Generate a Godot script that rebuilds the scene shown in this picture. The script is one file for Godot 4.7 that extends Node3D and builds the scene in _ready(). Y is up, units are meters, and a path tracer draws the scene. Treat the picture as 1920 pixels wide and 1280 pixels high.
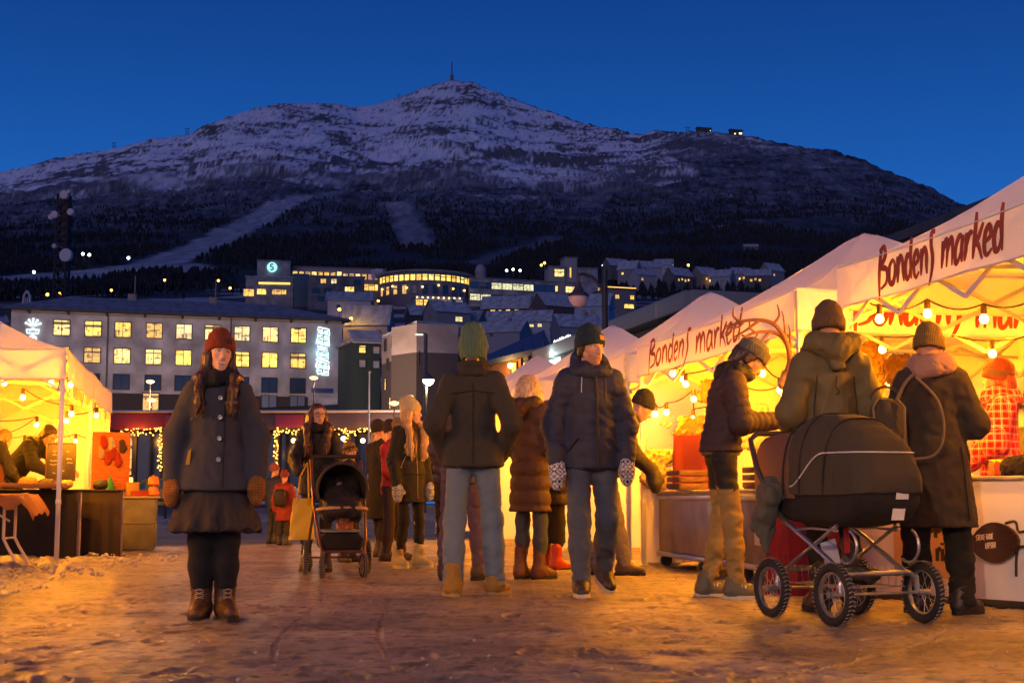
extends Node3D
# A winter evening market on a square below a snowy mountain: lit white market tents, passers-by, prams, the town and its lights behind.

const FOCAL := 2600.0   # survey focal length in the 1920-wide frame
const TILT := 0.10926   # upward tilt of the survey, radians
const EYE := 0.7        # height of the survey point above the square

func _ready() -> void:
	rng.seed = 7
	# --- camera
	var cam := Camera3D.new()
	cam.name = "camera"
	cam.position = Vector3(0, EYE, 0)
	cam.rotation.x = TILT
	cam.fov = rad_to_deg(2.0 * atan(640.0 / FOCAL))
	cam.near = 0.05
	cam.far = 9000.0
	add_child(cam)
	cam.current = true
	# --- sky: clear, a while after sunset
	var sm := ProceduralSkyMaterial.new()
	sm.sky_top_color = lin(0.0003, 0.008, 0.09)
	sm.sky_horizon_color = lin(0.026, 0.22, 0.78)
	sm.sky_curve = 0.125
	sm.ground_bottom_color = lin(0.01, 0.02, 0.05)
	sm.ground_horizon_color = lin(0.02, 0.08, 0.25)
	sm.sun_angle_max = 0.0
	var sky := Sky.new()
	sky.sky_material = sm
	var env := Environment.new()
	env.background_mode = Environment.BG_SKY
	env.sky = sky
	env.tonemap_mode = Environment.TONE_MAPPER_LINEAR
	env.tonemap_exposure = 1.45
	env.sdfgi_enabled = true
	env.ssao_enabled = true
	env.ssil_enabled = true
	var we := WorldEnvironment.new()
	we.name = "environment"
	we.environment = env
	add_child(we)
	# --- the last warm glow of the west, low behind the viewer
	var sun := DirectionalLight3D.new()
	sun.name = "afterglow"
	sun.light_color = lin(1.0, 0.7, 0.62)
	sun.light_energy = 0.095
	sun.light_angular_distance = 40.0
	sun.shadow_enabled = true
	sun.rotation = Vector3(deg_to_rad(-16.0), deg_to_rad(-22.0), 0)
	sun.sky_mode = DirectionalLight3D.SKY_MODE_LIGHT_ONLY
	add_child(sun)
	# --- the place, from the large to the small
	build_terrain()
	build_square()
	build_town()
	build_mountain_marks()
	build_street()
	build_tents()
	build_stalls()
	build_people()
	build_prams()
# ------------------------------------------------------------------ mesh helpers
class MB:
	var v := PackedVector3Array()
	var n := PackedVector3Array()
	var c := PackedColorArray()
	var t := PackedInt32Array()
	var col := Color(1, 1, 1)

	func vert(p: Vector3, q: Vector3) -> int:
		v.append(p)
		n.append(q)
		c.append(col)
		return v.size() - 1

	func tri(a: int, b: int, d: int) -> void:
		var g := (v[b] - v[a]).cross(v[d] - v[a])
		if g.dot(n[a] + n[b] + n[d]) > 0.0:
			t.append(a); t.append(d); t.append(b)
		else:
			t.append(a); t.append(b); t.append(d)

	func quad(p0: Vector3, p1: Vector3, p2: Vector3, p3: Vector3) -> void:
		var q := (p1 - p0).cross(p3 - p0).normalized()
		if q == Vector3.ZERO:
			q = (p2 - p1).cross(p3 - p1).normalized()
		var a := vert(p0, q)
		vert(p1, q)
		vert(p2, q)
		vert(p3, q)
		tri(a, a + 1, a + 2)
		tri(a, a + 2, a + 3)

	func flat_tri(p0: Vector3, p1: Vector3, p2: Vector3) -> void:
		var q := (p1 - p0).cross(p2 - p0).normalized()
		var a := vert(p0, q)
		vert(p1, q)
		vert(p2, q)
		tri(a, a + 1, a + 2)

	# a box with chamfered edges; size is full size, xf places its centre
	func box(xf: Transform3D, s: Vector3, bevel := 0.0) -> void:
		var h := s * 0.5
		var b := minf(bevel, minf(h.x, minf(h.y, h.z)) * 0.9)
		var ax := [Vector3.RIGHT, Vector3.UP, Vector3.BACK]
		if b <= 0.0:
			for k in 3:
				for sg in [-1.0, 1.0]:
					var w: Vector3 = ax[k] * h[k] * sg
					var u1: Vector3 = ax[(k + 1) % 3] * h[(k + 1) % 3]
					var u2: Vector3 = ax[(k + 2) % 3] * h[(k + 2) % 3] * sg
					quad(xf * (w - u1 - u2), xf * (w + u1 - u2), xf * (w + u1 + u2), xf * (w - u1 + u2))
			return
		var bas := xf.basis.orthonormalized()
		var id := {}
		for sx in [-1, 1]:
			for sy in [-1, 1]:
				for sz in [-1, 1]:
					var sg := Vector3(sx, sy, sz)
					for k in 3:
						var p := Vector3.ZERO
						for j in 3:
							p[j] = sg[j] * (h[j] if j == k else h[j] - b)
						id[Vector4i(sx, sy, sz, k)] = vert(xf * p, (bas * (ax[k] * sg[k] + sg * 0.25)).normalized())
		for k in 3:
			var k1 := (k + 1) % 3
			var k2 := (k + 2) % 3
			for sg in [-1, 1]:
				var q := []
				for st in [[-1, -1], [1, -1], [1, 1], [-1, 1]]:
					var w := Vector4i(0, 0, 0, k)
					w[k] = sg
					w[k1] = st[0]
					w[k2] = st[1]
					q.append(id[w])
				tri(q[0], q[1], q[2])
				tri(q[0], q[2], q[3])
			for s1 in [-1, 1]:
				for s2 in [-1, 1]:
					var e := []
					for st in [[-1, k1], [-1, k2], [1, k2], [1, k1]]:
						var w := Vector4i(0, 0, 0, st[1])
						w[k] = st[0]
						w[k1] = s1
						w[k2] = s2
						e.append(id[w])
					tri(e[0], e[1], e[2])
					tri(e[0], e[2], e[3])
		for sx in [-1, 1]:
			for sy in [-1, 1]:
				for sz in [-1, 1]:
					tri(id[Vector4i(sx, sy, sz, 0)], id[Vector4i(sx, sy, sz, 1)], id[Vector4i(sx, sy, sz, 2)])

	func bx(at: Vector3, s: Vector3, bevel := 0.0, turn := 0.0) -> void:
		box(Transform3D(Basis(Vector3.UP, turn), at), s, bevel)

	# a bar of rectangular section between two points
	func bar(a: Vector3, b: Vector3, w: float, h: float, bevel := 0.0) -> void:
		var z := (b - a).normalized()
		var x := Vector3.UP.cross(z)
		if x.length() < 0.01:
			x = Vector3.RIGHT
		x = x.normalized()
		box(Transform3D(Basis(x, z.cross(x), z), (a + b) * 0.5), Vector3(w, h, a.distance_to(b)), bevel)

	func tube(p: Array, r, sides := 8, cap := true) -> void:
		var m := p.size()
		var tn: Vector3 = (p[1] - p[0]).normalized()
		var up := Vector3.UP if absf(tn.y) < 0.9 else Vector3.RIGHT
		var e := tn.cross(up).normalized()
		var base := v.size()
		for i in m:
			var d: Vector3 = (p[mini(i + 1, m - 1)] - p[maxi(i - 1, 0)]).normalized()
			e = (e - d * e.dot(d)).normalized()
			var f := d.cross(e)
			var rr: float = r[i] if r is Array else r
			for k in sides:
				var an := TAU * k / sides
				var q := e * cos(an) + f * sin(an)
				vert(p[i] + q * rr, q)
		for i in m - 1:
			for k in sides:
				var a := base + i * sides + k
				var b := base + i * sides + (k + 1) % sides
				tri(a, b, b + sides)
				tri(a, b + sides, a + sides)
		if cap:
			for z in 2:
				var i0 := 0 if z == 0 else m - 1
				var d: Vector3 = (p[0] - p[1]).normalized() if z == 0 else (p[m - 1] - p[m - 2]).normalized()
				var ctr := vert(p[i0], d)
				var ring := []
				for k in sides:
					ring.append(vert(v[base + i0 * sides + k], d))
				for k in sides:
					tri(ctr, ring[k], ring[(k + 1) % sides])

	# turns a profile of (radius, height) round the y axis of xf
	func lathe(xf: Transform3D, pr: Array, sides := 16) -> void:
		var base := v.size()
		for i in pr.size():
			var a: Vector2 = pr[maxi(i - 1, 0)]
			var b: Vector2 = pr[mini(i + 1, pr.size() - 1)]
			var d := (b - a).normalized()
			for k in sides:
				var an := TAU * k / sides
				var rad := Vector3(cos(an), 0, sin(an))
				vert(xf * (rad * pr[i].x + Vector3.UP * pr[i].y), (xf.basis * (rad * d.y - Vector3.UP * d.x)).normalized())
		for i in pr.size() - 1:
			for k in sides:
				var a := base + i * sides + k
				var b := base + i * sides + (k + 1) % sides
				tri(a, b, b + sides)
				tri(a, b + sides, a + sides)

	func ball(at: Vector3, r: Vector3, rows := 8, cols := 12, bas := Basis()) -> void:
		var base := v.size()
		for i in rows + 1:
			var th := PI * i / rows
			for k in cols:
				var an := TAU * k / cols
				var d := Vector3(sin(th) * cos(an), cos(th), sin(th) * sin(an))
				vert(at + bas * (d * r), (bas * (d / r)).normalized())
		for i in rows:
			for k in cols:
				var a := base + i * cols + k
				var b := base + i * cols + (k + 1) % cols
				if i > 0:
					tri(a, b, b + cols)
				if i < rows - 1:
					tri(a, b + cols, a + cols)

	# a flat outline in the xy plane of xf, given a thickness along z
	func slab(xf: Transform3D, poly: PackedVector2Array, th: float) -> void:
		var ix := Geometry2D.triangulate_polygon(poly)
		for z in 2:
			var o := th * 0.5 * (1.0 if z == 0 else -1.0)
			var q := xf.basis.z.normalized() * (1.0 if z == 0 else -1.0)
			var base := v.size()
			for p in poly:
				vert(xf * Vector3(p.x, p.y, o), q)
			for i in range(0, ix.size(), 3):
				tri(base + ix[i], base + ix[i + 1], base + ix[i + 2])
		if th > 0.0:
			var area := 0.0
			for i in poly.size():
				area += poly[i].cross(poly[(i + 1) % poly.size()])
			for i in poly.size():
				var a := poly[i]
				var b := poly[(i + 1) % poly.size()]
				if area < 0.0:
					var w := a
					a = b
					b = w
				quad(xf * Vector3(a.x, a.y, th * 0.5), xf * Vector3(a.x, a.y, -th * 0.5), xf * Vector3(b.x, b.y, -th * 0.5), xf * Vector3(b.x, b.y, th * 0.5))

	# a grid of points [row][column], smooth
	func sheet(g: Array) -> void:
		var rows := g.size()
		var cols: int = g[0].size()
		var base := v.size()
		for i in rows:
			for k in cols:
				var du: Vector3 = g[i][mini(k + 1, cols - 1)] - g[i][maxi(k - 1, 0)]
				var dv: Vector3 = g[mini(i + 1, rows - 1)][k] - g[maxi(i - 1, 0)][k]
				var q := du.cross(dv)
				vert(g[i][k], q.normalized() if q.length() > 1e-9 else Vector3.UP)
		for i in rows - 1:
			for k in cols - 1:
				var a := base + i * cols + k
				tri(a, a + 1, a + cols + 1)
				tri(a, a + cols + 1, a + cols)

	func join(f: Array, xf := Transform3D()) -> void:  # a field's [vertices, normals, triangles, colours]
		var base := v.size()
		var bs := xf.basis
		for i in f[0].size():
			v.append(xf * f[0][i])
			n.append((bs * f[1][i]).normalized())
		if f.size() > 3:
			c.append_array(f[3])
		else:
			for i in f[0].size():
				c.append(col)
		for i in f[2]:
			t.append(base + i)

	func mesh(colored := false) -> ArrayMesh:
		var a := []
		a.resize(Mesh.ARRAY_MAX)
		a[Mesh.ARRAY_VERTEX] = v
		a[Mesh.ARRAY_NORMAL] = n
		if colored:
			a[Mesh.ARRAY_COLOR] = c
		a[Mesh.ARRAY_INDEX] = t
		var m := ArrayMesh.new()
		m.add_surface_from_arrays(Mesh.PRIMITIVE_TRIANGLES, a)
		return m


var used_names := {}
var mats := {}
var texs := {}
var rng := RandomNumberGenerator.new()

func numbered(called: String) -> String:
	var k: int = used_names.get(called, -1) + 1
	used_names[called] = k
	return called if k == 0 else "%s_%03d" % [called, k]

func thing(called: String, label: String, category: String, at := Vector3.ZERO, turn := 0.0, group := "") -> Node3D:
	var o := Node3D.new()
	o.name = numbered(called)
	add_child(o)
	o.position = at
	o.rotation.y = turn
	tag(o, label, category, group)
	return o

func tag(o: Node, label: String, category: String, group := "", kind := "") -> void:
	if label: o.set_meta("label", label)
	if category: o.set_meta("category", category)
	if group: o.set_meta("group", group)
	if kind: o.set_meta("kind", kind)

func part(parent: Node, called: String, mb: MB, m: Material, colored := false) -> MeshInstance3D:
	return put(parent, called, mb.mesh(colored), m)

func put(parent: Node, called: String, mesh: Mesh, m: Material, at := Vector3.ZERO) -> MeshInstance3D:
	var o := MeshInstance3D.new()
	o.name = numbered(called) if parent == self else called
	o.mesh = mesh
	o.material_override = m
	o.position = at
	parent.add_child(o, true)
	return o

func structure(called: String, mb: MB, m: Material, colored := false) -> MeshInstance3D:
	var o := part(self, called, mb, m, colored)
	o.set_meta("kind", "structure")
	return o

# linear colour -> what Godot's material fields expect
func lin(r: float, g: float, b: float) -> Color:
	return Color(r, g, b).linear_to_srgb()

# grey noise pictures, shared by the materials
func noise_tex(key: String) -> ImageTexture:
	if texs.has(key):
		return texs[key]
	var sz := 256
	var img: Image
	var f := FastNoiseLite.new()
	f.seed = hash(key) % 1000
	match key:
		"cloth":
			img = Image.create(sz, sz, false, Image.FORMAT_RGB8)
			f.frequency = 0.2
			for y in sz:
				for x in sz:
					var w := 0.5 + 0.5 * sin(TAU * (x + y) / 8.0)
					var q := 0.72 + 0.1 * w + 0.22 * f.get_noise_2d(x, y)
					img.set_pixel(x, y, Color(q, q, q))
		"knit":
			img = Image.create(sz, sz, false, Image.FORMAT_RGB8)
			f.frequency = 0.1
			for y in sz:
				for x in sz:
					var w := absf(sin(PI * x / 16.0)) * (0.75 + 0.25 * absf(sin(PI * y / 8.0 + 0.6 * absf(sin(PI * x / 16.0)))))
					var q := 0.5 + 0.42 * w + 0.1 * f.get_noise_2d(x, y)
					img.set_pixel(x, y, Color(q, q, q))
		"nordic":
			img = Image.create(sz, sz, false, Image.FORMAT_RGB8)
			for y in sz:
				for x in sz:
					var u := absf(fposmod(x / 64.0, 1.0) - 0.5) * 2.0
					var w := absf(fposmod(y / 64.0, 1.0) - 0.5) * 2.0
					var on := absf(u + w - 0.9) < 0.16 or (u + w < 0.4) or (absf(u - w) < 0.12 and u > 0.6)
					var q := 0.1 if on else 0.95
					img.set_pixel(x, y, Color(q, q, q * 1.0))
		"plaid":
			img = Image.create(sz, sz, false, Image.FORMAT_RGB8)
			for y in sz:
				for x in sz:
					var on := (x % 64 < 5) or (y % 64 < 5) or (x % 64 in [12, 13, 14]) or (y % 64 in [12, 13, 14])
					img.set_pixel(x, y, Color(1, 0.85, 0.75) if on else Color(0.9, 0.06, 0.04))
		"wood":
			f.frequency = 0.02
			img = Image.create(sz, sz, false, Image.FORMAT_RGB8)
			for y in sz:
				for x in sz:
					var q := 0.75 + 0.3 * f.get_noise_2d(x * 0.6, y * 7.0)
					img.set_pixel(x, y, Color(q, q * 0.97, q * 0.93))
		_:
			f.noise_type = FastNoiseLite.TYPE_SIMPLEX_SMOOTH
			f.fractal_octaves = 5
			f.frequency = {"coarse": 0.012, "fine": 0.06, "grit": 0.18}[key]
			img = f.get_seamless_image(sz, sz)
			img.convert(Image.FORMAT_RGB8)
			for y in sz:
				for x in sz:
					var q: float = 0.62 + 0.38 * img.get_pixel(x, y).r
					img.set_pixel(x, y, Color(q, q, q))
	img.generate_mipmaps()
	texs[key] = ImageTexture.create_from_image(img)
	return texs[key]

# material: linear base colour, roughness, metal, texture name and its size in metres
func mt(r: float, g: float, b: float, rough := 0.8, metal := 0.0, tex := "", size := 0.5, bump := 0.0, vc := false) -> StandardMaterial3D:
	var key := str([r, g, b, rough, metal, tex, size, bump, vc])
	if mats.has(key):
		return mats[key]
	var m := StandardMaterial3D.new()
	m.albedo_color = lin(r, g, b)
	m.roughness = rough
	m.metallic = metal
	m.vertex_color_use_as_albedo = vc
	if tex:
		m.albedo_texture = noise_tex(tex)
		m.uv1_triplanar = true
		m.uv1_scale = Vector3.ONE / size
		if bump > 0.0:
			m.heightmap_enabled = true
			m.heightmap_texture = noise_tex(tex)
			m.heightmap_scale = bump
	mats[key] = m
	return m

func glow(r: float, g: float, b: float, e: float) -> StandardMaterial3D:
	var key := str(["glow", r, g, b, e])
	if mats.has(key):
		return mats[key]
	var m := StandardMaterial3D.new()
	m.albedo_color = lin(0.2, 0.2, 0.2)
	m.emission_enabled = true
	m.emission = lin(r, g, b)
	m.emission_energy_multiplier = e
	mats[key] = m
	return m

func lamp(parent: Node3D, at: Vector3, r: float, g: float, b: float, energy: float, size: float) -> void:
	var l := OmniLight3D.new()
	l.name = "light"
	l.position = at
	l.light_color = lin(r, g, b)
	l.light_energy = energy
	l.light_size = size
	l.omni_range = 60.0
	l.omni_attenuation = 2.0
	l.shadow_enabled = true
	parent.add_child(l, true)

# where a line of sight of the survey (column, row of a 1920 x 1280 frame) stands at a given distance ahead
func at(px: float, py: float, d: float) -> Vector3:
	var u := (px - 960.0) / FOCAL
	var w := (640.0 - py) / FOCAL
	var s := d / (cos(TILT) - w * sin(TILT))
	return Vector3(u * s, EYE + (w * cos(TILT) + sin(TILT)) * s, -d)

func V(x: float, y: float, z: float) -> Vector3:
	return Vector3(x, y, z)

func spl(p: Array, n := 6) -> Array:   # a smooth line through the points
	var q := []
	for i in p.size() - 1:
		for k in n:
			q.append(p[i].cubic_interpolate(p[i + 1], p[maxi(i - 1, 0)], p[mini(i + 2, p.size() - 1)], k / float(n)))
	q.append(p[-1])
	return q
# ------------------------------------------------------------------ terrain
const RIDGE := [[-200, 365], [0, 325], [100, 300], [200, 283], [280, 262], [350, 256], [390, 234], [450, 212], [520, 196], [600, 193], [670, 202], [740, 187], [800, 161], [850, 150], [890, 154], [940, 178], [1000, 200], [1100, 233], [1200, 252], [1230, 246], [1300, 249], [1400, 254], [1480, 270], [1560, 286], [1640, 310], [1720, 345], [1800, 382], [1840, 397], [1920, 440], [2120, 540]]
const RIDGE_FAR := [[-200, 2600], [0, 2700], [350, 2700], [520, 3000], [670, 3200], [850, 3500], [1000, 3300], [1200, 2700], [1300, 2400], [1480, 2200], [1700, 1900], [1920, 1600], [2120, 1500]]
const FOOT := [[105, 0.2], [150, 8.0], [200, 18.0], [300, 33.5], [450, 62.0], [600, 89.0], [800, 131.0]]
# cleared ski runs and tracks: [half width, points (x, z)]
const RUNS := [[17.0, [[-241, -1564], [-244, -1422], [-241, -1260], [-231, -1078], [-222, -934], [-214, -816]], 0.75],
	[9.0, [[14, -2322], [-47, -2006], [-113, -1810], [-190, -1730], [-235, -1504]], 0.32],
	[13.0, [[-125, -1504], [-94, -1238], [-68, -1020]], 0.42],
	[16.0, [[184, -2128], [116, -1740], [82, -1508]], 0.16],
	[11.0, [[423, -1996], [398, -1692], [369, -1452]], 0.16],
	[7.0, [[315, -1712], [262, -1394]], 0.12],
	[34.0, [[-206, -792], [-226, -742], [-236, -690], [-232, -640]], 0.8],
	[9.0, [[-22, -816], [0, -982], [35, -1124]], 0.2],
	[5.0, [[152, -1178], [195, -1248], [213, -1184]], 0.2],
	[7.0, [[560, -1830], [330, -1990], [120, -2050], [-20, -2250]], 0.2]]

var ridge_q := []
var hill_noise := FastNoiseLite.new()

func table(tb: Array, x: float) -> float:
	if x <= tb[0][0]:
		return tb[0][1]
	for i in tb.size() - 1:
		if x <= tb[i + 1][0]:
			return lerpf(tb[i][1], tb[i + 1][1], (x - tb[i][0]) / float(tb[i + 1][0] - tb[i][0]))
	return tb[-1][1]

func foot(d: float) -> float:
	return table(FOOT, d)

func build_terrain() -> void:
	for e in RIDGE:
		var p := at(e[0], e[1], 1.0)
		ridge_q.append([p.x, p.y - EYE])
	var far_q := []
	for e in RIDGE_FAR:
		far_q.append([(e[0] - 960.0) / FOCAL, e[1]])
	var nz := FastNoiseLite.new()
	nz.seed = 11
	nz.noise_type = FastNoiseLite.TYPE_SIMPLEX_SMOOTH
	nz.fractal_type = FastNoiseLite.FRACTAL_RIDGED
	nz.fractal_octaves = 5
	nz.frequency = 1.0 / 420.0
	var n2 := FastNoiseLite.new()
	n2.seed = 5
	n2.noise_type = FastNoiseLite.TYPE_SIMPLEX_SMOOTH
	n2.fractal_octaves = 4
	n2.frequency = 1.0 / 90.0
	var cols := 720
	var rows := 430
	var q0 := -0.43
	var q1 := 0.43
	var pos := PackedVector3Array()
	pos.resize(cols * rows)
	var share := PackedFloat32Array()
	share.resize(cols * rows)
	for k in cols:
		var q := lerpf(q0, q1, k / float(cols - 1))
		var far := table(far_q, q)
		var te := table(ridge_q, q)
		var t0 := 131.0 / 800.0
		for i in rows:
			var s := i / float(rows - 16)
			var d := 105.0 * pow(far / 105.0, s)
			var h: float
			if d <= 800.0:
				h = foot(d)
			else:
				var w := (d - 800.0) / (far - 800.0)
				h = d * (t0 + (te - t0) * pow(minf(w, 1.0), 0.85)) + EYE
				if w > 1.0:
					h -= (d - far) * 0.9
			var x := q * d
			var amp := smoothstep(650.0, 2200.0, d)
			if d > 600.0:
				var r := nz.get_noise_2d(x * 0.55 + d * 0.18, d * 1.25)
				h += amp * (20.0 * r) * (1.0 - 0.75 * smoothstep(0.93, 1.0, s * rows / (rows - 16.0))) + amp * 5.0 * n2.get_noise_2d(x * 1.6, d * 1.6) + 1.6 * n2.get_noise_2d(x * 6.0, d * 6.0) * smoothstep(800.0, 1500.0, d)
			pos[i * cols + k] = Vector3(x, h, -d)
			share[i * cols + k] = d / far
	# snow, rock, birch wood and cleared runs as ground cover
	var mb := MB.new()
	mb.v = pos
	mb.n.resize(pos.size())
	mb.c.resize(pos.size())
	var segs := []
	for run in RUNS:
		for j in run[1].size() - 1:
			segs.append([run[0], Vector2(run[1][j][0], run[1][j][1]), Vector2(run[1][j + 1][0], run[1][j + 1][1]), run[2]])
	var n3 := FastNoiseLite.new()
	n3.seed = 23
	n3.fractal_octaves = 4
	n3.frequency = 1.0 / 60.0
	for i in rows:
		for k in cols:
			var ix := i * cols + k
			var p := pos[ix]
			var du := pos[i * cols + mini(k + 1, cols - 1)] - pos[i * cols + maxi(k - 1, 0)]
			var dv := pos[mini(i + 1, rows - 1) * cols + k] - pos[maxi(i - 1, 0) * cols + k]
			var nn := du.cross(dv).normalized()
			if nn.y < 0.0:
				nn = -nn
			mb.n[ix] = nn
			var d := -p.z
			var big := n3.get_noise_2d(p.x * 0.28 + 900.0, p.y * 0.6 + 0.12 * p.x)
			var mid := n3.get_noise_2d(p.x * 1.0, p.y * 2.6 + 0.35 * p.x)
			var fine := n3.get_noise_2d(p.x * 3.4 + 40.0, p.y * 9.0 + 0.8 * p.x)
			var bare := 0.75 * big + 0.7 * mid + 0.6 * fine + 1.6 * (0.9 - nn.y) - 0.0 + smoothstep(760.0, 380.0, p.y) * 0.2 + smoothstep(0.0, 500.0, p.x) * 0.2
			var rock := smoothstep(0.0, 0.34, bare)
			var cov := Color(0.78, 0.8, 0.85).lerp(Color(0.06, 0.055, 0.065), rock * 0.93)
			var line := 430.0 + 150.0 * n3.get_noise_2d(p.x * 0.35, d * 0.35) + 60.0 * n3.get_noise_2d(p.x * 2.0, d * 2.0)
			if p.x > 250.0:
				line += 130.0
			var wood := smoothstep(line + 110.0, line - 110.0, p.y)
			wood = clampf(wood * 1.15, 0.0, 1.0)
			var peep := smoothstep(0.1, 0.7, n3.get_noise_2d(p.x * 4.5 + 300.0, d * 1.6)) * smoothstep(150.0, 330.0, p.y)
			var wc := Color(0.014, 0.016, 0.022).lerp(Color(0.2, 0.22, 0.27), clampf(peep * 0.8 + 0.55 * smoothstep(130.0, 400.0, p.y) * (0.55 + 1.2 * mid + 0.8 * fine), 0.0, 1.0))
			cov = cov.lerp(wc, wood)
			if d > 620.0:
				var best := 0.0
				for sg in segs:
					var w: float = sg[0]
					var pt := Vector2(p.x, p.z)
					if absf(pt.y - sg[1].y) + absf(pt.y - sg[2].y) > absf(sg[1].y - sg[2].y) + 90.0:
						continue
					var near := Geometry2D.get_closest_point_to_segment(pt, sg[1], sg[2])
					var dist := near.distance_to(pt) + 5.0 * n3.get_noise_2d(p.x * 5.0, d * 3.0)
					best = maxf(best, smoothstep(w + 5.0, w - 5.0, dist + 5.0 * n3.get_noise_2d(p.x * 2.0, d * 0.8)) * sg[3] * (0.75 + 0.5 * n3.get_noise_2d(p.x * 4.0 + 7.0, d * 1.2)))
				cov = cov.lerp(Color(0.5, 0.54, 0.6), best)
			elif d > 110.0:
				var open := smoothstep(0.0, 0.3, n3.get_noise_2d(p.x * 1.2 + 50.0, d * 1.2))
				cov = Color(0.03, 0.03, 0.035).lerp(Color(0.45, 0.48, 0.52), open * 0.8)
			mb.c[ix] = cov
	for i in rows - 1:
		for k in cols - 1:
			var a := i * cols + k
			mb.t.append(a); mb.t.append(a + cols); mb.t.append(a + cols + 1)
			mb.t.append(a); mb.t.append(a + cols + 1); mb.t.append(a + 1)
	# front faces run clockwise seen from above
	var g := (mb.v[mb.t[1]] - mb.v[mb.t[0]]).cross(mb.v[mb.t[2]] - mb.v[mb.t[0]])
	if g.y > 0.0:
		mb.t.reverse()
	structure("mountain", mb, mt(1, 1, 1, 0.95, 0.0, "", 1.0, 0.0, true), true)
	build_wood(pos, cols, rows)

# bare birches on the lower slopes: a wood that reads as one mass
func build_wood(pos: PackedVector3Array, cols: int, rows: int) -> void:
	var mb := MB.new()
	for k in 3:
		var an := TAU * k / 3.0
		var d := Vector3(cos(an), 0, sin(an))
		mb.flat_tri(d * 0.2 + V(0, 0.35, 0), -d * 0.22 + V(0, 0.5, 0), V(0.05, 1, 0))
		mb.flat_tri(d * 0.24 + V(0, 0.62, 0), -d * 0.03, d * 0.06 + V(0, 0.9, 0))
	var n := FastNoiseLite.new()
	n.seed = 31
	n.frequency = 1.0 / 140.0
	var spots: Array[Transform3D] = []
	var tries := 0
	while spots.size() < 16000 and tries < 120000:
		tries += 1
		var i := rng.randi_range(130, rows - 18)
		var k := rng.randi_range(0, cols - 2)
		var p := pos[i * cols + k].lerp(pos[(i + 1) * cols + k + 1], rng.randf())
		var d := -p.z
		if d < 480.0 or p.y > 430.0 + 140.0 * n.get_noise_2d(p.x * 0.4, d * 0.4) + (90.0 if p.x > 250.0 else 0.0):
			continue
		if n.get_noise_2d(p.x, d) < -0.12 or rng.randf() < smoothstep(180.0, 480.0, p.y):
			continue
		var clear := false
		for run in RUNS:
			for j in run[1].size() - 1:
				var near := Geometry2D.get_closest_point_to_segment(Vector2(p.x, p.z), Vector2(run[1][j][0], run[1][j][1]), Vector2(run[1][j + 1][0], run[1][j + 1][1]))
				if near.distance_to(Vector2(p.x, p.z)) < run[0] + 3.0:
					clear = true
		if clear or (d < 720.0 and absf(p.x) < 260.0 and rng.randf() < 0.8 and p.x > -140.0):
			continue
		var h := rng.randf_range(3.5, 7.5) * lerpf(1.0, 0.55, smoothstep(200.0, 450.0, p.y))
		spots.append(Transform3D(Basis(Vector3.UP, rng.randf() * TAU).scaled(Vector3(h * 0.8, h, h * 0.8)), p - Vector3(0, 0.5, 0)))
	var mm := MultiMesh.new()
	mm.transform_format = MultiMesh.TRANSFORM_3D
	mm.mesh = mb.mesh()
	mm.instance_count = spots.size()
	for i in spots.size():
		mm.set_instance_transform(i, spots[i])
	var o := MultiMeshInstance3D.new()
	o.name = "birch_wood"
	o.multimesh = mm
	o.material_override = mt(0.025, 0.026, 0.033, 0.95)
	add_child(o)
	tag(o, "dark bare birch wood covering the lower mountain slopes", "wood", "", "stuff")

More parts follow.
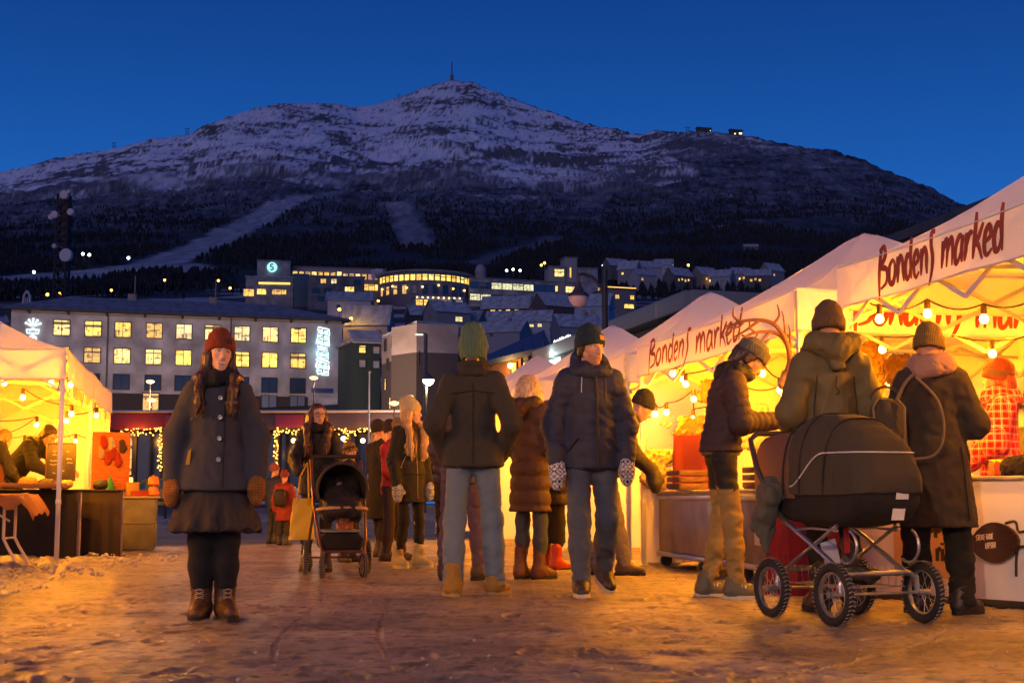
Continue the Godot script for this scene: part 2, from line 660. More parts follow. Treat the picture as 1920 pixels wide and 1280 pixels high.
# the trodden, sanded snow of the square and the street beyond its edge
func build_square() -> void:
	var gm := MB.new()
	gm.quad(V(-400, -0.12, 40), V(400, -0.12, 40), V(400, -0.12, -112), V(-400, -0.12, -112))
	structure("street", gm, mt(0.15, 0.155, 0.17, 0.75, 0.0, "coarse", 9.0, 0.0))
	var f := FastNoiseLite.new()
	f.seed = 3
	f.noise_type = FastNoiseLite.TYPE_SIMPLEX_SMOOTH
	f.fractal_octaves = 4
	f.frequency = 0.55
	var f2 := FastNoiseLite.new()
	f2.seed = 9
	f2.fractal_octaves = 4
	f2.frequency = 2.2
	# the trodden part in view is finely cut, the rest is a plain sheet below it
	var rest := MB.new()
	rest.quad(V(-16, -0.045, 6), V(16, -0.045, 6), V(16, -0.045, -21.8), V(-16, -0.045, -16.0))
	structure("square_base", rest, mt(0.2, 0.17, 0.155, 0.8, 0.0, "coarse", 3.0))
	var nr := 430
	var nc := 620
	var d0 := 4.2
	var ratio := 22.0 / d0
	var mb := MB.new()
	var hs := PackedFloat32Array()
	hs.resize(nr * nc)
	var wet := PackedFloat32Array()
	wet.resize(nr * nc)
	# footprints and wheel tracks pressed into the snow
	var rr := RandomNumberGenerator.new()
	rr.seed = 21
	var marks := []
	for i in 900:
		var dd := 4.6 * pow(3.6, rr.randf())
		marks.append([rr.randf_range(-0.42, 0.42) * dd, dd, rr.randf() * TAU, rr.randf_range(0.11, 0.15), rr.randf_range(0.04, 0.055), rr.randf_range(0.003, 0.01)])
	for tr in [[1.3, 7.2, -2.4, 4.4], [1.75, 7.2, -2.0, 4.3], [2.3, 7.4, 0.4, 4.4], [-1.3, 11.6, -0.4, 6.0], [-1.7, 11.6, -0.9, 6.0]]:
		for i in 70:
			var u := i / 70.0
			marks.append([lerpf(tr[0], tr[2], u) + 0.12 * sin(u * 5.0), lerpf(tr[1], tr[3], u), atan2(tr[2] - tr[0], tr[3] - tr[1]), 0.05, 0.018, 0.006])
	for m in marks:
		var ca := cos(m[2])
		var sa := sin(m[2])
		var r0 := int(log((m[1] - 0.2) / d0) / log(ratio) * (nr - 1))
		var r1 := int(log((m[1] + 0.2) / d0) / log(ratio) * (nr - 1)) + 1
		for i in range(maxi(r0, 0), mini(r1, nr - 1) + 1):
			var dd := d0 * pow(ratio, i / float(nr - 1))
			var c0 := int(((m[0] - 0.2) / dd + 0.46) / 0.92 * (nc - 1))
			var c1 := int(((m[0] + 0.2) / dd + 0.46) / 0.92 * (nc - 1)) + 1
			for k in range(maxi(c0, 0), mini(c1, nc - 1) + 1):
				var px := (k / float(nc - 1) * 0.92 - 0.46) * dd
				var ax: float = (px - m[0]) * ca - (dd - m[1]) * sa
				var ay: float = (px - m[0]) * sa + (dd - m[1]) * ca
				var e := sqrt(ax * ax / (m[4] * m[4]) + ay * ay / (m[3] * m[3]))
				if e < 1.6:
					hs[i * nc + k] += m[5] * (-smoothstep(1.1, 0.75, e) + 0.45 * smoothstep(0.95, 1.15, e) * smoothstep(1.6, 1.2, e))
					wet[i * nc + k] = maxf(wet[i * nc + k], smoothstep(1.1, 0.7, e) * m[5] * 40.0)
	for i in nr:
		var dd := d0 * pow(ratio, i / float(nr - 1))
		for k in nc:
			var px := (k / float(nc - 1) * 0.92 - 0.46) * dd
			var edge := maxf(minf(21.4 + 0.6 * px, 21.8), 16.0)
			var dz := minf(dd, edge)
			var keep := smoothstep(edge, edge - 1.0, dd)
			var h := hs[i * nc + k] + keep * (0.014 * f.get_noise_2d(px * 0.7, dz * 1.6) + 0.007 * f2.get_noise_2d(px * 0.6, dz * 1.5) + 0.004 * f2.get_noise_2d(px * 3.6, dz * 4.2))
			var bank := smoothstep(-3.1, -4.6, px) * smoothstep(17.5, 12.0, dz)
			h += bank * (0.07 + 0.1 * f.get_noise_2d(px * 2.5, dz * 2.5) + 0.08 * f2.get_noise_2d(px * 1.5, dz * 1.5))
			var g := 0.5 + 0.5 * f.get_noise_2d(px * 0.7 + 70.0, dz * 1.3) + 0.3 * f2.get_noise_2d(px * 0.6, dz * 0.8)
			var grit := f2.get_noise_2d(px * 3.0 + 9.0, dz * 3.2)
			var snow := Color(0.46, 0.39, 0.35).lerp(Color(0.16, 0.13, 0.115), clampf(g * 1.5 - 0.25, 0.0, 1.0))
			snow = snow.lerp(Color(0.07, 0.058, 0.052), smoothstep(0.08, 0.42, grit) * 0.75)
			snow = snow.lerp(Color(0.12, 0.1, 0.09), clampf(wet[i * nc + k], 0.0, 0.6))
			snow = snow.lerp(Color(0.55, 0.53, 0.52), clampf(bank * (0.65 + 0.9 * grit), 0.0, 0.9))
			snow = snow.lerp(Color(0.06, 0.05, 0.045), bank * smoothstep(0.15, 0.4, f2.get_noise_2d(px * 3.0, dz * 3.0)))
			mb.col = snow
			mb.vert(V(px, h, -dz), Vector3.UP)
	for i in nr:
		for k in nc:
			var du := mb.v[i * nc + mini(k + 1, nc - 1)] - mb.v[i * nc + maxi(k - 1, 0)]
			var dv := mb.v[mini(i + 1, nr - 1) * nc + k] - mb.v[maxi(i - 1, 0) * nc + k]
			var q := du.cross(dv)
			mb.n[i * nc + k] = q.normalized() if q.length() > 1e-8 else Vector3.UP
	for i in nr - 1:
		for k in nc - 1:
			var a := i * nc + k
			mb.t.append_array([a, a + nc, a + nc + 1, a, a + nc + 1, a + 1])
	var gx := (mb.v[mb.t[1]] - mb.v[mb.t[0]]).cross(mb.v[mb.t[2]] - mb.v[mb.t[0]])
	if gx.y > 0.0:
		mb.t.reverse()
	var m2 := mt(1, 1, 1, 0.6, 0.0, "grit", 0.22, 1.0, true)
	m2.roughness_texture = noise_tex("coarse")
	structure("square_snow", mb, m2, true)
	# loose crumbs of ice and snow
	var cb := MB.new()
	cb.ball(Vector3.ZERO, V(1, 0.7, 0.85), 4, 6)
	for i in cb.v.size():
		cb.v[i] *= 1.0 + 0.3 * sin(cb.v[i].x * 9.0 + cb.v[i].z * 5.0)
	var mm := MultiMesh.new()
	mm.transform_format = MultiMesh.TRANSFORM_3D
	mm.mesh = cb.mesh()
	mm.instance_count = 1500
	for i in 1500:
		var dd := 4.6 * pow(3.4, rr.randf())
		var px := rr.randf_range(-0.42, 0.42) * dd
		if i < 1100:
			px = -rr.randf_range(3.2, 5.2)
			dd = rr.randf_range(8.0, 15.0)
		var s := 0.003 + 0.016 * pow(rr.randf(), 4.0) * (1.6 if i < 1100 else 0.5)
		mm.set_instance_transform(i, Transform3D(Basis(Vector3.UP, rr.randf() * TAU).scaled(Vector3.ONE * s), V(px, s * 0.3 + (0.06 if i < 1100 else 0.0), -dd)))
	var co := MultiMeshInstance3D.new()
	co.name = "snow_crumbs"
	co.multimesh = mm
	co.material_override = mt(0.38, 0.35, 0.33, 0.7)
	add_child(co)
	tag(co, "loose crumbs of ice and dirty snow strewn on the square", "snow", "", "stuff")
	# the stone edge where the square drops to the street
	var kb := MB.new()
	var pts := []
	for k in 17:
		var px := -14.0 + k * 1.75
		pts.append(V(px, 0, -maxf(minf(21.4 + 0.6 * px, 21.8), 16.0)))
	for k in 16:
		kb.bar(pts[k] + V(0, -0.075, -0.06), pts[k + 1] + V(0, -0.075, -0.06), 0.13, 0.16, 0.015)
	structure("kerb", kb, mt(0.2, 0.2, 0.21, 0.8, 0.0, "fine", 0.6))
# ------------------------------------------------------------------ the town on the hillside
var lit_mats := []
var dark_pane: StandardMaterial3D
var frame_mat: StandardMaterial3D
var snow_roof: StandardMaterial3D

func room_tex() -> ImageTexture:
	if texs.has("room"):
		return texs["room"]
	var img := Image.create(256, 256, false, Image.FORMAT_RGB8)
	img.fill(Color(0.86, 0.84, 0.8))
	var r := RandomNumberGenerator.new()
	r.seed = 6
	for i in 420:
		var q := r.randf_range(0.25, 1.0)
		var tall := r.randf() < 0.4
		img.fill_rect(Rect2i(r.randi() % 256, r.randi() % 256, r.randi_range(3, 9 if tall else 26), r.randi_range(3, 22 if tall else 7)), Color(q, q * r.randf_range(0.8, 1.0), q * r.randf_range(0.5, 1.0)))
	texs["room"] = ImageTexture.create_from_image(img)
	return texs["room"]

func lit(k: int) -> StandardMaterial3D:
	return lit_mats[k % lit_mats.size()]

# a window as a part: a frame proud of the wall, panes behind it; fr points along +z of the wall
func window(parent: Node3D, p: Vector3, w: float, h: float, m: Material, mull := 1, bas := Basis()) -> void:
	var f := MB.new()
	var b := minf(0.09, w * 0.08)
	var x := Transform3D(bas, p)
	for s in [-1.0, 1.0]:
		f.box(x * Transform3D(Basis(), V(s * (w * 0.5 - b * 0.5), 0, 0.05)), V(b, h, 0.12))
		f.box(x * Transform3D(Basis(), V(0, s * (h * 0.5 - b * 0.5), 0.05)), V(w - b * 2.0, b, 0.11))
	for k in mull:
		f.box(x * Transform3D(Basis(), V(w * ((k + 1.0) / (mull + 1.0) - 0.5), 0, 0.045)), V(b * 0.8, h - b * 2.0, 0.09))
	var o := part(parent, "window", f, frame_mat)
	var seg := (w - b) / (mull + 1.0)
	for k in mull + 1:
		var g := MB.new()
		g.box(x * Transform3D(Basis(), V(-w * 0.5 + b * 0.5 + seg * (k + 0.5), 0, 0.012)), V(seg, h - b, 0.02))
		part(o, "pane", g, m)
	if m != dark_pane and rng.randf() < 0.5:
		var l := MB.new()
		l.box(x * Transform3D(Basis(), V(0, h * rng.randf_range(0.1, 0.32), 0.03)), V(w - b * 2.0, h * rng.randf_range(0.06, 0.2), 0.012))
		part(o, "blind", l, mt(0.5, 0.38, 0.2, 0.8))

func wall_of(d0: Vector3, d1: Vector3) -> Array:   # [start, length, turn] of a facade that runs from d0 to d1, seen from its +z side
	var v := (d1 - d0) * V(1, 0, 1)
	return [d0, v.length(), atan2(-v.z, v.x)]

func gable(parent: Node3D, w: float, d: float, h: float, rise: float, over: float, m: Material, snow: Material, y0 := 0.0) -> void:
	var wl := MB.new()
	wl.bx(V(0, y0 + h * 0.5, 0), V(w, h, d))
	for s in [-1.0, 1.0]:
		wl.slab(Transform3D(Basis(Vector3.UP, PI / 2), V(s * (w * 0.5 - 0.1), y0 + h, 0)), PackedVector2Array([Vector2(-d * 0.5, 0), Vector2(d * 0.5, 0), Vector2(0, rise)]), 0.2)
	part(parent, "wall", wl, m)
	var rf := MB.new()
	for s in [-1.0, 1.0]:
		var e := V(0, y0 + h - over * rise / (d * 0.5), s * (d * 0.5 + over))
		var t := V(0, y0 + h + rise, 0)
		var c := (e + t) * 0.5 + V(0, 0.12, 0)
		var dir := (t - e)
		rf.box(Transform3D(Basis(Vector3.RIGHT, atan2(-dir.y, dir.z)), c), V(w + over * 2.0, 0.22, dir.length() + 0.12))
	part(parent, "roof", rf, snow)

func house(label: String, px: float, py: float, d: float, turn: float, w: float, dp: float, h: float, rise: float, c: Array, win: Array, size := 0.66) -> void:
	var p := at(px, py, d)
	var t := thing("house", label, "house", p, turn, "wooden houses on the hillside")
	t.scale = Vector3.ONE * size
	gable(t, w, dp, h + 4.0, rise, 0.5, mt(c[0], c[1], c[2], 0.9), snow_roof, -4.0)
	for e in win:   # [face 0 long / 1 gable, x, y, w, h, lit or -1]
		var m: Material = dark_pane if e[5] < 0 else lit(e[5])
		if e[0] == 0:
			window(t, V(e[1], e[2], dp * 0.5), e[3], e[4], m, 1)
		else:
			window(t, V(-w * 0.5 if turn > 0.0 else w * 0.5, e[2], e[1]), e[3], e[4], m, 0, Basis(Vector3.UP, -PI / 2 if turn > 0.0 else PI / 2))
	var ch := MB.new()
	ch.bx(V(w * 0.18, h + rise + 0.3, 0), V(0.7, 1.2, 0.7))
	part(t, "chimney", ch, mt(0.16, 0.12, 0.11, 0.9))

func far_lamp(label: String, p: Vector3, c: Array, e: float, r: float, post := 5.0) -> void:
	var t := thing("street_lamp", label, "street lamp", p, 0.0, "lamps on the hillside")
	var m := MB.new()
	m.tube([V(0, -post, 0), V(0, 0, 0)], r * 0.2, 5)
	part(t, "post", m, mt(0.05, 0.05, 0.05, 0.7))
	var b := MB.new()
	b.ball(Vector3.ZERO, Vector3.ONE * r, 6, 8)
	part(t, "lamp_head", b, glow(c[0], c[1], c[2], 6.0))
	if e > 0.0:
		lamp(t, Vector3.ZERO, c[0], c[1], c[2], e, r * 0.8)

# a plain block whose front face runs from column px0 to px1 at the given depths
func block(called: String, label: String, px0: float, d0: float, px1: float, d1: float, top_y: float, base: float, depth: float, m: Material, roof: Material, cat := "building") -> Array:
	var a := at(px0, 640, d0)
	var b := at(px1, 640, d1)
	var f := wall_of(V(a.x, 0, a.z), V(b.x, 0, b.z))
	var top := at(px0, top_y, d0).y
	var t := thing(called, label, cat, V(a.x, base, a.z), f[2])
	var w := MB.new()
	w.bx(V(f[1] * 0.5, (top - base) * 0.5, -depth * 0.5), V(f[1], top - base, depth), 0.05)
	part(t, "wall", w, m)
	var r := MB.new()
	r.bx(V(f[1] * 0.5, top - base + 0.15, -depth * 0.5), V(f[1] + 0.6, 0.3, depth + 0.6), 0.05)
	part(t, "roof", r, roof)
	return [t, f[1], top - base]

func col_x(px: float, f: Array, a: Vector3) -> float:   # where along a facade a column of the survey meets it
	var q := (px - 960.0) / (FOCAL * cos(TILT))
	var c := cos(f[2])
	var s := sin(f[2])
	return (q * -a.z - a.x) / (c - q * s)

func build_town() -> void:
	for e in [[1.0, 0.66, 0.12, 1.5], [1.0, 0.58, 0.1, 1.1], [1.0, 0.72, 0.25, 1.3], [1.0, 0.6, 0.16, 0.75], [1.0, 0.8, 0.42, 0.9], [0.9, 0.95, 0.6, 0.8]]:
		var gm := glow(e[0], e[1], e[2], e[3] * 1.35).duplicate() as StandardMaterial3D
		gm.emission_operator = BaseMaterial3D.EMISSION_OP_MULTIPLY   # rooms behind the panes: shelves, lamps, curtains
		gm.emission_texture = room_tex()
		gm.uv1_triplanar = true
		gm.uv1_world_triplanar = true
		gm.uv1_scale = Vector3(0.11, 0.13, 0.11)
		lit_mats.append(gm)
	dark_pane = mt(0.03, 0.045, 0.07, 0.15)
	frame_mat = mt(0.035, 0.025, 0.025, 0.7)
	snow_roof = mt(0.55, 0.57, 0.62, 0.9, 0.0, "coarse", 7.0)
	office()
	hill_buildings()
	houses()
	hill_lights()

func office() -> void:
	var a := at(18, 640, 156)
	var b := at(641, 640, 167)
	var f := wall_of(V(a.x, 0, a.z), V(b.x, 0, b.z))
	var base := 6.0
	var t := thing("office_building", "pale four storey office building with lit vertical neon sign", "building", V(a.x, base, a.z), f[2])
	var eave := at(18, 577, 156).y - base
	var ln: float = f[1]
	var plaster := mt(0.7, 0.66, 0.66, 0.9, 0.0, "coarse", 12.0)
	var w := MB.new()
	var gf := 6.2
	w.bx(V(ln * 0.5, (eave + gf) * 0.5, -7), V(ln, eave - gf, 14), 0.03)
	part(t, "wall", w, plaster)
	var g := MB.new()
	g.bx(V(ln * 0.5 - 2.0, gf * 0.5, -7.05), V(ln - 4.0, gf, 14))
	part(t, "ground_floor", g, mt(0.05, 0.035, 0.035, 0.8))
	var g2 := MB.new()
	g2.bx(V(ln - 2.0, gf * 0.5, -7), V(4.0, gf - 0.01, 14))
	part(t, "corner_pier", g2, plaster)
	var cn := MB.new()
	cn.bx(V(ln * 0.5, eave - 0.45, 0.06), V(ln, 0.12, 0.14))
	part(t, "cornice", cn, mt(0.3, 0.26, 0.27, 0.8))
	# hipped roof under snow
	var rf := MB.new()
	var o := 0.9
	var e0 := V(-o, eave, o)
	var e1 := V(ln + o, eave, o)
	var e2 := V(ln + o, eave, -14 - o)
	var e3 := V(-o, eave, -14 - o)
	var r0 := V(6, eave + 2.5, -7)
	var r1 := V(ln - 7.5, eave + 2.5, -7)
	rf.quad(e0, e1, r1, r0)
	rf.quad(e2, e3, r0, r1)
	rf.flat_tri(e1, e2, r1)
	rf.flat_tri(e3, e0, r0)
	part(t, "roof", rf, mt(0.3, 0.32, 0.37, 0.9, 0.0, "coarse", 5.0))
	var gu := MB.new()
	gu.bx(V(ln * 0.5, eave - 0.12, 0.2), V(ln + o * 2.0, 0.2, o * 2.0))
	part(t, "eaves", gu, mt(0.03, 0.03, 0.035, 0.7))
	for k in 9:
		var br := MB.new()
		br.bx(V(2.0 + k * (ln - 4.0) / 8.0, eave - 0.4, 0.35), V(0.25, 0.35, 0.6))
		part(t, "bracket", br, mt(0.05, 0.04, 0.04, 0.8))
	for px in [201, 432]:
		var pi := MB.new()
		var x := col_x(px, f, a)
		pi.tube([V(x, 0.5, 0.12), V(x, eave - 0.3, 0.12)], 0.09, 8)
		part(t, "drain_pipe", pi, mt(0.12, 0.09, 0.1, 0.6))
	var cols := [114, 173, 229, 288, 344, 398, 453, 506, 559]
	var rows := [614, 664, 713]
	var on := [[2, 0, 1, 3, 4, 2, 4, 2, 0], [0, 3, 2, 2, 0, 0, 0, 0, 1], [-1, -1, -1, -1, -1, -1, -1, -1, -1]]
	for r in 3:
		for c in 9:
			var k: int = on[r][c]
			window(t, V(col_x(cols[c], f, a), at(114, rows[r], 157.5).y - base, 0), 1.9, 1.85, dark_pane if k < 0 else lit(k), 1)
	for px in [285, 506, 559]:
		window(t, V(col_x(px, f, a), at(px, 757, 163).y - base, -0.03), 1.9, 2.3, mt(0.16, 0.2, 0.26, 0.2) if px > 300 else lit(3), 1)
	# neon lettering that runs down the wall
	var cool := glow(0.55, 0.95, 1.0, 2.4)
	var x0 := col_x(603, f, a)
	var ytop := at(603, 615, 166).y - base
	var sg := Node3D.new()
	sg.name = "neon_sign"
	t.add_child(sg, true)
	var back := MB.new()
	var front := MB.new()
	for e in [[back, 0.36, 0.1], [front, 0.13, 0.16]]:
		write(e[0], BLOCK, "FREMOVER", 1.25, e[1], 0.12, func(x: float, y: float) -> Array: return [V(x0 - 0.5 + y, ytop - x, e[2]), V(0, 0, 1)], 0.83, false, 1.0)
	part(sg, "neon_glow", back, cool)
	part(sg, "letters", front, mt(0.02, 0.02, 0.025, 0.6))
	lamp(sg, V(x0, ytop - 2.6, 0.9), 0.4, 0.8, 1.0, 1.2, 0.3)
	# round emblem sign at the far end
	var em := MB.new()
	var ec := V(col_x(60, f, a), at(60, 612, 156.5).y - base, 0.12)
	for k in 5:
		var an := lerpf(-1.1, 1.1, k / 4.0)
		var d := V(sin(an), cos(an), 0)
		em.tube([ec + d * 0.15, ec + d * 0.8], 0.07, 6)
		em.ball(ec + d * 0.86, Vector3.ONE * 0.13, 5, 8)
	em.tube([ec + V(-0.7, -0.35, 0), ec + V(0.7, -0.35, 0), ec + V(0.62, -0.75, 0), ec + V(-0.62, -0.75, 0), ec + V(-0.7, -0.35, 0)], 0.07, 6)
	em.tube([ec + V(-0.35, -0.5, 0), ec + V(0, -0.1, 0), ec + V(0.35, -0.5, 0)], 0.06, 6)
	em.tube(arc(ec + V(0, -1.45, 0), V(1, 0, 0), V(0, 1, 0), 0.42, -0.6, 4.6, 16), 0.08, 6)
	em.tube(arc(ec + V(0, -1.45, 0), V(1, 0, 0), V(0, 1, 0), 0.2, 0.0, TAU, 12), 0.07, 6)
	part(t, "emblem_sign", em, glow(0.7, 1.0, 1.0, 1.6))
	var bs := MB.new()
	bs.bx(V(col_x(605, f, a), at(605, 733, 167).y - base, 0.1), V(2.6, 0.55, 0.12), 0.02)
	part(t, "blue_sign", bs, mt(0.03, 0.06, 0.2, 0.5))
	for px in [247, 405]:
		var vt := MB.new()
		var x := col_x(px, f, a)
		vt.bx(V(x, eave + 2.4, -6.6), V(1.0, 1.2, 1.0))
		vt.tube([V(x + 0.3, eave + 2.4, -6.0), V(x + 0.3, eave + 5.2, -6.0)], 0.07, 6)
		part(t, "roof_vent", vt, mt(0.12, 0.12, 0.14, 0.7))

func hill_buildings() -> void:
	var mauve := mt(0.42, 0.36, 0.38, 0.9, 0.0, "coarse", 15.0)
	var grey := mt(0.2, 0.19, 0.22, 0.9, 0.0, "coarse", 15.0)
	var darkw := mt(0.05, 0.04, 0.045, 0.85)
	# sign block
	var r := block("sign_block", "windowless block with round lit sign on the school roof", 479, 445, 542, 447, 488, 62, 8, mauve, grey)
	var sp := at(510, 501, 445.2)
	var sb := MB.new()
	sb.lathe(r[0].transform.affine_inverse() * Transform3D(Basis(Vector3.RIGHT, PI / 2), V(sp.x, sp.y, -445.2)), [Vector2(0.01, 0.7), Vector2(1.55, 0.7), Vector2(1.65, 0.5), Vector2(1.65, 0.0)], 24)
	part(r[0], "round_sign", sb, glow(0.35, 0.85, 0.85, 0.9))
	var sw := MB.new()
	write(sw, BLOCK, "S", 1.9, 0.22, 0.0, func(x: float, y: float) -> Array: return [r[0].transform.affine_inverse() * V(sp.x - 0.55 + x, sp.y - 0.95 + y, -444.4), V(0, 0, 1)], 1.0, true, 1.0)
	part(r[0], "sign_letter", sw, mt(0.05, 0.15, 0.16, 0.6))
	# school below it
	r = block("school", "pale terraced school block with a glowing orange strip", 458, 438, 548, 440, 519, 45, 14, mauve, snow_roof)
	var y1: float = at(500, 545, 438).y - 45
	for e in [[464, 3.4, 2.4, 1], [488, 3.0, 1.9, 0], [517, 3.2, 1.8, 3], [530, 1.6, 1.6, 1]]:
		window(r[0], V((e[0] - 458) / 90.0 * r[1], y1 - (0.2 if e[0] > 470 else 0.6), 0), e[1], e[2], lit(e[3]), 1)
	var st := MB.new()
	st.bx(V(r[1] * 0.6, at(500, 530, 438).y - 45, 0.1), V(r[1] * 0.66, 0.55, 0.2), 0.02)
	part(r[0], "light_strip", st, glow(1.0, 0.6, 0.08, 1.6))
	block("stair_block", "teal stair block beside the school", 549, 440, 576, 441, 514, 45, 10, mt(0.06, 0.1, 0.14, 0.8), snow_roof)
	# wing with ribbon windows
	r = block("school_wing", "long flat-roofed wing with pink-lit ribbon windows", 545, 452, 722, 458, 500, 55, 14, mt(0.3, 0.22, 0.22, 0.9), mt(0.2, 0.16, 0.17, 0.9))
	for k in 15:
		window(r[0], V((k + 0.5) / 15.0 * r[1], at(600, 513.5 + (3.0 if k > 7 else 0.0), 454).y - 55, 0), 1.7, 1.4 if k < 7 else 2.0, lit([2, 1, 3, 2, 3, 1, 3][k % 7]) if k < 12 else glow(0.8, 0.35, 0.3, 0.4), 0)
	for k in 4:
		window(r[0], V((0.72 + k * 0.065) * r[1], at(690, 538, 456).y - 55, 0), 2.0, 2.2, lit([3, 1, 1, 0][k]), 0)
	r = block("flat_block", "grey apartment block with one bright window", 577, 425, 682, 428, 517, 40, 12, grey, snow_roof)
	for e in [[624, 527, 4], [650, 541, 2], [657, 541, 0], [604, 527, 3]]:
		window(r[0], V((e[0] - 577) / 105.0 * r[1], at(e[0], e[1], 426).y - 40, 0), 1.8, 1.6, lit(e[2]), 1)
	for e in [[590, 545], [612, 545], [668, 528], [600, 560], [640, 560]]:
		window(r[0], V((e[0] - 577) / 105.0 * r[1], at(e[0], e[1], 426).y - 40, 0), 2.2, 1.6, dark_pane, 1)
	# rotunda
	var t := thing("rotunda", "curved hotel front with a ring of glowing yellow windows", "building", at(795, 640, 462) * V(1, 0, 1) + V(0, 50, 0))
	var top: float = at(795, 505, 446).y - 50
	var rad := 16.0
	var wall := MB.new()
	wall.lathe(Transform3D(), [Vector2(rad, 0), Vector2(rad, top - 0.6)], 64)
	part(t, "wall", wall, mt(0.16, 0.14, 0.17, 0.9))
	var rim := MB.new()
	rim.lathe(Transform3D(), [Vector2(rad - 0.2, top - 0.7), Vector2(rad + 0.9, top - 0.6), Vector2(rad + 0.9, top), Vector2(rad * 0.9, top + 0.35), Vector2(0.05, top + 1.0)], 64)
	part(t, "roof", rim, mauve)
	for k in 19:
		var an := lerpf(-1.05, 1.2, k / 18.0)
		window(t, V(sin(an) * rad, top - 2.5, cos(an) * rad), 1.72, 2.1, lit([0, 0, 1, 0, 2, 0][k % 6]), 0, Basis(Vector3.UP, an))
	for k in 11:
		var an := lerpf(-1.0, 1.15, k / 10.0)
		window(t, V(sin(an) * rad, top - 6.4, cos(an) * rad), 1.7, 3.0, dark_pane if k > 3 else lit(3), 0, Basis(Vector3.UP, an))
	for k in 7:
		var an := lerpf(-0.95, 1.0, k / 6.0)
		var b := MB.new()
		b.ball(V(sin(an) * (rad + 0.4), top - 5.6 + 0.5 * sin(k * 2.0), cos(an) * (rad + 0.4)), Vector3.ONE * 0.32, 6, 8)
		part(t, "wall_lamp", b, glow(1.0, 0.6, 0.12, 4.0))
	var st2 := MB.new()
	st2.bx(V(-15.5, top + 0.4, 3), V(4.0, 3.4, 4.0), 0.1)
	part(t, "roof_house", st2, snow_roof)
	# glazed dining room below
	r = block("dining_room", "glazed dining room glowing below the rotunda", 778, 405, 868, 408, 556, 52, 7, mt(0.3, 0.24, 0.24, 0.9), mt(0.3, 0.24, 0.26, 0.9))
	for k in 6:
		window(r[0], V((k + 0.5) / 6.0 * r[1], r[2] - 2.0, 0), 2.2, 2.4, lit([1, 0, 2, 0, 4, 4][k]) if k < 4 else glow(0.5, 0.5, 0.55, 0.4), 1)
	for k in 9:
		var b := MB.new()
		b.ball(V((k + 0.3) / 9.0 * r[1], r[2] - 0.2, 0.5), Vector3.ONE * 0.2, 5, 8)
		part(r[0], "eaves_lamp", b, glow(1.0, 0.75, 0.35, 5.0))
	# right wing in two storeys of ribbon windows
	r = block("office_wing", "long office wing with two rows of ribbon windows", 880, 455, 1138, 470, 521, 55, 13, mauve, mt(0.2, 0.19, 0.21, 0.9))
	for row in 2:
		for k in 13:
			var on := (row == 0 and (k in [2, 3, 4, 5, 8, 9, 11, 12])) or (row == 1 and k in [0, 1, 8])
			window(r[0], V((k + 0.5) / 13.0 * r[1], r[2] - 2.3 - row * 4.0, 0), r[1] / 13.0 - 0.15, 2.2, lit(2 if k > 7 else 5) if on else mt(0.05, 0.11, 0.2, 0.2), 2)
	r = block("roof_tower", "stair tower with glowing slit above the office wing", 1060, 466, 1083, 467, 483, 60, 6, mt(0.3, 0.25, 0.25, 0.9), mauve)
	var sl := MB.new()
	sl.bx(V(r[1] * 0.45, r[2] - 5.0, 0.05), V(0.5, 3.4, 0.1))
	part(r[0], "window_slit", sl, lit(1))
	r = block("roof_hall", "lit rooftop hall with sloping roof beside the stair tower", 1030, 464, 1061, 465, 500, 60, 8, mt(0.3, 0.25, 0.22, 0.9), mauve)
	window(r[0], V(r[1] * 0.62, r[2] - 2.0, 0), 3.4, 2.6, lit(2), 2)
	block("roof_hall", "dim rooftop hall right of the stair tower", 1084, 467, 1122, 468, 503, 60, 8, mauve, mauve)
	var dish := thing("satellite_dome", "grey dome on the office wing's roof", "dome", at(901, 516, 458))
	var db := MB.new()
	db.lathe(Transform3D(), [Vector2(1.6, -3), Vector2(1.9, 0), Vector2(1.9, 1.6), Vector2(1.4, 3.0), Vector2(0.7, 3.6), Vector2(0.02, 3.8)], 20)
	part(dish, "shell", db, mauve)
	var df := MB.new()
	df.bx(V(0, -3.5, 0), V(4.5, 1.4, 4.0), 0.05)
	part(dish, "plinth", df, grey)
	r = block("hillside_hotel", "dim block with orange roof strip below the lamp's arm", 1140, 390, 1193, 393, 541, 45, 10, mt(0.17, 0.14, 0.15, 0.9), mt(0.1, 0.08, 0.08, 0.9))
	for e in [[1147, 556, 3], [1158, 556, 3], [1186, 556, 1], [1180, 573, 0]]:
		window(r[0], V((e[0] - 1140) / 53.0 * r[1], at(e[0], e[1], 391).y - 45, 0), 1.4 if e[2] else 3.2, 1.3, lit(e[2]), 1)
	var os := MB.new()
	os.bx(V(r[1] * 0.5, r[2] + 0.5, 0.2), V(r[1], 0.25, 0.2))
	part(r[0], "light_strip", os, glow(1.0, 0.5, 0.06, 1.2))
	# the two-tone corner block and its neighbours in the street
	var a := at(716, 640, 138)
	var c := at(781, 640, 126)
	var b2 := at(905, 640, 131)
	t = thing("corner_block", "two-tone corner block, pale above and dark brown below", "building", V(c.x, 0, c.z))
	var h := at(781, 606, 126).y
	var split := at(781, 660, 126).y
	for e in [[V(a.x, 0, a.z), V(c.x, 0, c.z)], [V(c.x, 0, c.z), V(b2.x, 0, b2.z)]]:
		var f := wall_of(e[0], e[1])
		var xf := Transform3D(Basis(Vector3.UP, f[2]), e[0] - t.position)
		for z in [[split, h, mauve], [0.0, split, darkw]]:
			var w := MB.new()
			w.box(xf * Transform3D(Basis(), V(f[1] * 0.5, (z[0] + z[1]) * 0.5, -2.0)), V(f[1] - 0.02, z[1] - z[0] - 0.01, 4.0))
			part(t, "wall", w, z[2])
	var rf := MB.new()
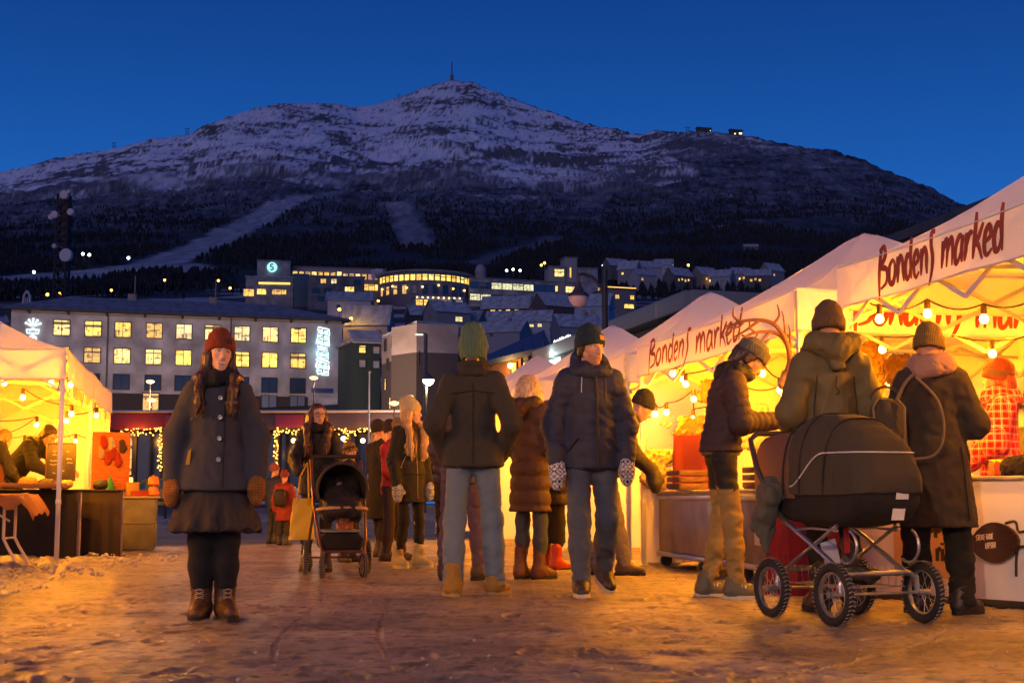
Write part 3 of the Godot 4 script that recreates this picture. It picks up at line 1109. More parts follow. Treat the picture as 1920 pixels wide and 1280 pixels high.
	rf.slab(Transform3D(Basis(Vector3.RIGHT, -PI / 2), V(0, h + 0.15, 0)), PackedVector2Array([Vector2(a.x - c.x, -(a.z - c.z)), Vector2(0, 0), Vector2(b2.x - c.x, -(b2.z - c.z)), Vector2(b2.x - c.x, -(b2.z - c.z) + 14), Vector2(a.x - c.x, -(a.z - c.z) + 14)]), 0.25)
	part(t, "roof", rf, snow_roof)
	var fr := wall_of(V(c.x, 0, c.z), V(b2.x, 0, b2.z))
	var fl := wall_of(V(a.x, 0, a.z), V(c.x, 0, c.z))
	for e in [[803, 633, 2.0, 4], [840, 636, 2.2, 3], [874, 637, 1.9, 1], [800, 675, 1.9, -1], [842, 679, 2.2, -1]]:
		var p := V(col_x(e[0], fr, c), at(e[0], e[1], 128).y, 0)
		window(t, Basis(Vector3.UP, fr[2]) * p, e[2], 1.4, dark_pane if e[3] < 0 else glow(0.35, 0.3, 0.35, 0.6), 1, Basis(Vector3.UP, fr[2]))
		var lb := MB.new()
		lb.ball(Basis(Vector3.UP, fr[2]) * (p + V(0.3, 0, 0.2)), Vector3.ONE * 0.17, 6, 8)
		part(t, "window_lamp", lb, glow(1.0, 0.6, 0.12, 4.0))
	for e in [[723, 642, -1], [737, 640, -1], [724, 717, 1], [737, 714, 0], [728, 680, -1], [733, 755, 1]]:
		var p := Basis(Vector3.UP, fl[2]) * V(col_x(e[0], fl, a), at(e[0], e[1], 134).y, 0) + V(a.x - c.x, 0, a.z - c.z)
		window(t, p, 0.75, 1.2, dark_pane if e[2] < 0 else lit(e[2]), 0, Basis(Vector3.UP, fl[2]))
	r = block("town_house", "narrow dark green house with snowy roof between pale blocks", 663, 150, 714, 151, 640, 2, 8, mt(0.025, 0.045, 0.045, 0.85), snow_roof)
	for e in [[679, 654, 1], [705, 655, -2], [679, 681, -2], [705, 682, -2]]:
		window(r[0], V((e[0] - 663) / 51.0 * r[1], at(e[0], e[1], 150).y - 2, 0), 0.85, 0.9, lit(1) if e[2] > 0 else mt(0.3, 0.34, 0.4, 0.3), 0)
	var sr := MB.new()
	sr.box(Transform3D(Basis(Vector3.RIGHT, 0.55), V(r[1] * 0.5, r[2] + 0.65, -0.6)), V(r[1] + 0.5, 0.2, 3.0))
	part(r[0], "snow_slope", sr, snow_roof)

func houses() -> void:
	house("grey house with steep snowy roof behind the neon office", 690, 640, 195, -0.06, 9.5, 8.0, 3.4, 4.2, [0.28, 0.24, 0.25], [[0, -3.2, 1.6, 1.0, 0.9, 4], [0, 2.8, 1.6, 1.0, 0.9, -1]])
	house("pale gabled house above the steep snowy roof", 655, 592, 255, 0.1, 12, 9, 4.0, 2.6, [0.4, 0.37, 0.4], [[0, -3, 2.0, 1.0, 1.0, -1], [0, 2.5, 2.0, 1.1, 1.0, -1]])
	house("house with pointed gable above the corner block", 838, 612, 240, 0.5, 10, 8, 3.6, 3.0, [0.2, 0.18, 0.19], [[1, 0, 2.4, 0.9, 0.9, -1], [0, 1.5, 1.6, 2.2, 1.4, 4]])
	house("dark house whose snowy roof shows left of the pointed gable", 800, 612, 265, 0.3, 11, 8, 3.0, 3.0, [0.05, 0.045, 0.05], [[0, 1.0, 1.4, 1.2, 1.0, -1]])
	house("long red house with five glowing windows under the office wing", 950, 600, 330, -0.12, 17, 9, 4.0, 4.6, [0.1, 0.03, 0.03], [[0, -4.5, 2.6, 1.8, 1.4, 2], [0, -1.8, 2.6, 1.4, 1.2, 4], [0, 1.0, 2.6, 1.8, 1.4, 2], [0, 4.2, 2.6, 1.7, 1.4, 1]])
	house("long low house with snowy roof below the red one", 975, 622, 270, -0.14, 19, 8, 2.8, 3.4, [0.3, 0.31, 0.36], [[0, -2.5, 1.6, 1.3, 1.1, -1], [0, 4.0, 1.4, 1.4, 1.1, 4], [0, 6.4, 1.4, 1.4, 1.1, 4]])
	house("brown gabled house beside the long red house", 1035, 602, 325, 0.55, 12, 11, 5.0, 5.0, [0.1, 0.06, 0.06], [[1, 1.0, 2.5, 1.0, 1.6, 2], [0, 2.0, 2.4, 1.0, 1.2, -1]])
	house("pale house with dormer behind the hanging lamp", 1075, 598, 335, 0.1, 12, 10, 5.0, 4.0, [0.25, 0.25, 0.3], [[0, 1.0, 3.4, 2.6, 1.6, 4]])
	house("tall pale house right of the hanging lamp's bowl", 1115, 604, 315, -0.3, 12, 9, 5.4, 4.4, [0.3, 0.3, 0.36], [[0, -2.5, 3.2, 1.2, 1.5, -1], [0, 0.6, 3.2, 1.2, 1.5, -1], [1, 0, 4.5, 1.0, 1.4, -1]])
	house("small house with broad snowy roof above the mall", 1085, 632, 250, 0.25, 13, 9, 2.5, 3.6, [0.18, 0.18, 0.22], [[0, 2.0, 1.4, 1.0, 1.0, -1]])
	house("low house with snow-laden roof left of the green hat", 870, 620, 245, -0.3, 10, 7, 2.4, 2.8, [0.15, 0.15, 0.18], [[0, 2.0, 1.4, 0.9, 0.9, -1]])
	house("snow-covered house beside the green-hatted man", 940, 640, 215, -0.35, 12, 8, 2.0, 2.6, [0.2, 0.2, 0.24], [[0, -1, 1.2, 0.9, 0.8, -1]])
	# the row higher up on the right
	var ws := [1, 0, 2, 1, 3]
	var rows := [[1156, 514, 600, "dark house first from the lamp post's arm in the upper row", 0], [1180, 520, 585, "small house next to the lamp post's arm in the upper row", 1], [1218, 517, 590, "upper row house with one glowing gable", 1], [1245, 512, 640, "house with long snowy roof at the top of the upper row", 0], [1272, 534, 540, "brown upper row house with four lit ground windows", 4], [1322, 532, 545, "pale broad house between two lit houses", 1], [1355, 536, 535, "large pale gabled house above the third tent", 0], [1390, 532, 545, "house with dark tree before it in the upper row", 2], [1421, 534, 540, "upper row house with brightly lit porch", 3], [1448, 524, 560, "house at the end of the upper row beside the tent roof", 1], [1205, 533, 545, "low dark house under the glowing gable", 1]]
	for i in rows.size():
		var e: Array = rows[i]
		var win := []
		for k in e[4]:
			win.append([0, -3.2 + k * 2.1 + 0.8 * (i % 2), 1.7 + 0.5 * (k % 2), 1.2, 1.3, ws[(k + i) % 5]])
		if e[4] == 0:
			win = [[0, 1.0, 1.8, 1.4, 1.2, -1], [1, 0.0, 2.6, 1.0, 1.2, -1]]
		var cc := 0.1 + 0.09 * (i % 4)
		house(e[3], e[0], e[1], e[2], [0.5, -0.4, 0.2, -0.15, 0.6][i % 5], rng.randf_range(9.0, 12.5), rng.randf_range(8.0, 9.5), 4.2, rng.randf_range(3.2, 4.6), [cc * 1.05, cc * 0.95, cc], win, 0.8)
	# cabins far up
	for e in [["lit cabin high in the dark wood, glowing orange", 1346, 432, 1160, 14.0, 1], ["blue snowy cabin beside the orange lit cabin", 1368, 434, 1165, 10.0, -1], ["cabin roof alone in the dark wood right of the others", 1440, 433, 1170, 12.0, -1], ["square pale cabin above the upper row of houses", 1408, 470, 900, 14.0, -1]]:
		house(e[0], e[1], e[2], e[3], 0.0, e[4], 8.0, 4.0, 2.5, [0.12, 0.11, 0.13], [[0, 0.0, 1.8, 5.0, 1.4, e[5]]] if e[5] >= 0 else [[0, 0, 1.8, 1.5, 1.2, -1]])

func hill_lights() -> void:
	var o := [1.0, 0.5, 0.06]
	var w := [1.0, 0.92, 0.75]
	for e in [[88, 552, 260, o, "orange lamp above the neon office's roof, leftmost"], [111, 551, 262, o, "orange lamp above the neon office's roof beside the mast"], [208, 544, 300, o, "single orange lamp over the middle of the office roof"], [308, 525, 420, o, "lone orange lamp at the wood's edge above the roof"], [409, 526, 420, o, "orange lamp left of the school block, upper"], [431, 540, 400, o, "orange lamp left of the school block, lower"], [636, 580, 250, o, "yellow lamp by the pale gabled house"], [658, 597, 190, o, "glowing yellow lantern at the neon office's roof corner"], [709, 564, 300, o, "orange lamp under the ribbon windows"], [907, 586, 330, o, "orange lamp left of the long red house"], [950, 507, 560, w, "white lamp above the office wing roof"], [962, 505, 560, w, "twin white lamp above the office wing roof"], [975, 507, 565, w, "white lamp right of the twins on the wing roof"], [1015, 497, 600, o, "yellow lamp cluster at the roof hall's peak"], [1021, 493, 600, o, "upper yellow lamp at the roof hall's peak"], [1131, 498, 640, w, "small white lamp by the lamp post's top"], [1210, 494, 640, w, "white lamp above the glowing gable"], [1260, 497, 640, w, "white lamp over the long snowy roof"], [1291, 497, 640, o, "pair of yellow lamps above the pale broad house"], [1251, 512, 600, w, "bright white lamp beside the brown upper row house"], [1190, 508, 610, w, "white lamp in front of the dark first house"], [1333, 526, 540, o, "orange lamp next to the large pale gable"], [1332, 431, 1150, o, "tiny orange lamp left of the lit cabin"], [1586, 413, 1270, o, "tiny orange light alone high on the dark slope"]]:
		far_lamp(e[4], at(e[0], e[1], e[2]), e[3], 10.0, 0.0009 * e[2] * (1.3 if e[2] < 300 else 1.0), 6.0)
# ------------------------------------------------------------------ marks on the mountain and the street behind the square
func build_mountain_marks() -> void:
	var dark := mt(0.04, 0.04, 0.045, 0.8)
	var t := thing("summit_mast", "tall thin radio mast on the mountain's summit", "mast", at(847, 156, 3480))
	var m := MB.new()
	m.tube([V(0, -10, 0), V(0, 22, 0)], 4.5, 8)
	m.tube([V(0, 22, 0), V(0, 56, 0)], 1.7, 8)
	part(t, "mast", m, mt(0.12, 0.1, 0.12, 0.8))
	var hb := MB.new()
	hb.bx(V(0, -3, 0), V(16, 12, 10))
	part(t, "hut", hb, dark)
	for e in [[350, 252, 2740, "lattice lift pylon on the left ridge"], [213, 279, 2700, "small lift pylon farther left on the ridge"], [1290, 251, 2395, "lift pylon beside the summit cabins"], [747, 186, 3250, "small pylon just below the summit on the left"]]:
		var p := thing("lift_pylon", e[3], "pylon", at(e[0], e[1], e[2]), 0.0, "lift pylons on the ridge")
		var b := MB.new()
		for s in [-1.0, 1.0]:
			b.bar(V(s * 3.0, -6, 0), V(s * 2.0, 12, 0), 0.8, 0.8)
			b.bar(V(s * 3.0, -2, 0), V(-s * 2.2, 8, 0), 0.5, 0.5)
		part(p, "legs", b, dark)
		var c := MB.new()
		c.bar(V(-5, 12, 0), V(5, 12, 0), 0.9, 0.9)
		part(p, "crossbeam", c, dark)
	for e in [[1320, 250, 2372, 26.0, "dark summit lift station with a lit end"], [1380, 254, 2310, 22.0, "low summit restaurant with small lights"]]:
		var p := thing("summit_hut", e[4], "hut", at(e[0], e[1], e[2]))
		var b := MB.new()
		b.bx(V(0, 2, 0), V(e[3], 12, 12), 0.3)
		part(p, "wall", b, dark)
		var r := MB.new()
		r.box(Transform3D(Basis(Vector3.BACK, -0.08), V(0, 8.8, 0)), V(e[3] + 2.0, 1.2, 14), 0.2)
		part(p, "roof", r, mt(0.1, 0.1, 0.12, 0.9))
		var w := MB.new()
		w.bx(V(e[3] * 0.32, 2.0, 6.2), V(e[3] * 0.22, 3.0, 0.5))
		if e[3] < 25.0:
			w.bx(V(-e[3] * 0.1, 1.6, 6.2), V(2.5, 2.0, 0.5))
		part(p, "window", w, glow(1.0, 0.85, 0.5, 1.4))
	# floodlights on the ski slope
	for e in [[160, 495, 800, "bright white floodlight on the lit ski slope"], [172, 497, 790, "second bright floodlight beside the first on the ski slope"], [130, 491, 815, "paired small floodlights left of the bright ones"], [70, 533, 660, "floodlight at the foot of the lit ski slope"], [245, 503, 780, "faint floodlight at the slope's far right"], [1150, 325, 2090, "lone white light high on the dark mountain"]]:
		var p := at(e[0], e[1], e[2])
		far_lamp(e[3], p + V(0, 5, 6), [0.8, 0.9, 1.0], 500.0 if e[2] < 1000 else 200.0, 0.0011 * e[2], 8.0)
	# radio mast with dishes
	t = thing("radio_tower", "dark lattice radio tower carrying round white dishes", "tower", at(113, 560, 230))
	var top := at(113, 365, 230).y - t.position.y
	var lt := MB.new()
	var wd := 1.0
	for sx in [-1.0, 1.0]:
		for sz in [-1.0, 1.0]:
			lt.bar(V(sx * wd, -4, sz * wd), V(sx * wd * 0.8, top, sz * wd * 0.8), 0.32, 0.32)
	for k in 14:
		var y := -3.0 + k * (top + 2.0) / 14.0
		var y2 := y + (top + 2.0) / 14.0
		for s in [-1.0, 1.0]:
			lt.bar(V(-wd, y, s * wd), V(wd, y2, s * wd), 0.16, 0.16)
			lt.bar(V(wd, y, s * wd), V(-wd, y2, s * wd), 0.16, 0.16)
			lt.bar(V(s * wd, y, -wd), V(s * wd, y2, wd), 0.16, 0.16)
	part(t, "lattice", lt, mt(0.03, 0.02, 0.025, 0.8))
	var cy := MB.new()
	cy.tube([V(0.3, top * 0.55, 0), V(0.3, top + 0.5, 0)], 0.75, 12)
	part(t, "antenna_shaft", cy, mt(0.04, 0.025, 0.03, 0.8))
	for e in [[122, 478, 1.15], [101, 402, 0.65], [94, 407, 0.45], [131, 397, 0.6], [101, 461, 0.4], [119, 365, 0.75], [128, 359, 0.35]]:
		var dp := at(e[0], e[1], 228.5) - t.position
		var d := MB.new()
		d.lathe(Transform3D(Basis(Vector3.RIGHT, PI / 2) * Basis(Vector3.BACK, 0.2), dp), [Vector2(0.02, 0.25), Vector2(e[2] * 0.9, 0.2), Vector2(e[2], 0.0), Vector2(e[2], -0.5), Vector2(e[2] * 0.6, -0.7)], 24)
		d.tube([dp + V(0, 0, -0.4), V(0, dp.y, 0)], 0.12, 6)
		part(t, "dish", d, mt(0.5, 0.42, 0.44, 0.7))
	# white twin-arched bell frame behind the office
	t = thing("bell_frame", "small white arched bell frame behind the office roof", "bell frame", at(49, 570, 225))
	var bf := MB.new()
	for s in [-1.0, 1.0]:
		bf.tube([V(s * 0.8, -2.2, 0), V(s * 0.45, 1.5, 0), V(0, 2.2, 0)], 0.2, 8)
		bf.tube([V(s * 0.2, -2.2, 0), V(s * 0.16, 1.0, 0)], 0.12, 6)
	part(t, "frame", bf, mt(0.45, 0.38, 0.4, 0.8))
	var bfoot := MB.new()
	bfoot.bx(V(0, -2.6, 0), V(6.0, 1.2, 3.0))
	part(t, "plinth", bfoot, mt(0.25, 0.2, 0.22, 0.8))

func build_street() -> void:
	# --- the shop front with fairy lights
	var d := 100.0
	var x0 := at(150, 640, d).x
	var x1 := at(775, 640, d).x
	var t := thing("shop_front", "long low shop with red fascia and fairy lights", "shop", V(x0, 0, -d))
	var ln := x1 - x0
	var ftop := at(400, 774, d).y
	var fbot := at(400, 805, d).y
	var wl := MB.new()
	wl.bx(V(ln * 0.5, ftop * 0.5 - 0.1, -6.0), V(ln, ftop - 0.2, 6.0))
	part(t, "wall", wl, mt(0.03, 0.022, 0.02, 0.8))
	var xs := at(345, 640, d).x - x0
	for e in [[0.0, xs, [0.22, 0.012, 0.02]], [xs, ln, [0.055, 0.03, 0.05]]]:
		var fa := MB.new()
		fa.bx(V((e[0] + e[1]) * 0.5, (ftop + fbot) * 0.5, -0.5), V(e[1] - e[0] - 0.02, ftop - fbot, 1.0), 0.03)
		part(t, "fascia", fa, mt(e[2][0], e[2][1], e[2][2], 0.6))
	var cp := MB.new()
	cp.bx(V(ln * 0.5, ftop + 0.1, -1.5), V(ln + 0.4, 0.16, 4.0), 0.03)
	part(t, "roof_edge", cp, mt(0.5, 0.42, 0.45, 0.8))
	for e in [[545, 0.24, 0.02, 0.06], [340, 0.2, 0.02, 0.08]]:
		var sg := MB.new()
		sg.bx(V(at(e[0], 640, d).x - x0, (ftop + fbot) * 0.5, 0.06), V(2.0, 0.9, 0.1), 0.03)
		part(t, "fascia_sign", sg, mt(e[1], e[2], e[3], 0.6))
	for px in [205, 255, 308, 520, 585, 655, 700, 742]:
		var po := MB.new()
		po.bx(V(at(px, 640, d).x - x0, fbot * 0.5, -0.4), V(0.32, fbot, 0.32), 0.02)
		part(t, "pillar", po, mt(0.04, 0.025, 0.022, 0.7))
	for e in [[218, 250, 0], [258, 300, -1], [322, 515, -1], [528, 582, -1], [590, 650, -1], [660, 738, -1]]:
		var gp := MB.new()
		var a := at(e[0], 640, d + 2.0).x - x0
		var b := at(e[1], 640, d + 2.0).x - x0
		gp.bx(V((a + b) * 0.5, fbot * 0.5, -2.9), V(b - a, fbot - 0.3, 0.06))
		part(t, "shop_window", gp, lit(3) if e[2] >= 0 else mt(0.015, 0.014, 0.018, 0.15))
	var fl := MB.new()
	var rr := RandomNumberGenerator.new()
	rr.seed = 12
	for e in [[at(225, 640, d).x, at(305, 640, d).x, fbot - 0.15, fbot - 0.15], [at(306, 640, d).x, at(306, 640, d).x, fbot, 2.5], [at(518, 640, d).x, at(720, 640, d).x, fbot - 0.15, fbot - 0.15], [at(521, 640, d).x, at(521, 640, d).x, fbot, 2.3], [at(651, 640, d).x, at(651, 640, d).x, fbot, fbot - 1.3]]:
		var n := int(maxf(absf(e[1] - e[0]), absf(e[2] - e[3])) * 13.0)
		for i in n:
			var u := i / float(n)
			fl.ball(V(lerpf(e[0], e[1], u) - x0 + rr.randf_range(-0.16, 0.16), lerpf(e[2], e[3], u) + rr.randf_range(-0.3, 0.22), 0.1 + rr.randf() * 0.1), Vector3.ONE * rr.randf_range(0.04, 0.075), 3, 5)
	var flo := part(t, "fairy_lights", fl, glow(1.0, 0.42, 0.05, 3.5))
	flo.set_meta("kind", "stuff")
	for e in [[265, 4.6], [520, 3.6], [600, 4.6], [690, 4.6]]:
		lamp(t, V(at(e[0], 640, d).x - x0, e[1], 0.8), 1.0, 0.42, 0.05, 4.0, 0.4)
	for e in [[550, 826], [680, 826], [643, 822]]:
		var b := MB.new()
		var p := at(e[0], e[1], d - 0.5)
		b.ball(V(p.x - x0, p.y, 0.5), Vector3.ONE * 0.18, 6, 8)
		part(t, "shop_lamp", b, glow(1.0, 0.7, 0.25, 4.0) if e[0] != 643 else glow(0.4, 0.7, 1.0, 1.5))
	for e in [[226, 905, "lit yellow bollard light before the shop, left"], [240, 908, "lit yellow bollard light before the shop, right"]]:
		var bl := thing("bollard_light", e[2], "bollard", at(e[0], 925, 60) * V(1, 0, 1), 0.0, "lit bollards by the shop")
		var bb := MB.new()
		bb.bx(V(0, 0.75, 0), V(0.3, 1.3, 0.3), 0.03)
		part(bl, "lamp_body", bb, glow(1.0, 0.62, 0.1, 1.6))
		var bc := MB.new()
		bc.bx(V(0, 1.45, 0), V(0.36, 0.1, 0.36), 0.02)
		bc.bx(V(0, 0.05, 0), V(0.36, 0.1, 0.36), 0.02)
		part(bl, "cap", bc, mt(0.03, 0.03, 0.03, 0.6))
	car("silver car parked before the shop", at(312, 925, 78), 0.25, [0.4, 0.42, 0.46])
	car("dark gold car in front of the silver car", at(300, 925, 62), -0.2, [0.16, 0.1, 0.02])
	car("white car hidden beside the smiling woman's mitten", at(505, 925, 84), 0.1, [0.5, 0.5, 0.52])
	# low red rail along the street
	t = thing("railing", "low rusty red railing along the street", "railing", at(190, 925, 44) * V(1, 0, 1) + V(0, -0.12, 0), 0.02)
	for y in [0.42, 0.62]:
		var r := MB.new()
		r.bx(V(4.2, y, 0), V(9.0, 0.09, 0.06), 0.015)
		part(t, "rail", r, mt(0.1, 0.025, 0.02, 0.7))
	for k in 5:
		var r := MB.new()
		r.bx(V(-0.2 + k * 2.2, 0.36, -0.05), V(0.08, 0.72, 0.06), 0.01)
		part(t, "post", r, mt(0.05, 0.02, 0.02, 0.7))
	var kb := MB.new()
	kb.bx(V(at(330, 925, 40).x, -0.09, -40), V(26, 0.14, 0.5), 0.03)
	structure("far_kerb", kb, mt(0.45, 0.42, 0.42, 0.8, 0.0, "fine", 1.0))
	# pink sail flag beyond the parka
	t = thing("sail_flag", "pale pink sail-shaped banner standing among the crowd", "banner", at(712, 925, 16.4) * V(1, 0, 1))
	var fp := MB.new()
	fp.tube([V(0.1, 0, 0), V(0.09, 0.9, 0), V(-0.02, 1.5, 0)], 0.012, 8)
	part(t, "pole", fp, mt(0.3, 0.3, 0.3, 0.4, 0.6))
	var fc := MB.new()
	fc.slab(Transform3D(), PackedVector2Array([Vector2(0.1, 0.62), Vector2(0.085, 0.95), Vector2(-0.03, 1.5), Vector2(0.06, 1.47), Vector2(0.17, 1.38), Vector2(0.22, 1.2), Vector2(0.17, 0.9)]), 0.008)
	part(t, "cloth", fc, mt(0.55, 0.24, 0.2, 0.8))
	# --- buildings close behind the tents
	mall()
	# --- street lamps
	t = thing("street_lamp", "tall black street lamp with unlit hanging bell lantern", "street lamp", at(1137, 925, 23) * V(1, 0, 1), 0.0)
	var ly := at(1137, 505, 23).y
	var po := MB.new()
	po.tube([V(0, 0, 0), V(0, 1.0, 0), V(0, ly, 0)], [0.075, 0.06, 0.05], 10)
	part(t, "post", po, mt(0.02, 0.018, 0.02, 0.6))
	var ar := MB.new()
	var lx := at(1085, 640, 23).x - t.position.x
	ar.tube([V(0, ly - 0.55, 0), V(-0.06, ly - 0.3, 0), V(-0.2, ly - 0.13, 0), V(lx * 0.8, ly - 0.08, 0), V(lx, ly - 0.08, 0), V(lx, ly - 0.16, 0)], 0.025, 8)
	part(t, "arm", ar, mt(0.02, 0.018, 0.02, 0.6))
	var by := at(1085, 555, 23).y
	var bl2 := MB.new()
	bl2.lathe(Transform3D(Basis(), V(lx, by, 0)), [Vector2(0.02, 0.36), Vector2(0.03, 0.25), Vector2(0.06, 0.16), Vector2(0.1, 0.08), Vector2(0.17, 0.03), Vector2(0.185, 0.0), Vector2(0.17, -0.015)], 24)
	part(t, "bell", bl2, mt(0.06, 0.05, 0.06, 0.5))
	var bo := MB.new()
	bo.lathe(Transform3D(Basis(), V(lx, by, 0)), [Vector2(0.165, -0.012), Vector2(0.16, -0.06), Vector2(0.13, -0.12), Vector2(0.08, -0.17), Vector2(0.02, -0.185), Vector2(0.001, -0.186)], 24)
	part(t, "bowl", bo, mt(0.62, 0.5, 0.5, 0.4))
	t = thing("street_lamp", "slim grey mast with a glowing bowl lamp behind the green hat", "street lamp", at(796, 925, 52) * V(1, 0, 1))
	var hh := at(793, 626, 52).y
	var mp := MB.new()
	mp.tube([V(0, 0, 0), V(0, hh, 0)], 0.07, 8)
	mp.tube([V(0, hh, 0), V(-0.28, hh + 0.02, 0)], 0.05, 6)
	part(t, "post", mp, mt(0.1, 0.09, 0.09, 0.6))
	var g2 := MB.new()
	var lp := at(803, 714, 52) - t.position
	g2.lathe(Transform3D(Basis(), lp), [Vector2(0.22, 0.05), Vector2(0.22, 0.0), Vector2(0.17, -0.1), Vector2(0.07, -0.17), Vector2(0.002, -0.18)], 16)
	part(t, "lamp_bowl", g2, glow(1.0, 0.8, 0.4, 6.0))
	var g3 := MB.new()
	g3.lathe(Transform3D(Basis(), lp), [Vector2(0.01, 0.3), Vector2(0.05, 0.26), Vector2(0.2, 0.08), Vector2(0.24, 0.05)], 16)
	g3.tube([lp + V(0, 0.28, 0), V(0, lp.y + 0.36, 0)], 0.03, 6)
	part(t, "shade", g3, mt(0.1, 0.08, 0.07, 0.6))
	lamp(t, lp + V(0, -0.3, 0.0), 1.0, 0.6, 0.2, 5.0, 0.15)
	var g4 := MB.new()
	g4.bx(V(-0.24, hh - 0.02, 0), V(0.3, 0.06, 0.14), 0.02)
	part(t, "lamp_head", g4, glow(1.0, 0.85, 0.6, 0.9))
	for e in [[281, 716, 120, "small street lamp before the office's lower windows"], [588, 709, 118, "lit street lamp left of the blue sign"], [284, 751, 118, "low lamp in front of the office's dark ground floor"], [765, 745, 92, "flat street lamp above the pale hat"], [739, 757, 96, "warm lamp on the dark corner block's lower wall"]]:
		var p := at(e[0], e[1], e[2])
		t = thing("street_lamp", e[3], "street lamp", p)
		var q := MB.new()
		q.tube([V(0, -p.y + 2.0, 0), V(0, -0.1, 0)], 0.05, 6)
		part(t, "post", q, mt(0.03, 0.028, 0.028, 0.7))
		var hd := MB.new()
		hd.lathe(Transform3D(), [Vector2(0.02, 0.2), Vector2(0.34, 0.12), Vector2(0.36, 0.0), Vector2(0.12, -0.12), Vector2(0.01, -0.13)], 14)
		part(t, "lamp_head", hd, glow(1.0, 0.62, 0.16, 2.5))
		lamp(t, V(0, -0.6, -1.6), 1.0, 0.6, 0.32, 130.0 if e[2] > 110 else 8.0, 0.3)
	# unseen lamp added behind the viewer as warm frontal fill for the people
	t = thing("street_lamp", "added unseen lamp behind the viewer for warm frontal fill", "street lamp", V(-2.6, 0, 3.6))
	var sq := MB.new()
	sq.tube([V(0, 0, -0.4), V(0, 4.9, -0.4), V(0, 5.1, -0.25)], 0.05, 10)
	part(t, "post", sq, mt(0.05, 0.05, 0.05, 0.6))
	var sl := MB.new()
	sl.lathe(Transform3D(Basis(), V(0, 5.0, 0)), [Vector2(0.02, 0.1), Vector2(0.22, 0.05), Vector2(0.22, 0.0), Vector2(0.12, -0.1), Vector2(0.005, -0.12)], 16)
	part(t, "lamp_head", sl, glow(1.0, 0.6, 0.25, 6.0))
	lamp(t, V(0, 4.86, 0), 1.0, 0.6, 0.3, 64.0, 0.14)
	for e in [[690, 700, 96, "white flagpole left of the corner block"]]:
		t = thing("flagpole", e[3], "flagpole", at(e[0], 925, e[2]) * V(1, 0, 1))
		var q := MB.new()
		q.tube([V(0, 0, 0), V(0, at(690, 698, 96).y, 0)], [0.09, 0.05], 8)
		part(t, "pole", q, mt(0.5, 0.45, 0.45, 0.6))
		var kn := MB.new()
		kn.ball(V(0, at(690, 697, 96).y, 0), Vector3.ONE * 0.12, 6, 8)
		part(t, "knob", kn, mt(0.5, 0.4, 0.2, 0.4, 0.5))

func car(label: String, p: Vector3, turn: float, c: Array) -> void:
	var t := thing("parked_car", label, "car", V(p.x, -0.12, p.z), turn, "cars parked in the street")
	var m := mt(c[0], c[1], c[2], 0.3, 0.3)
	var prof := PackedVector2Array([Vector2(-2.1, 0.3), Vector2(-2.15, 0.75), Vector2(-1.9, 0.95), Vector2(-1.0, 1.02), Vector2(-0.4, 1.45), Vector2(1.0, 1.5), Vector2(1.75, 1.05), Vector2(2.1, 0.98), Vector2(2.15, 0.4), Vector2(2.0, 0.28)])
	var b := MB.new()
	b.slab(Transform3D(), prof, 1.66)
	part(t, "body", b, m)
	for s in [-1.0, 1.0]:
		for x in [[-0.75, -0.32, 0.25], [0.32, 0.95, 1.5]]:
			var w := MB.new()
			w.slab(Transform3D(Basis(), V(0, 0, s * 0.834)), PackedVector2Array([Vector2(x[0], 1.02), Vector2(x[1] if x[0] < 0 else x[0], 1.4), Vector2(x[2] if x[0] < 0 else x[1], 1.42), Vector2(x[2], 1.02)]), 0.012)
			part(t, "window", w, dark_pane)
		for x in [-1.35, 1.35]:
			var w := MB.new()
			w.tube([V(x, 0.31, s * 0.7), V(x, 0.31, s * 0.86)], 0.31, 18)
			var wh := part(t, "wheel", w, mt(0.02, 0.02, 0.02, 0.8))
			var hc := MB.new()
			hc.tube([V(x, 0.31, s * 0.85), V(x, 0.31, s * 0.875)], 0.18, 14)
			part(wh, "rim", hc, mt(0.4, 0.4, 0.42, 0.3, 0.8))
		var h := MB.new()
		h.ball(V(-2.1, 0.7, s * 0.6), V(0.06, 0.1, 0.16), 6, 8)
		part(t, "headlight", h, mt(0.6, 0.6, 0.55, 0.2))

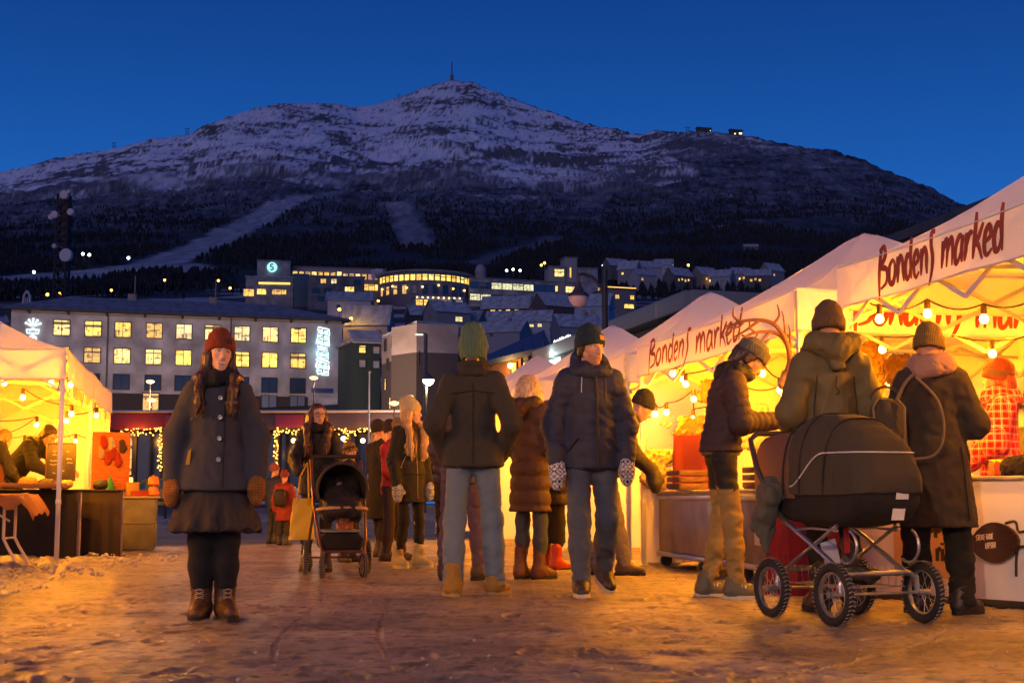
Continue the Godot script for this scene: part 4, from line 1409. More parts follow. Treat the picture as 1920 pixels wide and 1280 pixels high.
func mall() -> void:
	var c := at(1303, 640, 50)
	var l := at(1018, 640, 71)
	var r := at(1600, 640, 52)
	var h := at(1303, 546, 50).y
	var t := thing("shopping_mall", "large dark grey shopping hall with pale roof edge behind the tents", "building", V(c.x, 0, c.z))
	for e in [[V(l.x, 0, l.z), V(c.x, 0, c.z)], [V(c.x, 0, c.z), V(r.x, 0, r.z)]]:
		var f := wall_of(e[0], e[1])
		var xf := Transform3D(Basis(Vector3.UP, f[2]), e[0] - t.position)
		var w := MB.new()
		w.box(xf * Transform3D(Basis(), V(f[1] * 0.5, h * 0.5 - 0.4, -1.5)), V(f[1], h - 0.8, 3.0))
		part(t, "wall", w, mt(0.04, 0.042, 0.045, 0.8, 0.0, "coarse", 6.0))
		var b := MB.new()
		b.box(xf * Transform3D(Basis(), V(f[1] * 0.5, h - 0.35, -1.2)), V(f[1] + 0.6, 0.7, 3.4), 0.06)
		part(t, "roof_edge", b, mt(0.2, 0.2, 0.2, 0.7))
	var rf := MB.new()
	rf.slab(Transform3D(Basis(Vector3.RIGHT, -PI / 2), V(0, h - 0.1, 0)), PackedVector2Array([Vector2(l.x - c.x, -(l.z - c.z)), Vector2(0, 0), Vector2(r.x - c.x, -(r.z - c.z)), Vector2(r.x - c.x + 4, 22), Vector2(2, 28)]), 0.2)
	part(t, "roof", rf, snow_roof)
	# its lit sign
	var f := wall_of(V(l.x, 0, l.z), V(c.x, 0, c.z))
	var xs := col_x(1030, f, l)
	var ys := at(1030, 688, 69.5).y
	var org := Transform3D(Basis(Vector3.UP, f[2]), V(l.x, 0, l.z) - t.position)
	var sg := Node3D.new()
	sg.name = "lit_sign"
	t.add_child(sg, true)
	var lt := MB.new()
	write(lt, BLOCK, "SUNSEBARN", 0.62, 0.26, 0.0, func(x: float, y: float) -> Array: return [org * V(xs + 1.35 + x, ys + 0.55 + y, 0.14), org.basis.z], 0.86, false, 1.0)
	write(lt, BLOCK, "NORD", 0.55, 0.26, 0.0, func(x: float, y: float) -> Array: return [org * V(xs + 1.35 + x, ys - 0.25 + y, 0.14), org.basis.z], 0.86, false, 1.0)
	part(sg, "letters", lt, glow(0.85, 1.0, 0.95, 3.2))
	var tr := MB.new()
	tr.slab(org * Transform3D(Basis(), V(xs + 0.6, ys + 0.3, 0.1)), PackedVector2Array([Vector2(-0.55, -0.5), Vector2(-0.1, 0.75), Vector2(0.1, 0.75), Vector2(0.5, -0.6), Vector2(0.05, -0.75), Vector2(-0.25, -0.4), Vector2(0.1, 0.0), Vector2(-0.05, 0.05)]), 0.08)
	part(sg, "emblem", tr, glow(0.85, 1.0, 0.95, 3.2))
	lamp(sg, org * V(xs + 2.2, ys + 0.3, 0.8), 0.7, 1.0, 0.95, 1.5, 0.2)
	# brown house with metal roof, lit by a wall lamp
	var a := at(862, 640, 84)
	var b2 := at(1032, 640, 79)
	var g := wall_of(V(a.x, 0, a.z), V(b2.x, 0, b2.z))
	t = thing("brick_house", "brown rendered house with blue metal roof and wall lamp", "building", V(a.x, 0, a.z), g[2])
	var eh := at(862, 698, 84).y
	var eh2 := at(1032, 655, 79).y
	var w2 := MB.new()
	w2.slab(Transform3D(Basis(), V(0, 0, -0.3)), PackedVector2Array([Vector2(0, 0), Vector2(g[1], 0), Vector2(g[1], eh2), Vector2(0, eh)]), 0.6)
	part(t, "wall", w2, mt(0.22, 0.1, 0.06, 0.9, 0.0, "coarse", 5.0))
	var up := at(1020, 618, 92)
	var ul := at(905, 672, 96)
	var rm := MB.new()
	var inv := t.transform.affine_inverse()
	rm.quad(V(-0.5, eh + 0.1, 0.3), V(g[1] + 0.3, eh2 + 0.15, 0.3), inv * up, inv * ul)
	rm.bar(V(-0.5, eh, 0.3), V(g[1] + 0.3, eh2 + 0.05, 0.3), 0.3, 0.3)
	for k in 9:
		var u := (k + 0.5) / 9.0
		rm.bar(V(-0.5, eh + 0.14, 0.3).lerp(V(g[1] + 0.3, eh2 + 0.19, 0.3), u), (inv * ul).lerp(inv * up, u) + V(0, 0.04, 0), 0.06, 0.06)
	part(t, "roof", rm, mt(0.05, 0.07, 0.12, 0.5, 0.2))
	window(t, V(g[1] * 0.62, eh - 0.2, 0.0), 0.5, 1.1, lit(1), 0)
	window(t, V(g[1] * 0.74, eh + 0.1, 0.0), 0.6, 1.1, dark_pane, 0)
	var wlamp := MB.new()
	wlamp.ball(V(g[1] * 0.62, eh + 0.1, 0.35), Vector3.ONE * 0.18, 6, 8)
	part(t, "wall_lamp", wlamp, glow(1.0, 0.6, 0.1, 5.0))
	lamp(t, V(g[1] * 0.62, eh + 0.1, 0.9), 1.0, 0.45, 0.08, 6.0, 0.2)
	# the dark roof that shows over the nearest tent
	t = thing("warehouse", "long dark warehouse roof rising behind the nearest tent", "building", V(0, 0, 0))
	var p0 := at(1600, 478, 46)
	var p1 := at(1880, 372, 38)
	var wr := MB.new()
	wr.quad(p0, p1, p1 + V(8, 1.2, -12), p0 + V(8, 1.2, -12))
	wr.bar(p0, p1, 0.25, 0.3)
	part(t, "roof", wr, mt(0.06, 0.065, 0.085, 0.8, 0.0, "coarse", 4.0))
	var ww := MB.new()
	ww.quad(V(p0.x, 0, p0.z), V(p1.x, 0, p1.z), p1, p0)
	var bk := V(8, 1.2, -12)
	var q0 := p0 + bk
	var q1 := p1 + bk
	ww.quad(V(q1.x, 0, q1.z), V(q0.x, 0, q0.z), q0, q1)
	ww.quad(V(q0.x, 0, q0.z), V(p0.x, 0, p0.z), p0, q0)
	ww.quad(V(p1.x, 0, p1.z), V(q1.x, 0, q1.z), q1, p1)
	part(t, "wall", ww, mt(0.04, 0.042, 0.045, 0.8))
# ------------------------------------------------------------------ brush lettering
const BRUSH := {
	"B": [0.62, [[0.2, 1.02], [0.08, 0.72], [0.05, 0.3], [0.1, -0.3]], [[0.02, 0.92], [0.32, 1.0], [0.42, 0.78], [0.14, 0.52], [0.5, 0.42], [0.5, 0.1], [0.16, -0.04]]],
	"o": [0.46, [[0.26, 0.62], [0.06, 0.46], [0.06, 0.12], [0.24, 0.02], [0.38, 0.24], [0.36, 0.52], [0.2, 0.64]]],
	"n": [0.5, [[0.08, 0.66], [0.1, 0.36], [0.08, 0.0]], [[0.1, 0.34], [0.24, 0.64], [0.38, 0.5], [0.4, 0.2], [0.44, 0.0]]],
	"d": [0.52, [[0.36, 0.5], [0.2, 0.62], [0.05, 0.36], [0.1, 0.06], [0.26, 0.08], [0.36, 0.32]], [[0.46, 1.02], [0.38, 0.6], [0.4, 0.0]]],
	"e": [0.44, [[0.08, 0.3], [0.34, 0.42], [0.26, 0.64], [0.08, 0.5], [0.06, 0.16], [0.2, 0.0], [0.4, 0.12]]],
	"s": [0.4, [[0.36, 0.96], [0.16, 0.94], [0.14, 0.66], [0.24, 0.36], [0.2, 0.0], [0.06, -0.3]]],
	"m": [0.76, [[0.06, 0.66], [0.1, 0.34], [0.08, 0.0]], [[0.1, 0.34], [0.24, 0.66], [0.34, 0.5], [0.34, 0.0]], [[0.35, 0.34], [0.5, 0.66], [0.62, 0.5], [0.66, 0.0]]],
	"a": [0.5, [[0.38, 0.56], [0.2, 0.64], [0.05, 0.36], [0.1, 0.04], [0.26, 0.08], [0.38, 0.36]], [[0.4, 0.64], [0.38, 0.3], [0.46, 0.0]]],
	"r": [0.42, [[0.06, 0.66], [0.1, 0.34], [0.08, 0.0]], [[0.1, 0.32], [0.22, 0.6], [0.4, 0.62]]],
	"k": [0.5, [[0.12, 1.04], [0.08, 0.5], [0.06, 0.0]], [[0.46, 0.76], [0.26, 0.46], [0.1, 0.36], [0.28, 0.28], [0.48, -0.06]]],
	"t": [0.4, [[0.22, 0.96], [0.16, 0.4], [0.2, 0.04], [0.34, 0.04]], [[0.02, 0.62], [0.36, 0.7]]],
	" ": [0.34]}
# square sign lettering, straight strokes
const BLOCK := {
	"F": [0.62, [[0.05, 0], [0.12, 1], [0.6, 1]], [[0.09, 0.55], [0.5, 0.55]]],
	"R": [0.66, [[0.05, 0], [0.12, 1], [0.55, 1], [0.58, 0.55], [0.1, 0.5]], [[0.3, 0.5], [0.56, 0]]],
	"E": [0.62, [[0.58, 1], [0.12, 1], [0.05, 0], [0.5, 0]], [[0.09, 0.52], [0.48, 0.52]]],
	"M": [0.8, [[0.05, 0], [0.12, 1], [0.4, 0.4], [0.72, 1], [0.68, 0]]],
	"O": [0.66, [[0.06, 0.1], [0.12, 0.95], [0.58, 1], [0.56, 0.1], [0.06, 0.03]]],
	"V": [0.66, [[0.1, 1], [0.26, 0], [0.62, 1.1]]],
	"S": [0.6, [[0.55, 0.9], [0.3, 1], [0.08, 0.85], [0.12, 0.6], [0.48, 0.42], [0.5, 0.12], [0.28, 0], [0.04, 0.1]]],
	"T": [0.6, [[0.02, 1], [0.6, 1]], [[0.31, 1], [0.3, 0]]],
	"I": [0.28, [[0.14, 0], [0.14, 1]]],
	"K": [0.6, [[0.06, 0], [0.1, 1]], [[0.55, 1], [0.12, 0.5], [0.56, 0]]],
	"G": [0.66, [[0.58, 0.86], [0.34, 1], [0.08, 0.75], [0.08, 0.25], [0.34, 0], [0.56, 0.2], [0.56, 0.48], [0.34, 0.48]]],
	"D": [0.64, [[0.06, 0], [0.08, 1], [0.4, 0.96], [0.56, 0.5], [0.4, 0.04], [0.06, 0]]],
	"L": [0.54, [[0.1, 1], [0.06, 0], [0.5, 0]]],
	"N": [0.66, [[0.06, 0], [0.1, 1], [0.52, 0], [0.56, 1]]],
	"B": [0.62, [[0.06, 0], [0.08, 1], [0.42, 0.95], [0.46, 0.62], [0.1, 0.52], [0.52, 0.45], [0.5, 0.06], [0.06, 0]]],
	"A": [0.66, [[0.04, 0], [0.32, 1], [0.58, 0]], [[0.14, 0.36], [0.48, 0.36]]],
	"U": [0.64, [[0.1, 1], [0.08, 0.2], [0.3, 0], [0.52, 0.2], [0.54, 1]]],
	"p": [0.6, [[0.08, -0.35], [0.1, 0.65]], [[0.1, 0.5], [0.35, 0.68], [0.54, 0.34], [0.35, 0.0], [0.1, 0.14]]],
	"e": [0.58, [[0.06, 0.34], [0.5, 0.36], [0.42, 0.64], [0.16, 0.62], [0.06, 0.3], [0.22, 0.0], [0.5, 0.08]]],
	"n": [0.58, [[0.08, 0.66], [0.08, 0.0]], [[0.08, 0.4], [0.28, 0.68], [0.48, 0.5], [0.48, 0.0]]],
	"i": [0.26, [[0.12, 0.66], [0.12, 0.0]], [[0.12, 0.85], [0.12, 0.98]]],
	"r": [0.42, [[0.08, 0.66], [0.08, 0.0]], [[0.08, 0.4], [0.2, 0.62], [0.4, 0.64]]],
	" ": [0.36]}

# ribbons of paint along the strokes; place(x, y) gives [point, normal] on the surface that is written on
func write(mb: MB, font: Dictionary, text: String, size: float, width: float, slant: float, place: Callable, spread := 1.0, smooth := true, ends := 0.45) -> float:
	var x := 0.0
	for ch in text:
		var g: Array = font[ch]
		for k in range(1, g.size()):
			var p := []
			for e in g[k]:
				p.append(Vector2((x + (e[0] + slant * e[1]) * spread) * size, e[1] * size))
			var q := []
			if smooth:
				for i in p.size() - 1:
					for j in 5:
						q.append(p[i].cubic_interpolate(p[i + 1], p[maxi(i - 1, 0)], p[mini(i + 2, p.size() - 1)], j / 5.0))
				q.append(p[-1])
			else:
				q = p
			var m := q.size()
			var base := mb.v.size()
			for i in m:
				var d: Vector2 = (q[mini(i + 1, m - 1)] - q[maxi(i - 1, 0)]).normalized()
				var s := i / float(m - 1)
				var w := width * size * 0.5 * lerpf(ends, 1.0, minf(1.0, 3.0 * minf(s, 1.0 - s) + (0.35 if s < 0.5 else 0.0)))
				var side := Vector2(-d.y, d.x) * w
				for sg in [-1.0, 1.0]:
					var e: Array = place.call(q[i].x + side.x * sg, q[i].y + side.y * sg)
					mb.vert(e[0], e[1])
			for i in m - 1:
				var a := base + i * 2
				mb.tri(a, a + 1, a + 3)
				mb.tri(a, a + 3, a + 2)
		x += g[0] * spread
	return x * size

# ------------------------------------------------------------------ market tents
var canvas: StandardMaterial3D
var roof_canvas: StandardMaterial3D
var letter_paint: StandardMaterial3D

func build_tents() -> void:
	canvas = StandardMaterial3D.new()
	canvas.albedo_color = lin(0.74, 0.73, 0.74)
	canvas.roughness = 0.75
	canvas.backlight_enabled = true
	canvas.backlight = lin(0.24, 0.23, 0.23)
	roof_canvas = canvas.duplicate()
	roof_canvas.backlight = lin(0.13, 0.125, 0.125)
	letter_paint = StandardMaterial3D.new()
	letter_paint.albedo_color = lin(0.2, 0.028, 0.012)
	letter_paint.roughness = 0.7
	letter_paint.backlight_enabled = true
	letter_paint.backlight = lin(0.2, 0.028, 0.012)
	var rt := -1.38
	tent("white market tent with red brush lettering over the grey counter", V(3.12, 0, -12.09), rt, 4.07, 3.0, 2.16, 0.31, 3.02, {"front": [0.42, 0.26, 1.42], "near": [0.42, 0.27, 0.92]}, ["back", "far"], [])
	tent("nearest white market tent, its lettered edge running out of the picture", V(4.02, 0, -8.2), -1.37, 3.1, 3.0, 2.25, 0.30, 3.25, {"front": [0.62, 0.26, 0.82]}, ["back"], [])
	tent("white market tent peaking just behind the lettered tent", V(2.34, 0, -16.2), -1.36, 3.0, 3.0, 2.16, 0.31, 3.1, {}, ["back", "far"], [["front", 1.2, 0.14, 0.05]])
	tent("white market tent, fourth in the row, behind the navy parka", V(1.43, 0, -19.6), -1.34, 3.0, 3.0, 2.16, 0.31, 3.12, {}, ["back", "far"], [])
	tent("farthest white market tent at the end of the row", V(0.45, 0, -24.0), -1.32, 3.0, 3.0, 2.16, 0.31, 3.12, {}, ["back", "far"], [])
	tent("white market tent over the table with orange hides", V(-6.08, 0, -14.46), 0.21, 3.0, 3.0, 2.1, 0.31, 3.0, {}, ["left"], [["front", 1.25, 0.22, 0.2]])
	tent("white market tent behind the blackboard, its flap blowing", V(-6.72, 0, -17.45), 0.21, 3.0, 2.9, 2.1, 0.31, 3.0, {}, ["left", "back"], [])
	tent("added white market tent beside the viewer, unseen beyond the frame", V(4.95, 0, -4.6), -1.37, 3.0, 3.0, 2.25, 0.30, 3.2, {}, ["back"], [])  # added out of view; its bulbs warm the near right ground
	tent("added white market tent across from the smiling woman, unseen beyond the frame", V(-5.35, 0, -7.6), 0.21, 3.0, 3.0, 2.1, 0.31, 3.0, {}, ["left"], [])  # added out of view; its bulbs light the smiling woman from the left
	build_string_lights()

func tent(label: String, at_: Vector3, turn: float, len_: float, wid: float, eave: float, drop: float, peak: float, texts: Dictionary, walls: Array, patches: Array) -> void:
	var t := thing("market_tent", label, "tent", at_, turn, "white pop-up market tents")
	var hx := len_ * 0.5
	var hz := wid * 0.5
	var alu := mt(0.55, 0.55, 0.55, 0.4, 0.7)
	var f := FastNoiseLite.new()
	f.seed = int(absf(at_.x * 13.0 + at_.z * 7.0))
	f.frequency = 1.1
	for sx in [-1, 1]:
		for sz in [-1, 1]:
			var p := MB.new()
			p.bx(V(sx * (hx - 0.03), eave * 0.5, sz * (hz - 0.03)), V(0.042, eave - 0.02, 0.042), 0.004)
			p.bx(V(sx * (hx - 0.03), 0.62, sz * (hz - 0.03)), V(0.05, 0.05, 0.05), 0.004)
			var po := part(t, "pole", p, mt(0.62, 0.63, 0.63, 0.45, 0.35))
			var ft := MB.new()
			ft.bx(V(sx * (hx - 0.03), 0.004, sz * (hz - 0.03)), V(0.11, 0.012, 0.09), 0.003)
			part(po, "foot_plate", ft, alu)
	# four roof panels that sag between the hips and run up to the peak
	var cr := [V(-hx, eave, hz), V(hx, eave, hz), V(hx, eave, -hz), V(-hx, eave, -hz)]
	var sides := ["front", "near", "back", "far"]
	if absf(turn) < 1.0:
		sides = ["front", "right", "back", "left"]
	for s in 4:
		var a: Vector3 = cr[s]
		var b: Vector3 = cr[(s + 1) % 4]
		var out := (b - a).cross(Vector3.UP).normalized() * -1.0
		if out.dot((a + b) * V(1, 0, 1)) < 0.0:
			out = -out
		var g := []
		for i in 15:
			var w := i / 14.0
			var row := []
			for k in 21:
				var u := k / 20.0
				var e := a.lerp(b, u)
				var top := V(0, peak, 0)
				var p := e.lerp(top, w)
				p.y = lerpf(eave, peak, pow(w, 1.4)) - 0.03 * sin(PI * u) * (1.0 - w)
				p.y -= 0.07 * sin(PI * u) * sin(PI * w) * (1.0 - w * 0.5)
				p.y += 0.012 * f.get_noise_3d(p.x * 1.5, s * 9.0, p.z * 1.5) * sin(PI * w)
				if w > 0.95:
					p.y -= 0.03
				row.append(p)
			g.append(row)
		var mb := MB.new()
		mb.sheet(g)
		part(t, "roof_panel", mb, roof_canvas)
		# hanging edge
		var span := a.distance_to(b)
		var dir := (b - a) / span
		var hang := func(x: float, y: float) -> Array:
			var u := clampf(x / span, 0.0, 1.0)
			var lower := clampf((eave - y) / drop, 0.0, 1.0)
			var wave := (0.022 * f.get_noise_2d(x * 1.3, s * 31.0) + 0.012 * sin(x * 5.0 + s)) * lower + 0.006
			var p := a + dir * x + out * (wave + 0.004)
			p.y = y - 0.03 * sin(PI * u) * (1.0 - 0.6 * lower) + 0.006 * lower * f.get_noise_2d(x * 2.0, 8.0)
			return [p, out]
		var vg := []
		for i in 7:
			var row := []
			for k in 41:
				row.append(hang.call(span * k / 40.0, eave - drop * i / 6.0)[0])
			vg.append(row)
		var vb := MB.new()
		vb.sheet(vg)
		var va := part(t, "valance", vb, canvas)
		var hem := MB.new()
		for y in [eave - 0.012, eave - drop + 0.008]:
			var hp := []
			for k in 41:
				hp.append(hang.call(span * k / 40.0, y)[0])
			hem.tube(hp, 0.006, 5)
		part(va, "hem", hem, canvas)
		var side: String = sides[s]
		if texts.has(side):
			var tx: Array = texts[side]
			var lt := MB.new()
			write(lt, BRUSH, "Bondens marked", tx[1], 0.16, 0.16, func(x: float, y: float) -> Array:
				var e: Array = hang.call(x + tx[0], y + eave - drop + 0.07)
				return [e[0] + out * 0.004, out], tx[2])
			part(va, "lettering", lt, letter_paint)
		for pc in patches:
			if pc[0] == side:
				var pb := MB.new()
				var x0: float = (pc[1] / 1.5 if absf(turn) > 1.0 and len_ > 2.0 else pc[1]) * span * 0.5 + span * 0.02
				var g2 := []
				for i in 2:
					var row := []
					for k in 6:
						row.append(hang.call(x0 + pc[2] * k / 5.0, eave - 0.06 - pc[3] * 0.6 * i)[0] + out * 0.004)
					g2.append(row)
				pb.sheet(g2)
				part(va, "label_patch", pb, mt(0.3, 0.3, 0.36, 0.6))
		# scissor truss under the edge
		var tr := MB.new()
		var inx := -out * 0.05
		var nseg := 4
		for i in nseg:
			var pa := a + dir * (span * i / nseg) + inx
			var pb2 := a + dir * (span * (i + 1) / nseg) + inx
			var y0 := eave - 0.06
			var y1 := eave - 0.42
			tr.bar(V(pa.x, y0 if i % 2 == 0 else y1, pa.z), V(pb2.x, y1 if i % 2 == 0 else y0, pb2.z), 0.012, 0.026)
			tr.bar(V(pa.x, y1 if i % 2 == 0 else y0, pa.z) + inx * 0.4, V(pb2.x, y0 if i % 2 == 0 else y1, pb2.z) + inx * 0.4, 0.012, 0.026)
		part(t, "truss", tr, alu)
		if side in walls:
			var wg := []
			for i in 10:
				var row := []
				for k in 31:
					var u := k / 30.0
					var p := a.lerp(b, u) - out * (0.03 + 0.03 * f.get_noise_2d(u * 9.0, i * 0.1) * (i / 9.0))
					p.y = lerpf(eave - 0.02, 0.03, i / 9.0)
					row.append(p)
				wg.append(row)
			var wb := MB.new()
			wb.sheet(wg)
			part(t, "side_wall", wb, canvas)
	var mast := MB.new()
	mast.tube([V(0, eave - 0.3, 0), V(0, peak - 0.05, 0)], 0.018, 8)
	for sgn in [V(1, 0, 0), V(-1, 0, 0), V(0, 0, 1), V(0, 0, -1)]:
		mast.bar(V(0, eave - 0.2, 0), V(sgn.x * hx, eave - 0.25, sgn.z * hz) - sgn * 0.06, 0.012, 0.026)
	part(t, "centre_mast", mast, alu)

# ------------------------------------------------------------------ string lights
const WARM := [1.0, 0.31, 0.003]

func string_light(label: String, pts: Array, sag: float, energy: float, r := 0.03, pairs := []) -> void:
	var t := thing("string_light", label, "string lights", Vector3.ZERO, 0.0, "bulb cords in the tents")
	var cord := MB.new()
	var line := []
	for i in pts.size() - 1:
		var a: Vector3 = pts[i] + V(0, r * 3.2, 0)
		var b: Vector3 = pts[i + 1] + V(0, r * 3.2, 0)
		for k in 8:
			var u := k / 8.0
			var p := a.lerp(b, u)
			p.y -= sag * 4.0 * u * (1.0 - u)
			line.append(p)
	line.append(pts[-1] + V(0, r * 3.2, 0))
	cord.tube(line, 0.006, 5)
	part(t, "cord", cord, mt(0.02, 0.012, 0.008, 0.6))
	for i in pts.size():
		var p: Vector3 = pts[i]
		var s := MB.new()
		s.lathe(Transform3D(Basis(), p), [Vector2(0.004, r * 3.2), Vector2(r * 0.62, r * 3.1), Vector2(r * 0.7, r * 1.3), Vector2(r * 0.5, r * 0.9)], 8)
		part(t, "socket", s, mt(0.05, 0.02, 0.01, 0.5))
		var b := MB.new()
		b.lathe(Transform3D(Basis(), p), [Vector2(r * 0.45, r * 1.1), Vector2(r * 0.85, r * 0.5), Vector2(r, 0), Vector2(r * 0.86, -r * 0.55), Vector2(r * 0.5, -r * 0.9), Vector2(0.001, -r * 1.02)], 10)
		part(t, "bulb", b, glow(1.0, 0.62, 0.16, 7.0))
		lamp(t, p, WARM[0], WARM[1], WARM[2], energy * 2.5, r * 0.9)

func build_string_lights() -> void:
	# in the near tent
	string_light("bulb cord looped below the nearest tent's lettered edge", [at(1610, 560, 9.6), at(1650, 598, 9.0), at(1740, 588, 8.9), at(1846, 598, 8.6), at(1960, 580, 8.0)], 0.05, 0.42)
	string_light("bulb cord hanging behind the dark-coated shopper's hat", [at(1570, 632, 10.4), at(1655, 655, 10.2), at(1760, 640, 10.1), at(1862, 663, 10.0), at(1960, 640, 9.8)], 0.03, 0.42)
	string_light("low bulb cord beside the olive parka", [at(1600, 715, 11.2), at(1665, 720, 11.2), at(1646, 765, 11.4), at(1730, 760, 11.6)], 0.03, 0.36)
	# in the lettered middle tent
	string_light("bulb cord at the lettered tent's far corner", [at(1262, 700, 13.2), at(1281, 711, 13.0), at(1286, 720, 12.8), at(1380, 690, 12.0), at(1430, 700, 11.4), at(1463, 731, 11.3)], 0.03, 0.42)
	string_light("bulb cord sloping across the lettered tent's inside", [at(1222, 792, 13.9), at(1229, 776, 13.8), at(1250, 773, 13.6), at(1301, 748, 13.2), at(1300, 785, 13.6), at(1400, 745, 13.2), at(1470, 740, 12.8)], 0.04, 0.36)
	# farther tents of the row
	string_light("bulb cord in the tent behind the lettered one", [V(1.5, 1.8, -15.4), V(2.1, 1.75, -15.9), V(2.5, 1.8, -16.6), V(1.6, 1.7, -17.0)], 0.05, 1.1)
	string_light("bulb cord in the row's fourth tent", [V(0.7, 1.8, -18.9), V(1.3, 1.75, -19.4), V(1.0, 1.8, -20.4)], 0.05, 1.5)
	string_light("bulb cord in the row's farthest tent", [V(-0.4, 1.8, -23.2), V(0.4, 1.75, -23.8), V(0.0, 1.8, -24.8)], 0.05, 1.5)
	# the tents on the other side of the square
	string_light("bulb cord along the front of the tent with orange hides", [at(-60, 722, 13.7), at(7, 718, 13.7), at(95, 718, 13.6), at(131, 722, 13.8)], 0.05, 0.52)
	string_light("bulb cord falling down inside the corner of the hide tent", [at(42, 745, 14.4), at(133, 776, 14.6), at(124, 789, 14.9), at(180, 779, 16.2)], 0.05, 0.55)
	string_light("bulb cord over the blackboard", [at(-40, 800, 16.0), at(68, 796, 16.2), at(2, 828, 17.0), at(45, 830, 17.6), at(86, 827, 17.8), at(141, 827, 18.2), at(194, 833, 18.6)], 0.04, 0.42)
	# in the two added, unseen tents: bulbs to light the foreground and people
	string_light("added bulb cord in the unseen tent beside the viewer", [V(3.5, 1.9, -5.6), V(3.6, 1.85, -4.8), V(3.9, 1.9, -4.0), V(4.6, 1.85, -3.6)], 0.05, 0.24)
	string_light("added bulb cord in the unseen tent across from the smiling woman", [V(-3.9, 1.75, -8.4), V(-4.0, 1.75, -7.6), V(-4.1, 1.75, -6.9), V(-4.6, 1.8, -6.4)], 0.05, 0.7)
# ------------------------------------------------------------------ counters, tables and goods
func build_stalls() -> void:
	var alu := mt(0.5, 0.5, 0.5, 0.35, 0.8)
	# grey counter of the lettered tent, along its open front
	var a := V(1.33, 0, -13.75)
	var b := V(1.98, 0, -10.15)
	var ln := a.distance_to(b)
	var t := thing("stall_counter", "grey metal stall counter on castors below the lettered tent", "counter", (a + b) * 0.5 + V(0.12, 0, -0.02), -1.39)
	var cb := MB.new()
	cb.bx(V(0, 0.4, -0.25), V(ln, 0.58, 0.5), 0.015)
	part(t, "body", cb, mt(0.26, 0.22, 0.2, 0.4, 0.35, "coarse", 1.5))
	for y in [0.12, 0.665]:
		var sb := MB.new()
		sb.bx(V(0, y, 0.006), V(ln + 0.02, 0.045, 0.03), 0.008)
		part(t, "trim_rail", sb, alu)
	var tb := MB.new()
	tb.bx(V(0, 0.715, -0.25), V(ln + 0.06, 0.04, 0.56), 0.012)
	part(t, "counter_top", tb, mt(0.6, 0.56, 0.5, 0.5, 0.0, "wood", 0.8))
	for x in [-ln * 0.47, -ln * 0.15, ln * 0.15, ln * 0.47]:
		var w := MB.new()
		w.tube([V(x - 0.02, 0.055, -0.04), V(x + 0.02, 0.055, -0.04)], 0.055, 14)
		w.bx(V(x, 0.1, -0.04), V(0.06, 0.03, 0.06), 0.006)
		part(t, "castor", w, mt(0.03, 0.03, 0.03, 0.6))
	var pl := MB.new()
	pl.bx(V(0.95, 0.36, 0.004), V(0.16, 0.13, 0.006), 0.002)
	part(t, "price_plate", pl, mt(0.55, 0.5, 0.4, 0.6))
	# goods behind it
	for e in [[at(1272, 830, 13.9), 0.2, 0.62, 0.4, "pale sheepskin hanging at the back of the lettered tent", [0.42, 0.26, 0.12]], [at(1232, 880, 13.75), 0.16, 0.3, 0.3, "small spotted hide lying on the grey counter's far end", [0.5, 0.36, 0.2]], [at(1400, 800, 12.2), 0.22, 0.3, 0.3, "cream sheepskin draped before the man with the wallet", [0.6, 0.5, 0.32]], [at(1345, 780, 13.3), 0.25, 0.6, 0.4, "brown reindeer hide hanging beside the sheepskin", [0.3, 0.13, 0.05]]]:
		pelt(e[4], e[0], e[1], e[2], e[3], e[5])
	var bn_ := thing("banner_roll", "striped roll-up banner standing behind the grey counter", "banner", at(1245, 925, 14.0) * V(1, 0, 1) + V(0, 0, 0), -0.4)
	for k in 3:
		var s := MB.new()
		s.bx(V((k - 1) * 0.07, 0.95, 0), V(0.069, 1.0, 0.012 + 0.002 * k), 0.002)
		part(bn_, "strip", s, [mt(0.6, 0.58, 0.6, 0.7), mt(0.02, 0.02, 0.025, 0.7), mt(0.4, 0.3, 0.2, 0.7)][k])
	var bf := MB.new()
	bf.bx(V(0, 0.02, 0), V(0.3, 0.04, 0.2), 0.01)
	bf.tube([V(0, 0.04, -0.02), V(0, 0.5, -0.02)], 0.012, 8)
	part(bn_, "stand", bf, alu)
	var cl := thing("table_cloth", "wine red cloth hanging from the counter behind the pram", "cloth", V(2.0, 0, -9.62), -1.0)
	drape(cl, "cloth", 0.7, 0.72, 0.03, mt(0.3, 0.008, 0.03, 0.9, 0.0, "cloth", 0.1))

	# counter of the nearest tent
	t = thing("stall_counter", "white panelled counter at the nearest tent", "counter", V(2.95, 0, -8.72), -0.923)
	var u0 := -1.25
	var u1 := 1.5
	var pb := MB.new()
	pb.bx(V((u0 + u1) * 0.5, 0.41, -0.02), V(u1 - u0, 0.74, 0.03), 0.004)
	var pn := part(t, "front_panel", pb, mt(0.62, 0.6, 0.62, 0.6))
	var bs := MB.new()
	bs.bx(V((u0 + u1) * 0.5, 0.025, -0.03), V(u1 - u0 - 0.01, 0.05, 0.06), 0.004)
	part(t, "base_strip", bs, mt(0.015, 0.013, 0.014, 0.6))
	var tp := MB.new()
	tp.bx(V((u0 + u1) * 0.5, 0.795, -0.3), V(u1 - u0 + 0.04, 0.03, 0.64), 0.008)
	part(t, "counter_top", tp, mt(0.6, 0.56, 0.5, 0.6, 0.0, "wood", 0.8))
	for x in [u0 + 0.03, u1 - 0.03]:
		var lg := MB.new()
		lg.bx(V(x, 0.39, -0.56), V(0.04, 0.78, 0.04), 0.005)
		part(t, "leg", lg, alu)
	var po := MB.new()
	po.bx(V(-0.42, 0.46, 0.0), V(0.55, 0.6, 0.004), 0.001)
	var ps := part(t, "poster", po, mt(0.6, 0.34, 0.14, 0.7))
	var wr := MB.new()
